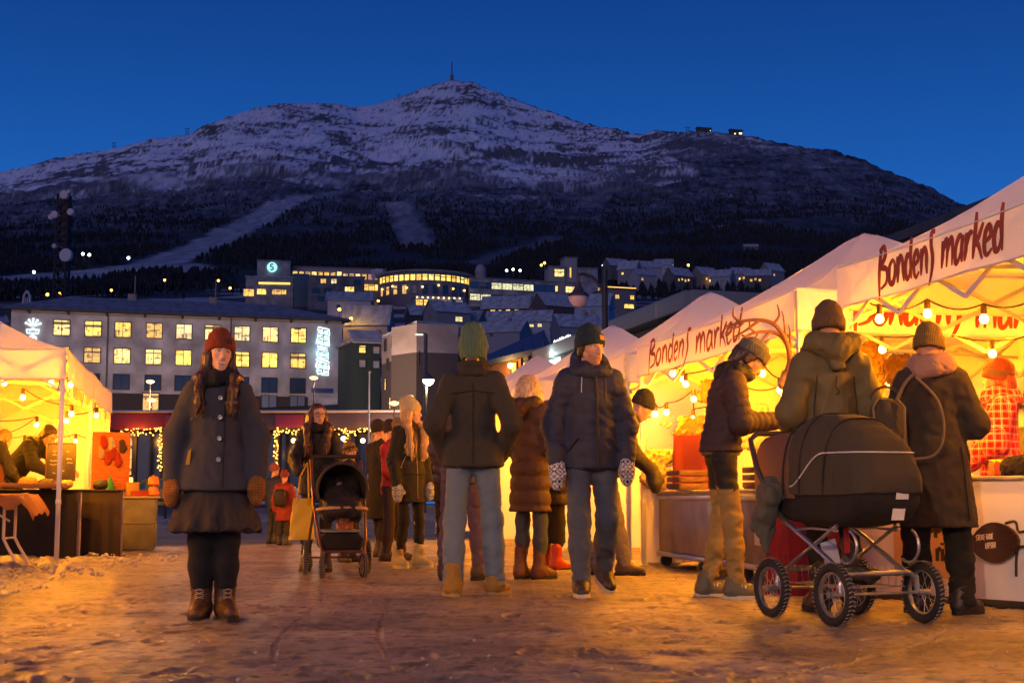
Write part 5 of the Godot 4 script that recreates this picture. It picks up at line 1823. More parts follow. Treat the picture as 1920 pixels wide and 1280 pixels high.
	write(wr, BLOCK, "ppen", 0.12, 0.24, 0.0, func(x: float, y: float) -> Array: return [V(-0.42 + x, y + 0.46, 0.0045), V(0, 0, 1)], 0.72, true, 1.0)
	write(wr, BLOCK, "ri in", 0.12, 0.24, 0.0, func(x: float, y: float) -> Array: return [V(-0.36 + x, y + 0.27, 0.0045), V(0, 0, 1)], 0.72, true, 1.0)
	part(ps, "lettering", wr, mt(0.03, 0.015, 0.01, 0.7))
	# hanging bread board with its cable
	var lb := thing("bread_sign", "dark round-cornered sign for lefse flatbread hung on the white counter", "sign", V(2.95, 0, -8.72), t.rotation.y)
	var poly := PackedVector2Array()
	for i in 24:
		var an := TAU * i / 24.0
		poly.append(Vector2(cos(an) * 0.15 * (1.0 + 0.12 * cos(2.0 * an)), sin(an) * 0.125))
	var bb := MB.new()
	bb.slab(Transform3D(Basis(Vector3.BACK, 0.12), V(0.09, 0.4, 0.03)), poly, 0.024)
	part(lb, "board", bb, mt(0.07, 0.03, 0.012, 0.35, 0.0, "wood", 0.3))
	var lt := MB.new()
	for e in [["STEIKE GODE", 0.425, -0.125], ["LEFSER", 0.37, -0.06]]:
		write(lt, BLOCK, e[0], 0.032, 0.2, 0.0, func(x: float, y: float) -> Array: return [V(0.09 + e[2] + x, e[1] + y + (x + e[2]) * 0.12, 0.0445), V(0, 0, 1)], 0.62, false, 1.0)
	part(lb, "lettering", lt, mt(0.7, 0.6, 0.45, 0.6))
	var cbm := MB.new()
	cbm.tube(spl([V(0.16, 0.52, 0.02), V(0.23, 0.53, 0.02), V(0.25, 0.47, 0.02), V(0.33, 0.48, 0.02), V(0.38, 0.43, 0.02), V(0.34, 0.38, 0.02), V(0.26, 0.38, 0.02), V(0.23, 0.34, 0.02), V(0.22, 0.2, 0.02)]), 0.008, 8)
	part(lb, "cable", cbm, mt(0.015, 0.013, 0.013, 0.5))
	# things on the near counter
	var fc := thing("fur_hat", "dark fur hat lying on the white counter", "hat", t.transform * V(0.18, 0.81, -0.12), 0.3)
	garment(fc, "crown", [bn(V(-0.05, 0.05, 0), V(0.05, 0.06, 0), 0.07, 0.07), bn(V(-0.1, 0.02, 0.02), V(0.12, 0.02, 0.03), 0.03, 0.03, 1.0, 0.002)], 0.01, mt(0.025, 0.016, 0.012, 0.9, 0.0, "grit", 0.1), 60.0, 0.02, V(45, 45, 45))
	jar("honey jar standing behind the dark shopper's elbow", t.transform * V(-0.05, 0.81, -0.2), [0.6, 0.3, 0.03])
	jar("jam jar next to the fur hat on the counter", t.transform * V(0.02, 0.81, -0.16), [0.4, 0.08, 0.02])
	var tv := thing("till_screen", "pale blue till screen at the picture's edge", "screen", t.transform * V(0.42, 0.81, -0.18), -0.5)
	var tvb := MB.new()
	tvb.box(Transform3D(Basis(Vector3.RIGHT, -0.2), V(0, 0.12, 0)), V(0.2, 0.2, 0.025), 0.006)
	tvb.bx(V(0, 0.01, -0.02), V(0.12, 0.02, 0.1), 0.004)
	part(tv, "casing", tvb, mt(0.3, 0.45, 0.45, 0.4))
	# shoulder bag of the dark-coated shopper
	var bag := thing("rucksack", "olive canvas rucksack slung on the dark coat's shoulder", "bag", V(2.22, 0, -8.22), PI - 0.1)
	garment(bag, "bag", [bn(V(0, 0.98, -0.03), V(0, 1.16, -0.02), 0.115, 0.1, 0.8), bn(V(0, 0.96, -0.06), V(0, 1.02, -0.1), 0.07, 0.06)], 0.012, mt(0.085, 0.065, 0.035, 0.85, 0.0, "cloth", 0.08), 60.0, 0.016, V(9, 6, 9))
	var sp := MB.new()
	for s in [-1.0, 1.0]:
		sp.tube([V(s * 0.06, 1.25, -0.06), V(s * 0.09, 1.2, -0.1), V(s * 0.08, 1.05, -0.14), V(s * 0.07, 0.94, -0.1)], 0.009, 6)
	sp.tube(spl([V(-0.06, 1.24, 0.0), V(-0.12, 1.36, -0.02), V(-0.2, 1.42, 0.02)]), 0.012, 6)
	sp.tube(spl([V(-0.16, 1.38, -0.1), V(-0.27, 1.24, -0.15), V(-0.3, 1.06, -0.155), V(-0.24, 0.92, -0.15), V(-0.08, 0.9, -0.08)]), 0.009, 6)
	part(bag, "strap", sp, mt(0.16, 0.11, 0.06, 0.7))
	var hl := MB.new()
	hl.tube(arc(V(0, 1.24, 0), V(1, 0, 0), V(0, 1, 0), 0.09, 0.2, PI - 0.2, 10), 0.008, 6)
	part(bag, "grab_loop", hl, mt(0.04, 0.025, 0.015, 0.7))

	stall_goods()
	antlers()
	build_left_stalls()

func jar(label: String, p: Vector3, c: Array) -> void:
	var j := thing("jar", label, "jar", p)
	var g := MB.new()
	g.lathe(Transform3D(), [Vector2(0.001, 0), Vector2(0.034, 0.002), Vector2(0.037, 0.01), Vector2(0.037, 0.075), Vector2(0.03, 0.09)], 16)
	part(j, "glass", g, mt(c[0], c[1], c[2], 0.12))
	var l := MB.new()
	l.lathe(Transform3D(), [Vector2(0.033, 0.088), Vector2(0.034, 0.105), Vector2(0.001, 0.107)], 16)
	part(j, "lid", l, mt(0.5, 0.4, 0.1, 0.35, 0.7))

func pelt(label: String, p: Vector3, rx: float, ry: float, turn: float, c: Array) -> void:
	var h := thing("hide", label, "hide", p, turn)
	var b := []
	for i in 6:
		var u := i / 5.0
		b.append(bn(V(-rx * (0.5 + 0.3 * sin(i * 2.0)), ry * (0.5 - u), 0), V(rx * (0.5 + 0.3 * cos(i * 1.7)), ry * (0.5 - u), 0), 0.05, 0.05, 0.6))
	garment(h, "fleece", b, 0.014, mt(c[0], c[1], c[2], 0.95, 0.0, "grit", 0.15), 45.0, 0.03, V(30, 20, 30))

func drape(parent: Node3D, called: String, w: float, h: float, fold: float, m: Material, y0 := 0.0) -> void:
	var g := []
	for i in 9:
		var row := []
		for k in 41:
			var u := k / 40.0
			var v := i / 8.0
			row.append(V((u - 0.5) * w * (1.0 + 0.05 * v), y0 + h * (1.0 - v), fold * v * sin(u * w * 32.0 + sin(u * 9.0) * 1.5) + 0.02 * v))
		g.append(row)
	var mb := MB.new()
	mb.sheet(g)
	var g2 := []
	for row in g:
		var r2 := []
		for p in row:
			r2.append(p - V(0, 0, 0.006))
		r2.reverse()
		g2.append(r2)
	mb.sheet(g2)
	part(parent, called, mb, m)

func antlers() -> void:
	var t := thing("antlers", "pair of reindeer antlers hanging at the lettered tent's corner", "antlers", at(1478, 690, 9.75), 0.0)
	var m := mt(0.3, 0.12, 0.05, 0.6, 0.0, "fine", 0.15)
	var tines := [
		[[[-0.01, -0.03, 0], [0.012, 0.06, 0.01], [-0.02, 0.2, 0.03], [-0.1, 0.31, 0.03], [-0.21, 0.34, 0.02], [-0.33, 0.33, 0.0], [-0.4, 0.3, -0.02], [-0.44, 0.31, -0.02]], 0.02],
		[[[-0.2, 0.34, 0.02], [-0.29, 0.27, 0.03], [-0.38, 0.22, 0.02]], 0.013], [[[-0.33, 0.33, 0.0], [-0.38, 0.37, 0.0], [-0.375, 0.43, 0.0]], 0.012], [[[-0.1, 0.31, 0.03], [-0.06, 0.37, 0.03], [-0.07, 0.45, 0.02]], 0.012], [[[-0.02, 0.22, 0.03], [-0.03, 0.33, 0.05], [-0.045, 0.4, 0.05]], 0.01],
		[[[-0.4, 0.3, -0.02], [-0.43, 0.25, -0.02], [-0.42, 0.2, -0.01]], 0.01], [[[-0.3, 0.335, 0.0], [-0.35, 0.29, 0.02], [-0.45, 0.28, 0.02]], 0.01]]
	for side in 2:
		var an := MB.new()
		for e in tines:
			var p := []
			var r := []
			for i in e[0].size():
				var q := V(e[0][i][0], e[0][i][1], e[0][i][2])
				if side == 1:
					q = Basis(Vector3.UP, 0.5) * (q * V(0.92, 0.93, 1)) + V(0.03, -0.06, -0.1)
				p.append(q)
				r.append(e[1] * lerpf(1.0, 0.35, i / float(e[0].size() - 1)))
			var sp := []
			var sr := []
			for i in p.size() - 1:
				for k in 4:
					sp.append(p[i].cubic_interpolate(p[i + 1], p[maxi(i - 1, 0)], p[mini(i + 2, p.size() - 1)], k / 4.0))
					sr.append(lerpf(r[i], r[i + 1], k / 4.0))
			sp.append(p[-1])
			sr.append(r[-1])
			an.tube(sp, sr, 8)
		part(t, "antler", an, m)
	garment(t, "skull_plate", [bn(V(0.0, -0.04, -0.04), V(-0.04, -0.12, -0.02), 0.04, 0.03)], 0.01, mt(0.35, 0.2, 0.1, 0.7), 60.0, 0.008, V(20, 20, 20))

func build_left_stalls() -> void:
	var white := mt(0.55, 0.5, 0.45, 0.5)
	# folding table with the orange hide
	var t := thing("folding_table", "folding table with pale bent legs under the orange hide", "table", V(-5.0, 0, -12.7), 0.1)
	var tp := MB.new()
	tp.bx(V(0, 0.66, 0), V(1.2, 0.03, 0.6), 0.008)
	part(t, "table_top", tp, mt(0.5, 0.42, 0.32, 0.6))
	for s in [-1.0, 1.0]:
		for z in [-0.2, 0.2]:
			var lg := MB.new()
			lg.tube([V(s * 0.42, 0.65, z), V(s * 0.42, 0.3, z), V(s * 0.46, 0.22, z), V(s * 0.58, 0.02, z), V(s * 0.6, 0.0, z)], 0.014, 8)
			part(t, "leg", lg, white)
		var br := MB.new()
		br.tube([V(s * 0.42, 0.3, -0.2), V(s * 0.42, 0.3, 0.2)], 0.01, 8)
		br.tube([V(s * 0.42, 0.45, 0.0), V(s * 0.1, 0.64, 0.0)], 0.01, 8)
		part(t, "brace", br, white)
	var h := thing("hide", "orange hide draped over the folding table's edge", "hide", V(-4.95, 0, -12.65), 0.1)
	var g := []
	for i in 13:
		var row := []
		for k in 25:
			var u := k / 24.0 - 0.5
			var v := i / 12.0
			var x := u * 1.35
			var z := lerpf(-0.28, 0.34, v) + 0.02 * sin(k * 1.3)
			var y := 0.69 + 0.012 * sin(k * 0.9 + i)
			if z > 0.27:
				y -= (z - 0.27) * 1.3
			if x > 0.56:
				y -= (x - 0.56) * 1.4 + 0.02 * sin(i * 1.4)
			row.append(V(x, y, z))
		g.append(row)
	var hb := MB.new()
	hb.sheet(g)
	var g2 := []
	for row in g:
		var r2 := []
		for p in row:
			r2.append(p - V(0, 0.012, 0))
		r2.reverse()
		g2.append(r2)
	hb.sheet(g2)
	part(h, "skin", hb, mt(0.62, 0.26, 0.06, 0.95, 0.0, "grit", 0.2))
	# dark clothed tables
	var dk := [["long table under a black cloth behind the folding table", V(-5.35, 0, -14.3), 1.7, 0.05, [0.018, 0.012, 0.012]], ["dark purple clothed table beside the tent pole", V(-4.55, 0, -15.2), 0.55, 0.2, [0.04, 0.025, 0.035]]]
	for e in dk:
		var d := thing("clothed_table", e[0], "table", e[1], e[3])
		var m := mt(e[4][0], e[4][1], e[4][2], 0.9, 0.0, "cloth", 0.1)
		drape(d, "cloth", e[2], 0.72, 0.02, m, 0.01)
		var tt := MB.new()
		tt.bx(V(0, 0.735, -0.33), V(e[2], 0.02, 0.7), 0.006)
		part(d, "table_top", tt, m)
		for x in [-e[2] * 0.45, e[2] * 0.45]:
			var lg := MB.new()
			lg.bx(V(x, 0.36, -0.55), V(0.035, 0.72, 0.035), 0.004)
			part(d, "leg", lg, white)
	var gt := thing("stall_box", "grey boxed stall table below the orange display board", "counter", V(-5.05, 0, -17.4), 0.21)
	var gb := MB.new()
	gb.bx(V(0, 0.33, 0), V(1.2, 0.62, 0.55), 0.012)
	part(gt, "body", gb, mt(0.13, 0.125, 0.125, 0.6, 0.0, "coarse", 1.2))
	var gr := MB.new()
	gr.bx(V(0, 0.34, 0.279), V(1.19, 0.03, 0.008), 0.002)
	part(gt, "ledge", gr, mt(0.09, 0.085, 0.085, 0.6))
	var gtop := MB.new()
	gtop.bx(V(0, 0.655, 0), V(1.26, 0.03, 0.6), 0.008)
	part(gt, "table_top", gtop, mt(0.45, 0.38, 0.28, 0.6, 0.0, "wood", 0.6))
	var T := gt.transform
	# display board with knitted goods
	var db := thing("display_board", "orange display board holding knitted goods", "board", T * V(0.02, 0.67, -0.1), 0.21)
	var dbb := MB.new()
	dbb.bx(V(0, 0.4, 0), V(0.46, 0.8, 0.03), 0.006)
	part(db, "panel", dbb, mt(0.6, 0.17, 0.03, 0.7, 0.0, "wood", 0.5))
	for s in [-1.0, 1.0]:
		var ft := MB.new()
		ft.bx(V(s * 0.18, 0.012, 0.05), V(0.03, 0.022, 0.2), 0.003)
		part(db, "foot", ft, mt(0.3, 0.12, 0.04, 0.7))
	var kc := [[0.4, 0.02, 0.02], [0.6, 0.5, 0.45], [0.3, 0.015, 0.02], [0.05, 0.03, 0.04], [0.45, 0.04, 0.03], [0.5, 0.3, 0.28], [0.35, 0.02, 0.02]]
	var wo := ["wine red mitten at the top of the orange board", "white flecked mitten high on the orange board", "deep red mitten in the middle of the orange board", "black mitten at the orange board's right side", "bright red sock low on the orange board", "pink and white mitten left on the orange board", "dark red sock at the bottom of the knitted cluster"]
	for i in 7:
		var m := thing("mitten" if i % 2 == 0 else "knitted_sock", wo[i], "mitten" if i % 2 == 0 else "sock", db.transform * V([-0.1, 0.0, 0.02, 0.13, -0.05, -0.12, 0.08][i], [0.68, 0.66, 0.55, 0.63, 0.48, 0.55, 0.46][i], 0.035), 0.21, "knitted goods on the board")
		garment(m, "knit", [bn(V(0, 0.05, 0), V(0.01, -0.06, 0), 0.035, 0.04, 0.5), bn(V(0.02, 0, 0), V(0.05, -0.03, 0), 0.02, 0.016, 0.5)], 0.011, mt(kc[i][0], kc[i][1], kc[i][2], 0.95, 0.0, "nordic" if i % 3 == 1 else "knit", 0.14), 70.0, 0.004)
	var gi := [["green gift box on the stall table", V(-0.02, 0.69, 0.12), V(0.24, 0.09, 0.12), [0.12, 0.42, 0.16]], ["red cloth bundle at the end of the stall table", V(0.42, 0.69, 0.1), V(0.26, 0.07, 0.16), [0.4, 0.015, 0.015]], ["cream folded fabric at the front of the stall table", V(-0.42, 0.68, 0.16), V(0.28, 0.03, 0.16), [0.6, 0.5, 0.36]], ["dark grey book pile behind the green box", V(-0.06, 0.76, 0.02), V(0.16, 0.06, 0.1), [0.04, 0.04, 0.06]], ["yellow wrapped parcel near the rear tent pole", V(0.3, 0.75, 0.0), V(0.16, 0.16, 0.12), [0.5, 0.3, 0.06]]]
	for e in gi:
		var o := thing("goods_box", e[0], "box", T * e[1], 0.3)
		var ob := MB.new()
		ob.box(Transform3D(), e[2], 0.01)
		part(o, "box", ob, mt(e[3][0], e[3][1], e[3][2], 0.7, 0.0, "cloth", 0.1))
		var ol := MB.new()
		ol.bx(V(0, e[2].y * 0.5 + 0.004, 0), V(e[2].x * 1.02, 0.012, e[2].z * 1.02), 0.003)
		part(o, "lid", ol, mt(e[3][0] * 0.85, e[3][1] * 0.85, e[3][2] * 0.85, 0.7))
	var tree := thing("felt_tree", "small green felt tree on the gift box", "ornament", T * V(0.04, 0.745, 0.12))
	var tb := MB.new()
	tb.lathe(Transform3D(), [Vector2(0.06, 0), Vector2(0.04, 0.06), Vector2(0.05, 0.06), Vector2(0.02, 0.13), Vector2(0.001, 0.18)], 12)
	part(tree, "cone", tb, mt(0.03, 0.3, 0.1, 0.9, 0.0, "fine", 0.1))
	var tt2 := MB.new()
	tt2.tube([V(0, -0.01, 0), V(0, 0.02, 0)], 0.012, 8)
	part(tree, "trunk", tt2, mt(0.15, 0.08, 0.03, 0.8))
	for i in 2:
		var ln := thing("lantern", ["orange lantern beside the rear pole, upper of two", "orange lantern beside the rear pole, lower of two"][i], "lantern", T * V(0.56, 0.67 + 0.13 * (1 - i), 0.12), 0.0)
		var lb := MB.new()
		lb.lathe(Transform3D(), [Vector2(0.001, 0), Vector2(0.07, 0.004), Vector2(0.075, 0.03), Vector2(0.06, 0.1), Vector2(0.03, 0.12), Vector2(0.001, 0.125)], 14)
		part(ln, "shade", lb, mt(0.6, 0.15, 0.03, 0.5))
		var lr := MB.new()
		lr.tube(arc(V(0, 0.115, 0), V(1, 0, 0), V(0, 1, 0), 0.02, 0.0, PI, 6), 0.003, 5)
		part(ln, "ring", lr, mt(0.1, 0.06, 0.03, 0.5))
	# blackboard with a chalked price list
	var bd := thing("blackboard", "blackboard with chalked price list hung beside the tent pole", "blackboard", at(113, 866, 15.0), 0.12)
	var bm := MB.new()
	bm.box(Transform3D(Basis(Vector3.BACK, -0.04), Vector3.ZERO), V(0.3, 0.4, 0.015), 0.003)
	part(bd, "slate", bm, mt(0.045, 0.03, 0.022, 0.7, 0.0, "coarse", 0.5))
	var ed := MB.new()
	for s in [-1.0, 1.0]:
		ed.bx(V(s * 0.152, 0, 0.002), V(0.012, 0.41, 0.024), 0.003)
		ed.bx(V(0, s * 0.202, 0.002), V(0.29, 0.012, 0.022), 0.003)
	ed.tube([V(-0.12, 0.2, 0), V(0, 0.42, 0), V(0.12, 0.2, 0)], 0.003, 5)
	part(bd, "frame", ed, mt(0.12, 0.06, 0.03, 0.7, 0.0, "wood", 0.2))
	var chalk := MB.new()
	var rr := RandomNumberGenerator.new()
	rr.seed = 4
	for e in [[-0.08, 0.11, 3], [-0.08, 0.075, 2], [0.06, 0.11, 2], [-0.11, 0.01, 4], [0.06, 0.03, 3], [-0.11, -0.03, 5], [0.07, -0.01, 3], [-0.08, -0.12, 2], [-0.03, -0.1, 4]]:
		var x: float = e[0]
		for k in e[2]:
			var p := []
			for j in 5:
				p.append(V(x + j * 0.004, e[1] + rr.randf_range(-0.008, 0.012), 0.01))
			chalk.tube(p, 0.0016, 4)
			x += 0.02
	part(bd, "chalk_lines", chalk, mt(0.6, 0.5, 0.4, 0.9))
	# bowls and heaps on the dark table
	var heap := [["orange squash on the black clothed table", V(-5.0, 0.8, -14.4), 0.075, [0.6, 0.2, 0.03]], ["dark bread loaf on the black clothed table", V(-4.78, 0.79, -14.3), 0.065, [0.06, 0.03, 0.02]], ["yellow onion heap at the table's corner", V(-4.62, 0.79, -14.45), 0.05, [0.6, 0.4, 0.12]], ["black pot on the clothed table's edge", V(-4.4, 0.79, -14.9), 0.06, [0.02, 0.016, 0.016]]]
	for e in heap:
		var o := thing("produce", e[0], "food", e[1])
		garment(o, "lump", [bn(V(-e[2] * 0.4, 0, 0), V(e[2] * 0.5, 0.01, 0), e[2], e[2] * 0.85, 1.0, -0.045)], 0.012, mt(e[3][0], e[3][1], e[3][2], 0.7, 0.0, "fine", 0.1), 60.0, 0.012, V(18, 18, 18))
	var tray := thing("tray", "long brown wooden tray on the black clothed table", "tray", V(-5.0, 0.75, -14.1), 0.1)
	for e in [[V(0, 0.01, 0), V(0.9, 0.015, 0.3)], [V(0, 0.03, 0.15), V(0.9, 0.05, 0.012)], [V(0, 0.03, -0.15), V(0.9, 0.05, 0.012)]]:
		var o := MB.new()
		o.bx(e[0], e[1], 0.003)
		part(tray, "board", o, mt(0.22, 0.1, 0.035, 0.7, 0.0, "wood", 0.4))

# shelves, crates and cloths inside the tents across the way
func stall_goods() -> void:
	var wood := mt(0.3, 0.17, 0.07, 0.8, 0.0, "wood", 0.5)
	var sites := [["lettered tent", V(4.3, 0, -12.6), -1.38, 1.9], ["nearest tent", V(5.1, 0, -8.6), -1.37, 1.6]]
	for e in sites:
		var sh := thing("shelf_rack", "open wooden rack at the back of the " + e[0], "shelf", e[1], e[2])
		for s in [-1.0, 1.0]:
			var up := MB.new()
			up.bx(V(s * e[3] * 0.5, 0.8, 0), V(0.04, 1.6, 0.3), 0.006)
			part(sh, "upright", up, wood)
		for k in 3:
			var bd := MB.new()
			bd.bx(V(0, 0.62 + k * 0.42, 0), V(e[3] - 0.04, 0.025, 0.3), 0.005)
			part(sh, "shelf_board", bd, wood)
		var cols := [["red", [0.4, 0.03, 0.02]], ["brown", [0.14, 0.06, 0.03]], ["cream", [0.6, 0.5, 0.35]], ["dark green", [0.05, 0.12, 0.05]], ["grey", [0.2, 0.19, 0.18]]]
		for k in 3:
			for i in 5:
				var c: Array = cols[(i * 2 + k) % 5]
				var p := sh.transform * V((i - 2) * e[3] * 0.19 + 0.03 * sin(i * 3.0 + k), 0.635 + k * 0.42, 0.02)
				if (i + k) % 2 == 0:
					jar("%s jar, %s on the %s shelf of the %s" % [c[0], ["leftmost", "second from left", "in the middle", "second from right", "rightmost"][i], ["low", "middle", "top"][k], e[0]], p, c[1])
				else:
					var bx_ := thing("goods_box", "%s box, %s on the %s shelf of the %s" % [c[0], ["leftmost", "second from left", "in the middle", "second from right", "rightmost"][i], ["low", "middle", "top"][k], e[0]], "box", p, e[2])
					var h := 0.1 + 0.05 * ((i + k) % 3)
					var b := MB.new()
					b.bx(V(0, h * 0.5, 0), V(0.16, h, 0.14), 0.006)
					part(bx_, "box", b, mt(c[1][0], c[1][1], c[1][2], 0.8, 0.0, "cloth", 0.2))
					var l := MB.new()
					l.bx(V(0, h + 0.006, 0), V(0.165, 0.014, 0.145), 0.004)
					part(bx_, "lid", l, mt(c[1][0] * 0.8, c[1][1] * 0.8, c[1][2] * 0.8, 0.8))
	var rc := thing("table_cloth", "orange red cloth hanging inside the lettered tent", "cloth", at(1312, 925, 12.9) * V(1, 0, 1), -0.5)
	drape(rc, "cloth", 0.5, 0.5, 0.02, mt(0.45, 0.06, 0.02, 0.9, 0.0, "cloth", 0.2), 0.74)
	for e in [[at(1296, 842, 13.6), 0.16, 0.55, -0.3, "reddish fox pelt hanging left of the man in the headband", [0.4, 0.14, 0.04]], [at(1225, 820, 14.0), 0.1, 0.5, 0.2, "narrow grey pelt hanging by the far pole", [0.3, 0.22, 0.15]], [at(1690, 700, 11.2), 0.12, 0.2, 0.1, "small dark pelt hanging behind the olive rucksack", [0.08, 0.03, 0.02]], [at(1640, 690, 11.6), 0.1, 0.35, 0.2, "brown pelt hanging beside the olive parka", [0.22, 0.1, 0.04]]]:
		pelt(e[4], e[0], e[1], e[2], e[3], e[5])
	for e in [[V(2.05, 0.735, -11.2), "slatted crate on the grey counter near the wallet"], [V(1.62, 0.735, -12.9), "slatted crate at the far half of the grey counter"]]:
		var c := thing("crate", e[1], "crate", e[0], -1.39)
		for k in 3:
			for s in [-1.0, 1.0]:
				var b := MB.new()
				b.bx(V(0, 0.035 + k * 0.06, s * 0.13), V(0.4, 0.045, 0.012), 0.003)
				part(c, "slat", b, wood)
				var b2 := MB.new()
				b2.bx(V(s * 0.2, 0.035 + k * 0.06, 0), V(0.012, 0.045, 0.248), 0.003)
				part(c, "slat", b2, wood)
		var fl := MB.new()
		fl.bx(V(0, 0.008, 0), V(0.39, 0.012, 0.25), 0.002)
		part(c, "bottom", fl, wood)
# ------------------------------------------------------------------ smooth bodies: capsules joined by a soft union, meshed as surface nets
# bone: [a, b, radius at a, radius at b, flattening along z, lowest y, carve]
func bn(a: Vector3, b: Vector3, ra: float, rb: float, fz := 1.0, cut := -99.0, carve := false) -> Array:
	return [a, b, ra, rb, fz, cut, carve]

func field(bones: Array, cell: float, k: float) -> Array:
	var lo := Vector3.ONE * 1e6
	var hi := -lo
	for b in bones:
		if b[6]:
			continue
		var r := maxf(b[2], b[3])
		var e := Vector3(r, r, r * b[4])
		for q in [b[0], b[1]]:
			lo = lo.min(q - e)
			hi = hi.max(q + e)
	var pad := cell * 2.5 + 1.2 / k
	lo -= Vector3.ONE * pad
	hi += Vector3.ONE * pad
	var nx := int((hi.x - lo.x) / cell) + 2
	var ny := int((hi.y - lo.y) / cell) + 2
	var nz := int((hi.z - lo.z) / cell) + 2
	var sy := nx
	var sz := nx * ny
	var val := PackedFloat32Array()
	val.resize(nx * ny * nz)
	var margin := 3.0 / k
	for pass_ in 2:
		for b in bones:
			var carve: bool = b[6]
			if carve != (pass_ == 1):
				continue
			var a: Vector3 = b[0]
			var e: Vector3 = b[1]
			var ra: float = b[2]
			var dr: float = b[3] - ra
			var fz: float = b[4]
			var iz := 1.0 / fz
			var cut: float = b[5]
			var ab := e - a
			ab.z *= iz
			var il := 1.0 / maxf(ab.length_squared(), 1e-9)
			var r := maxf(ra, ra + dr) + margin
			var p0 := a.min(e) - Vector3(r, r, r * maxf(fz, 0.6))
			var p1 := a.max(e) + Vector3(r, r, r * maxf(fz, 0.6))
			var x0 := maxi(0, int((p0.x - lo.x) / cell))
			var x1 := mini(nx - 1, int((p1.x - lo.x) / cell) + 1)
			var y0 := maxi(0, int((p0.y - lo.y) / cell))
			var y1 := mini(ny - 1, int((p1.y - lo.y) / cell) + 1)
			var z0 := maxi(0, int((p0.z - lo.z) / cell))
			var z1 := mini(nz - 1, int((p1.z - lo.z) / cell) + 1)
			var abx := ab.x
			var aby := ab.y
			var abz := ab.z
			for z in range(z0, z1 + 1):
				var dz := (lo.z + z * cell - a.z) * iz
				for y in range(y0, y1 + 1):
					var wy := lo.y + y * cell
					var dy := wy - a.y
					var low := cut - wy
					if low > margin and not carve:
						continue
					var base := dy * aby + dz * abz
					var ix := z * sz + y * sy + x0
					for x in range(x0, x1 + 1):
						var dx := lo.x + x * cell - a.x
						var t := clampf((dx * abx + base) * il, 0.0, 1.0)
						var ex := dx - abx * t
						var ey := dy - aby * t
						var ez := dz - abz * t
						var d := sqrt(ex * ex + ey * ey + ez * ez) - ra - dr * t
						if carve:
							if d < margin:
								val[ix] = minf(val[ix], exp(k * d))
						else:
							if low > d:
								d = low
							if d < margin:
								val[ix] += exp(-k * d)
						ix += 1
	# one vertex in each cell that the surface crosses
	var cellv := {}
	var vs := PackedVector3Array()
	var tr := PackedInt32Array()
	var offs := [0, 1, sy, sy + 1, sz, sz + 1, sz + sy, sz + sy + 1]
	var inside := PackedByteArray()
	inside.resize(val.size())
	for i in val.size():
		if val[i] > 1.0:
			inside[i] = 1
	var edges := [[0, 1], [2, 3], [4, 5], [6, 7], [0, 2], [1, 3], [4, 6], [5, 7], [0, 4], [1, 5], [2, 6], [3, 7]]
	for z in nz - 1:
		for y in ny - 1:
			var row := z * sz + y * sy
			for x in nx - 1:
				var i := row + x
				var s := inside[i] + inside[i + 1] + inside[i + sy] + inside[i + sy + 1] + inside[i + sz] + inside[i + sz + 1] + inside[i + sz + sy] + inside[i + sz + sy + 1]
				if s == 0 or s == 8:
					continue
				var g := []
				for o in offs:
					g.append(log(maxf(val[i + o], 0.03)))
				var sum := Vector3.ZERO
				var cnt := 0
				for e in edges:
					var g0: float = g[e[0]]
					var g1: float = g[e[1]]
					if (g0 > 0.0) != (g1 > 0.0):
						var w := g0 / (g0 - g1)
						var q0 := Vector3(e[0] & 1, (e[0] >> 1) & 1, e[0] >> 2)
						var q1 := Vector3(e[1] & 1, (e[1] >> 1) & 1, e[1] >> 2)
						sum += q0.lerp(q1, w)
						cnt += 1
				cellv[i] = vs.size()
				vs.append(lo + (Vector3(x, y, z) + sum / maxf(cnt, 1.0)) * cell)
	for i in cellv:
		# edges along x, y and z from this cell's lowest corner
		for ax in 3:
			var st: int = [1, sy, sz][ax]
			var s0: int = inside[i]
			var s1: int = inside[i + st]
			if s0 == s1:
				continue
			var u: int = [sy, sz, 1][ax]
			var w: int = [sz, 1, sy][ax]
			var a: int = cellv.get(i, -1)
			var b: int = cellv.get(i - u, -1)
			var c: int = cellv.get(i - u - w, -1)
			var d: int = cellv.get(i - w, -1)
			if a < 0 or b < 0 or c < 0 or d < 0:
				continue
			if s0 == 1:
				tr.append_array([a, b, c, a, c, d])
			else:
				tr.append_array([a, c, b, a, d, c])
	var f := [vs, PackedVector3Array(), tr]
	smooth_normals(f)
	# front faces run clockwise: turn all round if the first pass came out inward
	var vol := 0.0
	for i in range(0, tr.size(), 3):
		vol += vs[tr[i]].dot(vs[tr[i + 1]].cross(vs[tr[i + 2]]))
	if vol > 0.0:
		tr.reverse()
		f[2] = tr
		smooth_normals(f)
	return f

func smooth_normals(f: Array) -> void:
	var vs: PackedVector3Array = f[0]
	var tr: PackedInt32Array = f[2]
	var ns := PackedVector3Array()
	ns.resize(vs.size())
	for i in range(0, tr.size(), 3):
		var a := tr[i]
		var b := tr[i + 1]
		var c := tr[i + 2]
		var g := (vs[c] - vs[a]).cross(vs[b] - vs[a])
		ns[a] += g
		ns[b] += g
		ns[c] += g
	for i in ns.size():
		ns[i] = ns[i].normalized()
	f[1] = ns

var fold_noise: FastNoiseLite

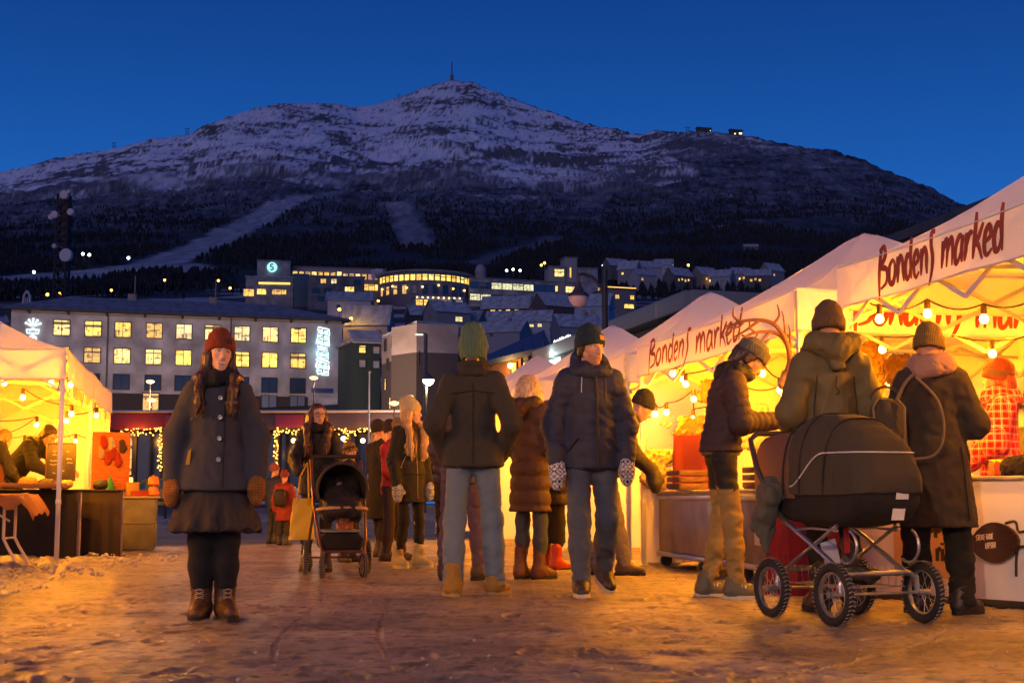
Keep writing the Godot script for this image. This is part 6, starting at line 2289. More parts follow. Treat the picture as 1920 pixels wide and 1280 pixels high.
# folds and creases of cloth, hair and fur: moves the surface along its normals
func crease(f: Array, amp: float, sc: Vector3, low := -9.0, low_amp := 0.0, sharp := 0.0) -> void:
	if fold_noise == null:
		fold_noise = FastNoiseLite.new()
		fold_noise.seed = 17
		fold_noise.frequency = 1.0
		fold_noise.fractal_octaves = 2
	var vs: PackedVector3Array = f[0]
	var ns: PackedVector3Array = f[1]
	var o := rng.randf() * 50.0
	for i in vs.size():
		var p := vs[i]
		var a := amp
		if p.y < low:
			a += low_amp * clampf((low - p.y) / 0.2, 0.0, 1.0)
		var w := fold_noise.get_noise_3d(p.x * sc.x + o, p.y * sc.y + 0.3 * p.x * sc.y, p.z * sc.z)
		vs[i] = p + ns[i] * a * lerpf(w, 0.55 - 2.2 * absf(w), sharp)
	f[0] = vs
	smooth_normals(f)

# stitched-through baffles of a down jacket
func quilt(f: Array, po: Dictionary, pitch: float, amp: float) -> void:
	var vs: PackedVector3Array = f[0]
	var ns: PackedVector3Array = f[1]
	for i in vs.size():
		var p := vs[i]
		var s := p.y
		var best := 0.115
		for sd in ["l", "r"]:
			var a: Vector3 = po["sh_" + sd]
			var b: Vector3 = po["el_" + sd]
			var c: Vector3 = po["wr_" + sd]
			for sg in [[a, b, 0.0], [b, c, a.distance_to(b)]]:
				var dd: Vector3 = sg[1] - sg[0]
				var t := clampf((p - sg[0]).dot(dd) / dd.length_squared(), 0.0, 1.0)
				var dist := p.distance_to(sg[0] + dd * t)
				if dist < best:
					best = dist
					s = sg[2] + t * dd.length() + 0.03
		var w := pow(absf(sin(PI * s / pitch)), 0.5)
		vs[i] = p + ns[i] * amp * (w - 0.75)
	f[0] = vs
	smooth_normals(f)

func garment(root: Node3D, called: String, bones: Array, cell: float, m: Material, k := 48.0, amp := 0.007, sc := Vector3(9, 16, 9), low := -9.0, low_amp := 0.0, qp := 0.0, qa := 0.0, po := {}) -> MeshInstance3D:
	var f := field(bones, cell, k)
	if qp > 0.0:
		quilt(f, po, qp, qa)
	if amp > 0.0:
		crease(f, amp, sc, low, low_amp, 0.6 if amp < 0.0205 else 0.0)
	var mb := MB.new()
	mb.join(f)
	return part(root, called, mb, m)

# ------------------------------------------------------------------ people; a figure faces +z, its own left is +x, 1.75 m tall before scaling
func pose(o := {}) -> Dictionary:
	var p := {
		"pel": V(0, 0.95, 0), "chest": V(0, 1.30, 0.0), "neck": V(0, 1.47, -0.01), "head": V(0, 1.625, 0.01), "hy": 0.0, "hp": 0.0, "hr": 0.0,
		"sh_l": V(0.175, 1.41, -0.01), "el_l": V(0.235, 1.13, -0.03), "wr_l": V(0.235, 0.88, 0.05), "hd_l": V(0.0, -1.0, 0.15),
		"sh_r": V(-0.175, 1.41, -0.01), "el_r": V(-0.235, 1.13, -0.03), "wr_r": V(-0.235, 0.88, 0.05), "hd_r": V(0.0, -1.0, 0.15),
		"hp_l": V(0.085, 0.91, 0), "kn_l": V(0.095, 0.49, 0.02), "an_l": V(0.1, 0.09, -0.02), "fy_l": 0.15, "fp_l": 0.0,
		"hp_r": V(-0.085, 0.91, 0), "kn_r": V(-0.095, 0.49, 0.02), "an_r": V(-0.1, 0.09, -0.02), "fy_r": -0.15, "fp_r": 0.0}
	p.merge(o, true)
	for j in ["sh_l", "sh_r", "el_l", "el_r", "wr_l", "wr_r"]:
		p[j] = p[j] * V(0.84, 1, 1)
	return p

func head_frame(po: Dictionary) -> Transform3D:
	return Transform3D(Basis(Vector3.UP, po.hy) * Basis(Vector3.RIGHT, po.hp) * Basis(Vector3.BACK, po.hr), po.head)

func head_field(cell: float, look: Dictionary) -> Array:
	var b := [
		bn(V(0, 0.035, -0.03), V(0, 0.035, 0.012), 0.073, 0.068), bn(V(0, 0.01, 0.035), V(0, -0.05, 0.042), 0.05, 0.04),
		bn(V(-0.03, 0.03, 0.072), V(0.03, 0.03, 0.072), 0.011, 0.011), bn(V(0, 0.014, 0.088), V(0, -0.026, 0.108), 0.006, 0.0105),
		bn(V(-0.018, -0.057, 0.083), V(0.018, -0.057, 0.083), 0.007, 0.007), bn(V(-0.015, -0.071, 0.082), V(0.015, -0.071, 0.082), 0.0075, 0.0075),
		bn(V(0, -0.098, 0.066), V(0, -0.098, 0.064), 0.016, 0.016), bn(V(0, -0.05, -0.02), V(0, -0.2, -0.04), 0.048, 0.054)]
	for s in [-1.0, 1.0]:
		b.append(bn(V(s * 0.04, -0.035, 0.0), V(s * 0.014, -0.092, 0.056), 0.021, 0.017))
		b.append(bn(V(s * 0.036, -0.014, 0.055), V(s * 0.03, -0.04, 0.058), 0.02, 0.016))
		b.append(bn(V(s * 0.011, -0.031, 0.098), V(s * 0.011, -0.031, 0.094), 0.006, 0.006))
		b.append(bn(V(s * 0.076, 0.012, -0.014), V(s * 0.074, -0.028, -0.006), 0.009, 0.006))
		b.append(bn(V(s * 0.031, 0.01, 0.103), V(s * 0.031, 0.01, 0.1), 0.015, 0.015, 1.0, -99.0, true))
	var f := field(b, cell, 120.0)
	var skin: Color = look.get("skin", Color(0.5, 0.28, 0.19))
	var cs := PackedColorArray()
	var smile: float = look.get("smile", 0.0)
	for p in f[0]:
		var c := skin
		if p.z > 0.04:
			var ax := absf(p.x)
			c = c.lerp(Color(0.5, 0.16, 0.1), 0.35 * smoothstep(0.03, 0.0, Vector2(ax - 0.04, p.y + 0.03).length()))
			if look.has("beard") and p.y < -0.035 and not (ax < 0.02 and p.y > -0.05):
				c = c.lerp(look.beard, 0.45 * smoothstep(-0.03, -0.055, p.y) * (0.7 + 0.3 * sin(p.x * 900.0)))
			var ym := -0.064 + smile * 14.0 * ax * ax
			var half := 0.026 if smile > 0.0 else 0.022
			if ax < half and absf(p.y - ym) < 0.0105:
				c = c.lerp(Color(0.36, 0.085, 0.07), 0.75 if smile > 0.0 else 0.42)
				if smile > 0.0 and ax < half - 0.004 and absf(p.y - ym - 0.001) < 0.0055:
					c = Color(0.75, 0.7, 0.62)
				elif smile <= 0.0 and absf(p.y - ym) < 0.002:
					c = Color(0.14, 0.03, 0.03)
			var yb := 0.031 - 2.2 * pow(ax - 0.034, 2.0) * 3.0
			if ax > 0.012 and ax < 0.053 and absf(p.y - yb) < 0.005:
				c = c.lerp(look.get("brow", Color(0.03, 0.018, 0.012)), 0.85)
			if ax > 0.014 and ax < 0.047 and absf(p.y - 0.013) < 0.0065:
				c = c.lerp(Color(0.05, 0.025, 0.02), 0.55)
		cs.append(c)
	f.append(cs)
	return f

func figure(label: String, x: float, z: float, turn: float, tall: float, po: Dictionary, look := {}, group := "people at the market") -> Node3D:
	var root := thing("person", label, "person", V(x, look.get("up", -0.007), z), turn, group)
	root.scale = Vector3.ONE * (tall / 1.75)
	var b := [bn(po.pel, po.chest, 0.11, 0.12, 0.7), bn(po.chest, po.neck, 0.1, 0.045, 0.7), bn(po.sh_l, po.sh_r, 0.05, 0.05)]
	for s in ["l", "r"]:
		b.append(bn(po["sh_" + s], po["el_" + s], 0.042, 0.034))
		b.append(bn(po["el_" + s], po["wr_" + s], 0.034, 0.024))
		b.append(bn(po["hp_" + s], po["kn_" + s], 0.07, 0.046))
		b.append(bn(po["kn_" + s], po["an_" + s], 0.044, 0.03))
	b.append(bn(po.neck, po.head - V(0, 0.05, 0.02), 0.045, 0.045))
	var mb := MB.new()
	mb.col = look.get("skin", Color(0.5, 0.28, 0.19))
	mb.join(field(b, 0.03, 45.0))
	var hf := head_frame(po)
	mb.join(head_field(look.get("cell", 0.0058), look), hf)
	for s in [-1.0, 1.0]:
		eye(mb, hf, V(s * 0.031, 0.011, 0.0735), look.get("gaze", V(0, 0, 1)), look.get("iris", Color(0.06, 0.04, 0.03)))
	for s in ["l", "r"]:
		if look.has("hand_" + s):
			hand(mb, po["wr_" + s], po["hd_" + s], look["hand_" + s][0], look["hand_" + s][1], 1.0 if s == "l" else -1.0, look["hand_" + s][2] if look["hand_" + s].size() > 2 else 0.0)
	var body := part(root, "body", mb, mt(1, 1, 1, 0.55, 0.0, "", 1.0, 0.0, true), true)
	body.name = "body"
	root.set_meta("pose", po)
	return root

func eye(mb: MB, hf: Transform3D, c: Vector3, gaze: Vector3, iris: Color) -> void:
	var base := mb.v.size()
	var was := mb.col
	mb.col = Color(0.62, 0.58, 0.54)
	mb.ball(hf * c, Vector3.ONE * 0.011, 10, 12, hf.basis)
	var g := (hf.basis * gaze).normalized()
	for i in range(base, mb.v.size()):
		var d := mb.n[i].dot(g)
		if d > 0.87:
			mb.c[i] = Color(0.01, 0.01, 0.01) if d > 0.96 else iris
	mb.col = was

# a hand with palm, four fingers of unequal length and a thumb; curl 0 = straight, 1 = closed
func hand(mb: MB, wrist: Vector3, dir: Vector3, palm: Vector3, curl: float, side: float, spread := 0.0) -> void:
	var y := dir.normalized()
	var z := (palm - y * palm.dot(y)).normalized()
	var x := y.cross(z) * side
	var b := [bn(wrist, wrist + y * 0.03, 0.026, 0.024)]
	var kn := []
	for i in 4:
		var o := x * (0.03 - 0.02 * i) + y * (0.085 - 0.004 * absf(i - 1.0))
		b.append(bn(wrist + x * (0.014 - 0.009 * i) + y * 0.015, wrist + o, 0.015, 0.011))
		kn.append(wrist + o)
	var lens := [0.072, 0.08, 0.074, 0.058]
	for i in 4:
		var p: Vector3 = kn[i]
		var d := (y + x * spread * (0.3 - 0.2 * i)).normalized()
		var l: float = lens[i]
		for j in 3:
			d = d.rotated(y.cross(z).normalized(), curl * (0.75 if j == 0 else 0.95))
			var q: Vector3 = p + d * l * [0.46, 0.3, 0.24][j]
			b.append(bn(p, q, 0.0098 - 0.001 * j, 0.009 - 0.001 * j))
			p = q
	var t0 := wrist + x * 0.026 + y * 0.022
	var t1 := t0 + (x * 0.6 + y * 0.75 + z * 0.25).normalized() * 0.038
	var t2 := t1 + (x * (0.35 - 0.5 * curl) + y * 0.9 + z * (0.2 + 0.9 * curl)).normalized() * 0.03
	var t3 := t2 + (x * (0.1 - 0.7 * curl) + y * 0.9 + z * (0.2 + 0.9 * curl)).normalized() * 0.025
	b.append(bn(t0, t1, 0.014, 0.011))
	b.append(bn(t1, t2, 0.011, 0.0098))
	b.append(bn(t2, t3, 0.0098, 0.0085))
	mb.join(field(b, 0.004, 190.0))

# ---- clothes
func coat_bones(po: Dictionary, o: Dictionary) -> Array:
	var b: float = o.get("bulk", 0.0)
	var hem: float = o.get("hem", 0.85)
	var fl: float = o.get("flare", 0.0)
	var fz: float = o.get("fz", 0.72)
	var waist: Vector3 = po.pel.lerp(po.chest, 0.45)
	var low := V(po.pel.x, hem - 0.02, po.pel.z)
	var out := [
		bn(po.sh_l * V(0.72, 1, 1) + V(0, -0.02, 0), po.sh_r * V(0.72, 1, 1) + V(0, -0.02, 0), 0.056 + b * 0.7, 0.056 + b * 0.7),
		bn(po.chest, waist, 0.122 + b + o.get("bust", 0.0), 0.112 + b + o.get("belly", 0.0), fz, hem),
		bn(waist, po.pel, 0.112 + b + o.get("belly", 0.0), 0.128 + b + fl * 0.4, fz, hem),
		bn(po.pel if po.pel.y > hem + 0.04 else V(po.pel.x, hem + 0.04, po.pel.z), low, 0.128 + b + fl * 0.4, 0.136 + b + fl, fz, hem),
		bn(po.neck + V(0, -0.02, 0), po.sh_l * V(0.85, 1, 1), 0.042 + b * 0.4, 0.046 + b * 0.5),
		bn(po.neck + V(0, -0.02, 0), po.sh_r * V(0.85, 1, 1), 0.042 + b * 0.4, 0.046 + b * 0.5),
		bn(po.neck + V(0, -0.05, 0), po.neck + V(0, o.get("collar", 0.03), 0.015), 0.06 + b * 0.4, 0.056 + b * 0.4)]
	return out

func sleeve_bones(po: Dictionary, b: float, cuff := 0.0) -> Array:
	var out := []
	for s in ["l", "r"]:
		var sh: Vector3 = po["sh_" + s]
		var el: Vector3 = po["el_" + s]
		var wr: Vector3 = po["wr_" + s]
		out.append(bn(sh, el, 0.05 + b, 0.043 + b))
		out.append(bn(el, wr, 0.043 + b, 0.034 + b * 0.8 + cuff))
	return out

func coat(root: Node3D, po: Dictionary, m: Material, o := {}) -> MeshInstance3D:
	var b := coat_bones(po, o) + sleeve_bones(po, o.get("sleeve", o.get("bulk", 0.0)), o.get("cuff", 0.0))
	return garment(root, o.get("called", "coat"), b, o.get("cell", 0.0155), m, o.get("k", 62.0), o.get("amp", 0.008) * 1.25, o.get("sc", V(9, 15, 9)), -9.0, 0.0, o.get("qp", 0.0), o.get("qa", 0.0), po)

func trousers(root: Node3D, po: Dictionary, m: Material, o := {}) -> MeshInstance3D:
	var w: float = o.get("w", 0.0)
	var b := [bn(po.hp_l * V(0.8, 1, 1) + V(0, 0.03, 0), po.hp_r * V(0.8, 1, 1) + V(0, 0.03, 0), 0.075 + w * 0.4, 0.075 + w * 0.4)]
	for s in ["l", "r"]:
		var hp: Vector3 = po["hp_" + s]
		var kn: Vector3 = po["kn_" + s]
		var an: Vector3 = po["an_" + s]
		b.append(bn(hp, kn, 0.076 + w, 0.056 + w))
		b.append(bn(kn, kn.lerp(an, 0.4), 0.054 + w, 0.054 + w))
		b.append(bn(kn.lerp(an, 0.4), an + V(0, -0.01, 0), 0.054 + w, 0.042 + w + o.get("ankle", 0.0), 1.0, an.y + o.get("cut", -0.035)))
	return garment(root, o.get("called", "trousers"), b, o.get("cell", 0.0155), m, 55.0, o.get("amp", 0.007), V(6, 12, 6), 0.36, o.get("low", 0.009))

func shoes(root: Node3D, po: Dictionary, m: Material, sole: Material, o := {}) -> void:
	for s in ["l", "r"]:
		var an: Vector3 = po["an_" + s]
		var xf := Transform3D(Basis(Vector3.UP, po["fy_" + s]) * Basis(Vector3.RIGHT, po["fp_" + s]), an)
		var w: float = o.get("w", 0.0)
		var h: float = o.get("shaft", 0.04)
		var b := [bn(V(0, -0.03, -0.045), V(0, -0.035, 0.05), 0.036 + w, 0.04 + w, 1.0, -0.065), bn(V(0, -0.035, 0.05), V(0, -0.045, 0.14), 0.04 + w, 0.033 + w, 1.0, -0.065),
			bn(V(0, -0.03, -0.02), V(0, 0.0, -0.015), 0.04 + w, 0.042 + w), bn(V(0, 0.0, -0.015), V(0, h, -0.012), 0.042 + w, 0.046 + w + o.get("top", 0.0))]
		var f := field(b, o.get("cell", 0.011), 70.0)
		if o.get("amp", 0.004) > 0.0:
			crease(f, o.get("amp", 0.004), V(22, 30, 22))
		var mb := MB.new()
		mb.join(f, xf)
		var so := part(root, "boot" if h > 0.06 else "shoe", mb, m)
		var sb := MB.new()
		var poly := PackedVector2Array()
		for i in 20:
			var a := TAU * i / 20.0
			poly.append(Vector2(sin(a) * (0.05 + w + 0.006 * cos(a)), 0.045 + cos(a) * (0.137 + w * 0.7)))
		sb.slab(xf * Transform3D(Basis(Vector3.RIGHT, PI / 2), V(0, -0.073, 0)), poly, 0.034)
		part(so, "sole", sb, sole)
		if o.has("laces"):
			var lb := MB.new()
			for j in 6:
				var yy := -0.005 + j * (h / 6.5)
				var zz := 0.075 - j * 0.004 if j == 0 else 0.034 + w
				lb.tube([xf * V(-0.026, yy, zz), xf * V(0.0, yy + 0.006, zz + 0.016), xf * V(0.026, yy + 0.016, zz)], 0.0035, 5)
				lb.tube([xf * V(0.026, yy, zz), xf * V(0.0, yy + 0.006, zz + 0.016), xf * V(-0.026, yy + 0.016, zz)], 0.0035, 5)
			part(so, "laces", lb, o.laces)
		if o.has("logo"):
			var nb := MB.new()
			for sd in [-1.0, 1.0]:
				write(nb, BLOCK, "N", 0.055, 0.24, 0.0, func(px: float, py: float) -> Array:
					return [xf * V(sd * (0.045 + w), py - 0.045, 0.02 + px), xf.basis * V(sd, 0, 0)], 1.0, false, 1.0)
			part(so, "emblem", nb, o.logo)

func mittens(root: Node3D, po: Dictionary, m: Material, r := 0.0) -> void:
	for s in ["l", "r"]:
		var wr: Vector3 = po["wr_" + s]
		var d: Vector3 = po["hd_" + s].normalized()
		var sd := 1.0 if s == "l" else -1.0
		var th := (V(-sd * 0.45, 0, 0.9) - d * V(-sd * 0.45, 0, 0.9).dot(d)).normalized()
		var b := [bn(wr - d * 0.03, wr + d * 0.03, 0.04 + r, 0.038 + r), bn(wr + d * 0.03, wr + d * 0.1, 0.042 + r, 0.044 + r), bn(wr + d * 0.1, wr + d * 0.15, 0.044 + r, 0.032 + r),
			bn(wr + d * 0.03 + th * 0.02, wr + d * 0.085 + th * 0.07, 0.021 + r, 0.018 + r)]
		var f := field(b, 0.009, 75.0)
		crease(f, 0.003, V(40, 40, 40))
		var mb := MB.new()
		mb.join(f)
		part(root, "mitten", mb, m)

func beanie(root: Node3D, po: Dictionary, m: Material, o := {}) -> void:
	var hf := head_frame(po) * Transform3D(Basis(Vector3.RIGHT, o.get("tip", -0.22)), V(0, o.get("lift", 0.036) + 0.016, -0.01))
	var r: float = o.get("r", 0.0)
	var b := [bn(V(0, -0.012, 0), V(0, o.get("tall", 0.055), -0.012 - o.get("slouch", 0.0)), 0.084 + r, 0.072 + r, 1.17, o.get("deep", -0.03)), bn(V(0, o.get("deep", -0.03), -0.004), V(0, -0.012, 0), 0.08 + r, 0.084 + r, 1.17, o.get("deep", -0.03))]
	var f := field(b, 0.01, 60.0)
	crease(f, o.get("amp", 0.006), V(16, 16, 16))
	var mb := MB.new()
	mb.join(f, hf)
	var h := part(root, "hat", mb, m)
	if o.get("fold", true):
		var g := []
		for i in 7:
			var row := []
			for k in 33:
				var a := -TAU * k / 32.0
				var hy: float = [-0.034, -0.037, -0.02, 0.0, 0.024, 0.032, 0.03][i]
				var rr: float = [0.082, 0.09, 0.0935, 0.095, 0.0945, 0.091, 0.084][i] + r
				row.append(hf * V(cos(a) * rr, hy, sin(a) * rr * 1.17))
			g.append(row)
		var fb := MB.new()
		fb.sheet(g)
		part(h, "brim", fb, o.get("brim", m))
	if o.has("badge"):
		var lb := MB.new()
		lb.box(hf * Transform3D(Basis(Vector3.UP, o.get("badge_turn", 0.25)), V(sin(o.get("badge_turn", 0.25)) * 0.097, 0.0, cos(o.get("badge_turn", 0.25)) * (0.112 + r))), V(0.042, 0.032, 0.006), 0.002)
		part(h, "badge", lb, o.badge)

# locks of hair from the crown to the given length; each [angle round the head, length, how far it swings out]
func hair(root: Node3D, po: Dictionary, m: Material, o := {}) -> void:
	var hf := head_frame(po)
	var b := []
	if o.get("cap", true):
		b.append(bn(V(0, 0.045, -0.036), V(0, 0.05, 0.0), 0.079, 0.073))
		for s in [-1.0, 1.0]:
			b.append(bn(V(s * 0.06, 0.04, 0.0), V(s * 0.064, -0.03, -0.02), 0.028, 0.026))
		b.append(bn(V(0, 0.0, -0.07), V(0, -0.07, -0.07), 0.05, 0.045))
	for l in o.get("locks", []):
		var a: float = l[0]
		var d := V(sin(a), 0, cos(a))
		var p := d * V(0.078, 1, 0.09) + V(0, 0.02, -0.012)
		var q := p + V(0, -0.07, 0) + d * 0.006
		var e: Vector3 = q + V(0, -l[1] * 0.5, 0) + d * l[2]
		var g: Vector3 = e + V(0.012 * sin(a * 9.0), -l[1] * 0.5, l[3] if l.size() > 3 else 0.0) + d * l[2] * 0.3
		var w: float = o.get("thick", 0.022)
		b.append(bn(p, q, w, w))
		b.append(bn(q, e, w, w * 0.9))
		b.append(bn(e, g, w * 0.9, w * 0.4))
	var inv := hf.affine_inverse()
	for pt in o.get("paths", []):
		var w: float = o.get("thick", 0.022)
		for i in pt.size() - 1:
			var q0 := 1.0 - 0.7 * pow(i / float(pt.size() - 1), 2.0)
			var q1 := 1.0 - 0.7 * pow((i + 1) / float(pt.size() - 1), 2.0)
			b.append(bn(inv * pt[i], inv * pt[i + 1], w * q0, w * q1))
	var f := field(b, o.get("cell", 0.009), o.get("k", 95.0))
	crease(f, o.get("amp", 0.006), V(70, 5, 70))
	var cs := PackedColorArray()
	var c0: Color = o.get("dark", Color(0.02, 0.012, 0.008))
	var c1: Color = o.get("light", Color(0.09, 0.045, 0.022))
	for p in f[0]:
		cs.append(c0.lerp(c1, clampf(0.4 + 0.9 * fold_noise.get_noise_3d(p.x * 90.0, p.y * 5.0, p.z * 90.0), 0.0, 1.0)))
	f.append(cs)
	var mb := MB.new()
	mb.join(f, hf)
	var ho := part(root, "hair", mb, m, true)
	if o.has("paths"):
		var ls := MB.new()
		for pt in o.paths:
			for j in 5:
				var q := []
				var off := V(rng.randf_range(-1, 1), 0, rng.randf_range(-1, 1)) * 0.022
				for i in pt.size():
					q.append(pt[i] + off * (0.5 + 0.25 * i) + V(rng.randf_range(-1, 1), 0, rng.randf_range(-1, 1)) * 0.006)
				ls.col = c1.lerp(c0, rng.randf() * 0.6)
				ls.tube(spl(q, 3), 0.0016, 4, false)
		part(ho, "loose_strands", ls, m, true)

func fuzz(m: StandardMaterial3D, k: float) -> StandardMaterial3D:
	m.rim_enabled = true
	m.rim = k
	m.rim_tint = 0.6
	return m

func wool(r: float, g: float, b: float) -> StandardMaterial3D:
	return fuzz(mt(r, g, b, 0.95, 0.0, "cloth", 0.3, 0.4), 0.06)

func knit(r: float, g: float, b: float) -> StandardMaterial3D:
	return fuzz(mt(r, g, b, 0.95, 0.0, "knit", 0.17, 0.6), 0.1)

func shell(r: float, g: float, b: float) -> StandardMaterial3D:
	return mt(r, g, b, 0.72, 0.0, "cloth", 0.05, 0.06)

func hair_mat() -> StandardMaterial3D:
	return mt(1, 1, 1, 0.45, 0.0, "", 1.0, 0.0, true)

# the foremost (sign 1) or rearmost point of a garment near (x, y), lifted a little off it
func on_front(o: MeshInstance3D, x: float, y: float, sign := 1.0, lift := 0.004) -> Vector3:
	var best := -9.0
	for p in o.mesh.surface_get_arrays(0)[Mesh.ARRAY_VERTEX]:
		if absf(p.x - x) < 0.018 and absf(p.y - y) < 0.018:
			best = maxf(best, p.z * sign)
	return V(x, y, (best + lift) * sign if best > -8.0 else 0.1 * sign)

# a seam, zip or cord laid on a garment: pts are (x, y)
func laid(parent: Node3D, called: String, o: MeshInstance3D, pts: Array, r: float, m: Material, sign := 1.0, lift := 0.0) -> void:
	var line := []
	for i in pts.size() - 1:
		for k in 6:
			var q: Vector2 = pts[i].lerp(pts[i + 1], k / 6.0)
			line.append(on_front(o, q.x, q.y, sign, lift))
	line.append(on_front(o, pts[-1].x, pts[-1].y, sign, lift))
	var sm := [line[0]]
	for i in range(1, line.size() - 1):
		sm.append((line[i - 1] + line[i] * 2.0 + line[i + 1]) / 4.0)
	sm.append(line[-1])
	var mb := MB.new()
	mb.tube(sm, r, 6)
	part(parent, called, mb, m)

func buttons(o: MeshInstance3D, x: float, ys: Array, r: float, m: Material) -> void:
	for y in ys:
		var p := on_front(o, x, y)
		var mb := MB.new()
		mb.lathe(Transform3D(Basis(Vector3.RIGHT, PI / 2), p), [Vector2(r, -0.004), Vector2(r, 0.002), Vector2(r * 0.75, 0.005), Vector2(r * 0.6, 0.003), Vector2(0.001, 0.003)], 14)
		part(o, "button", mb, m)

func hood_down(root: Node3D, po: Dictionary, m: Material, r := 0.045, called := "hood", amp := 0.012, sc := V(12, 12, 12), cell := 0.013) -> MeshInstance3D:
	var n: Vector3 = po.neck
	var b := [bn(n + V(-0.12, 0.0, 0.03), n + V(-0.1, 0.03, -0.06), r * 0.8, r), bn(n + V(-0.1, 0.03, -0.06), n + V(0, 0.0, -0.12), r, r * 1.15), bn(n + V(0.12, 0.0, 0.03), n + V(0.1, 0.03, -0.06), r * 0.8, r), bn(n + V(0.1, 0.03, -0.06), n + V(0, 0.0, -0.12), r, r * 1.15), bn(n + V(0, 0.0, -0.12), n + V(0, -0.1, -0.14), r * 1.1, r * 0.8)]
	return garment(root, called, b, cell, m, 55.0, amp, sc)

func scarf(root: Node3D, po: Dictionary, m: Material, r := 0.036, called := "scarf") -> MeshInstance3D:
	var n: Vector3 = po.neck + V(0, 0.04, 0.0)
	var b := []
	var q := []
	for i in 9:
		var a := TAU * i / 8.0
		q.append(n + V(sin(a) * 0.088, 0.012 * sin(a * 2.0), cos(a) * 0.085))
	for i in 8:
		b.append(bn(q[i], q[i + 1], r, r))
		b.append(bn(q[i] + V(0, -0.045, 0) + (q[i] - n) * 0.25, q[i + 1] + V(0, -0.045, 0) + (q[i + 1] - n) * 0.25, r * 0.85, r * 0.85))
	return garment(root, called, b, 0.011, m, 70.0, 0.008, V(25, 25, 25))

# long loose hair that falls over the shoulders in front and behind
func falling(po: Dictionary, low: float, reach := 0.0) -> Array:
	var paths := []
	for s in [-1.0, 1.0]:
		for i in 13:
			var u := i / 12.0
			var fr: float = lerpf(0.1, -0.07, u) + po.neck.z
			var ox := 0.064 + 0.01 * sin(i * 1.7)
			var top: Vector3 = po.head + Basis(Vector3.UP, po.hy) * V(s * ox, -0.012, lerpf(0.018, -0.075, u))
			var wv := 0.012 * sin(i * 2.3 + s)
			var hy: float = po.neck.y
			var lx := lerpf(0.075, 0.175, absf(u - 0.3) + 0.25 * sin(i * 2.6) * 0.3)
			paths.append([top, V(lerpf(top.x, s * 0.1, 0.45), top.y - 0.1, lerpf(top.z, fr * 0.65, 0.4)), V(s * (0.1 + wv + 0.02 * u), hy + 0.02, fr * 0.8 + 0.02), V(s * lerpf(0.11, lx, 0.5), hy - 0.06, fr + 0.045 + reach), V(s * (lx + wv), lerpf(hy - 0.06, low, 0.55), fr + 0.062 + reach), V(s * (lx - wv), low + 0.04 * sin(i * 2.9), fr + 0.068 + reach)])
	return paths
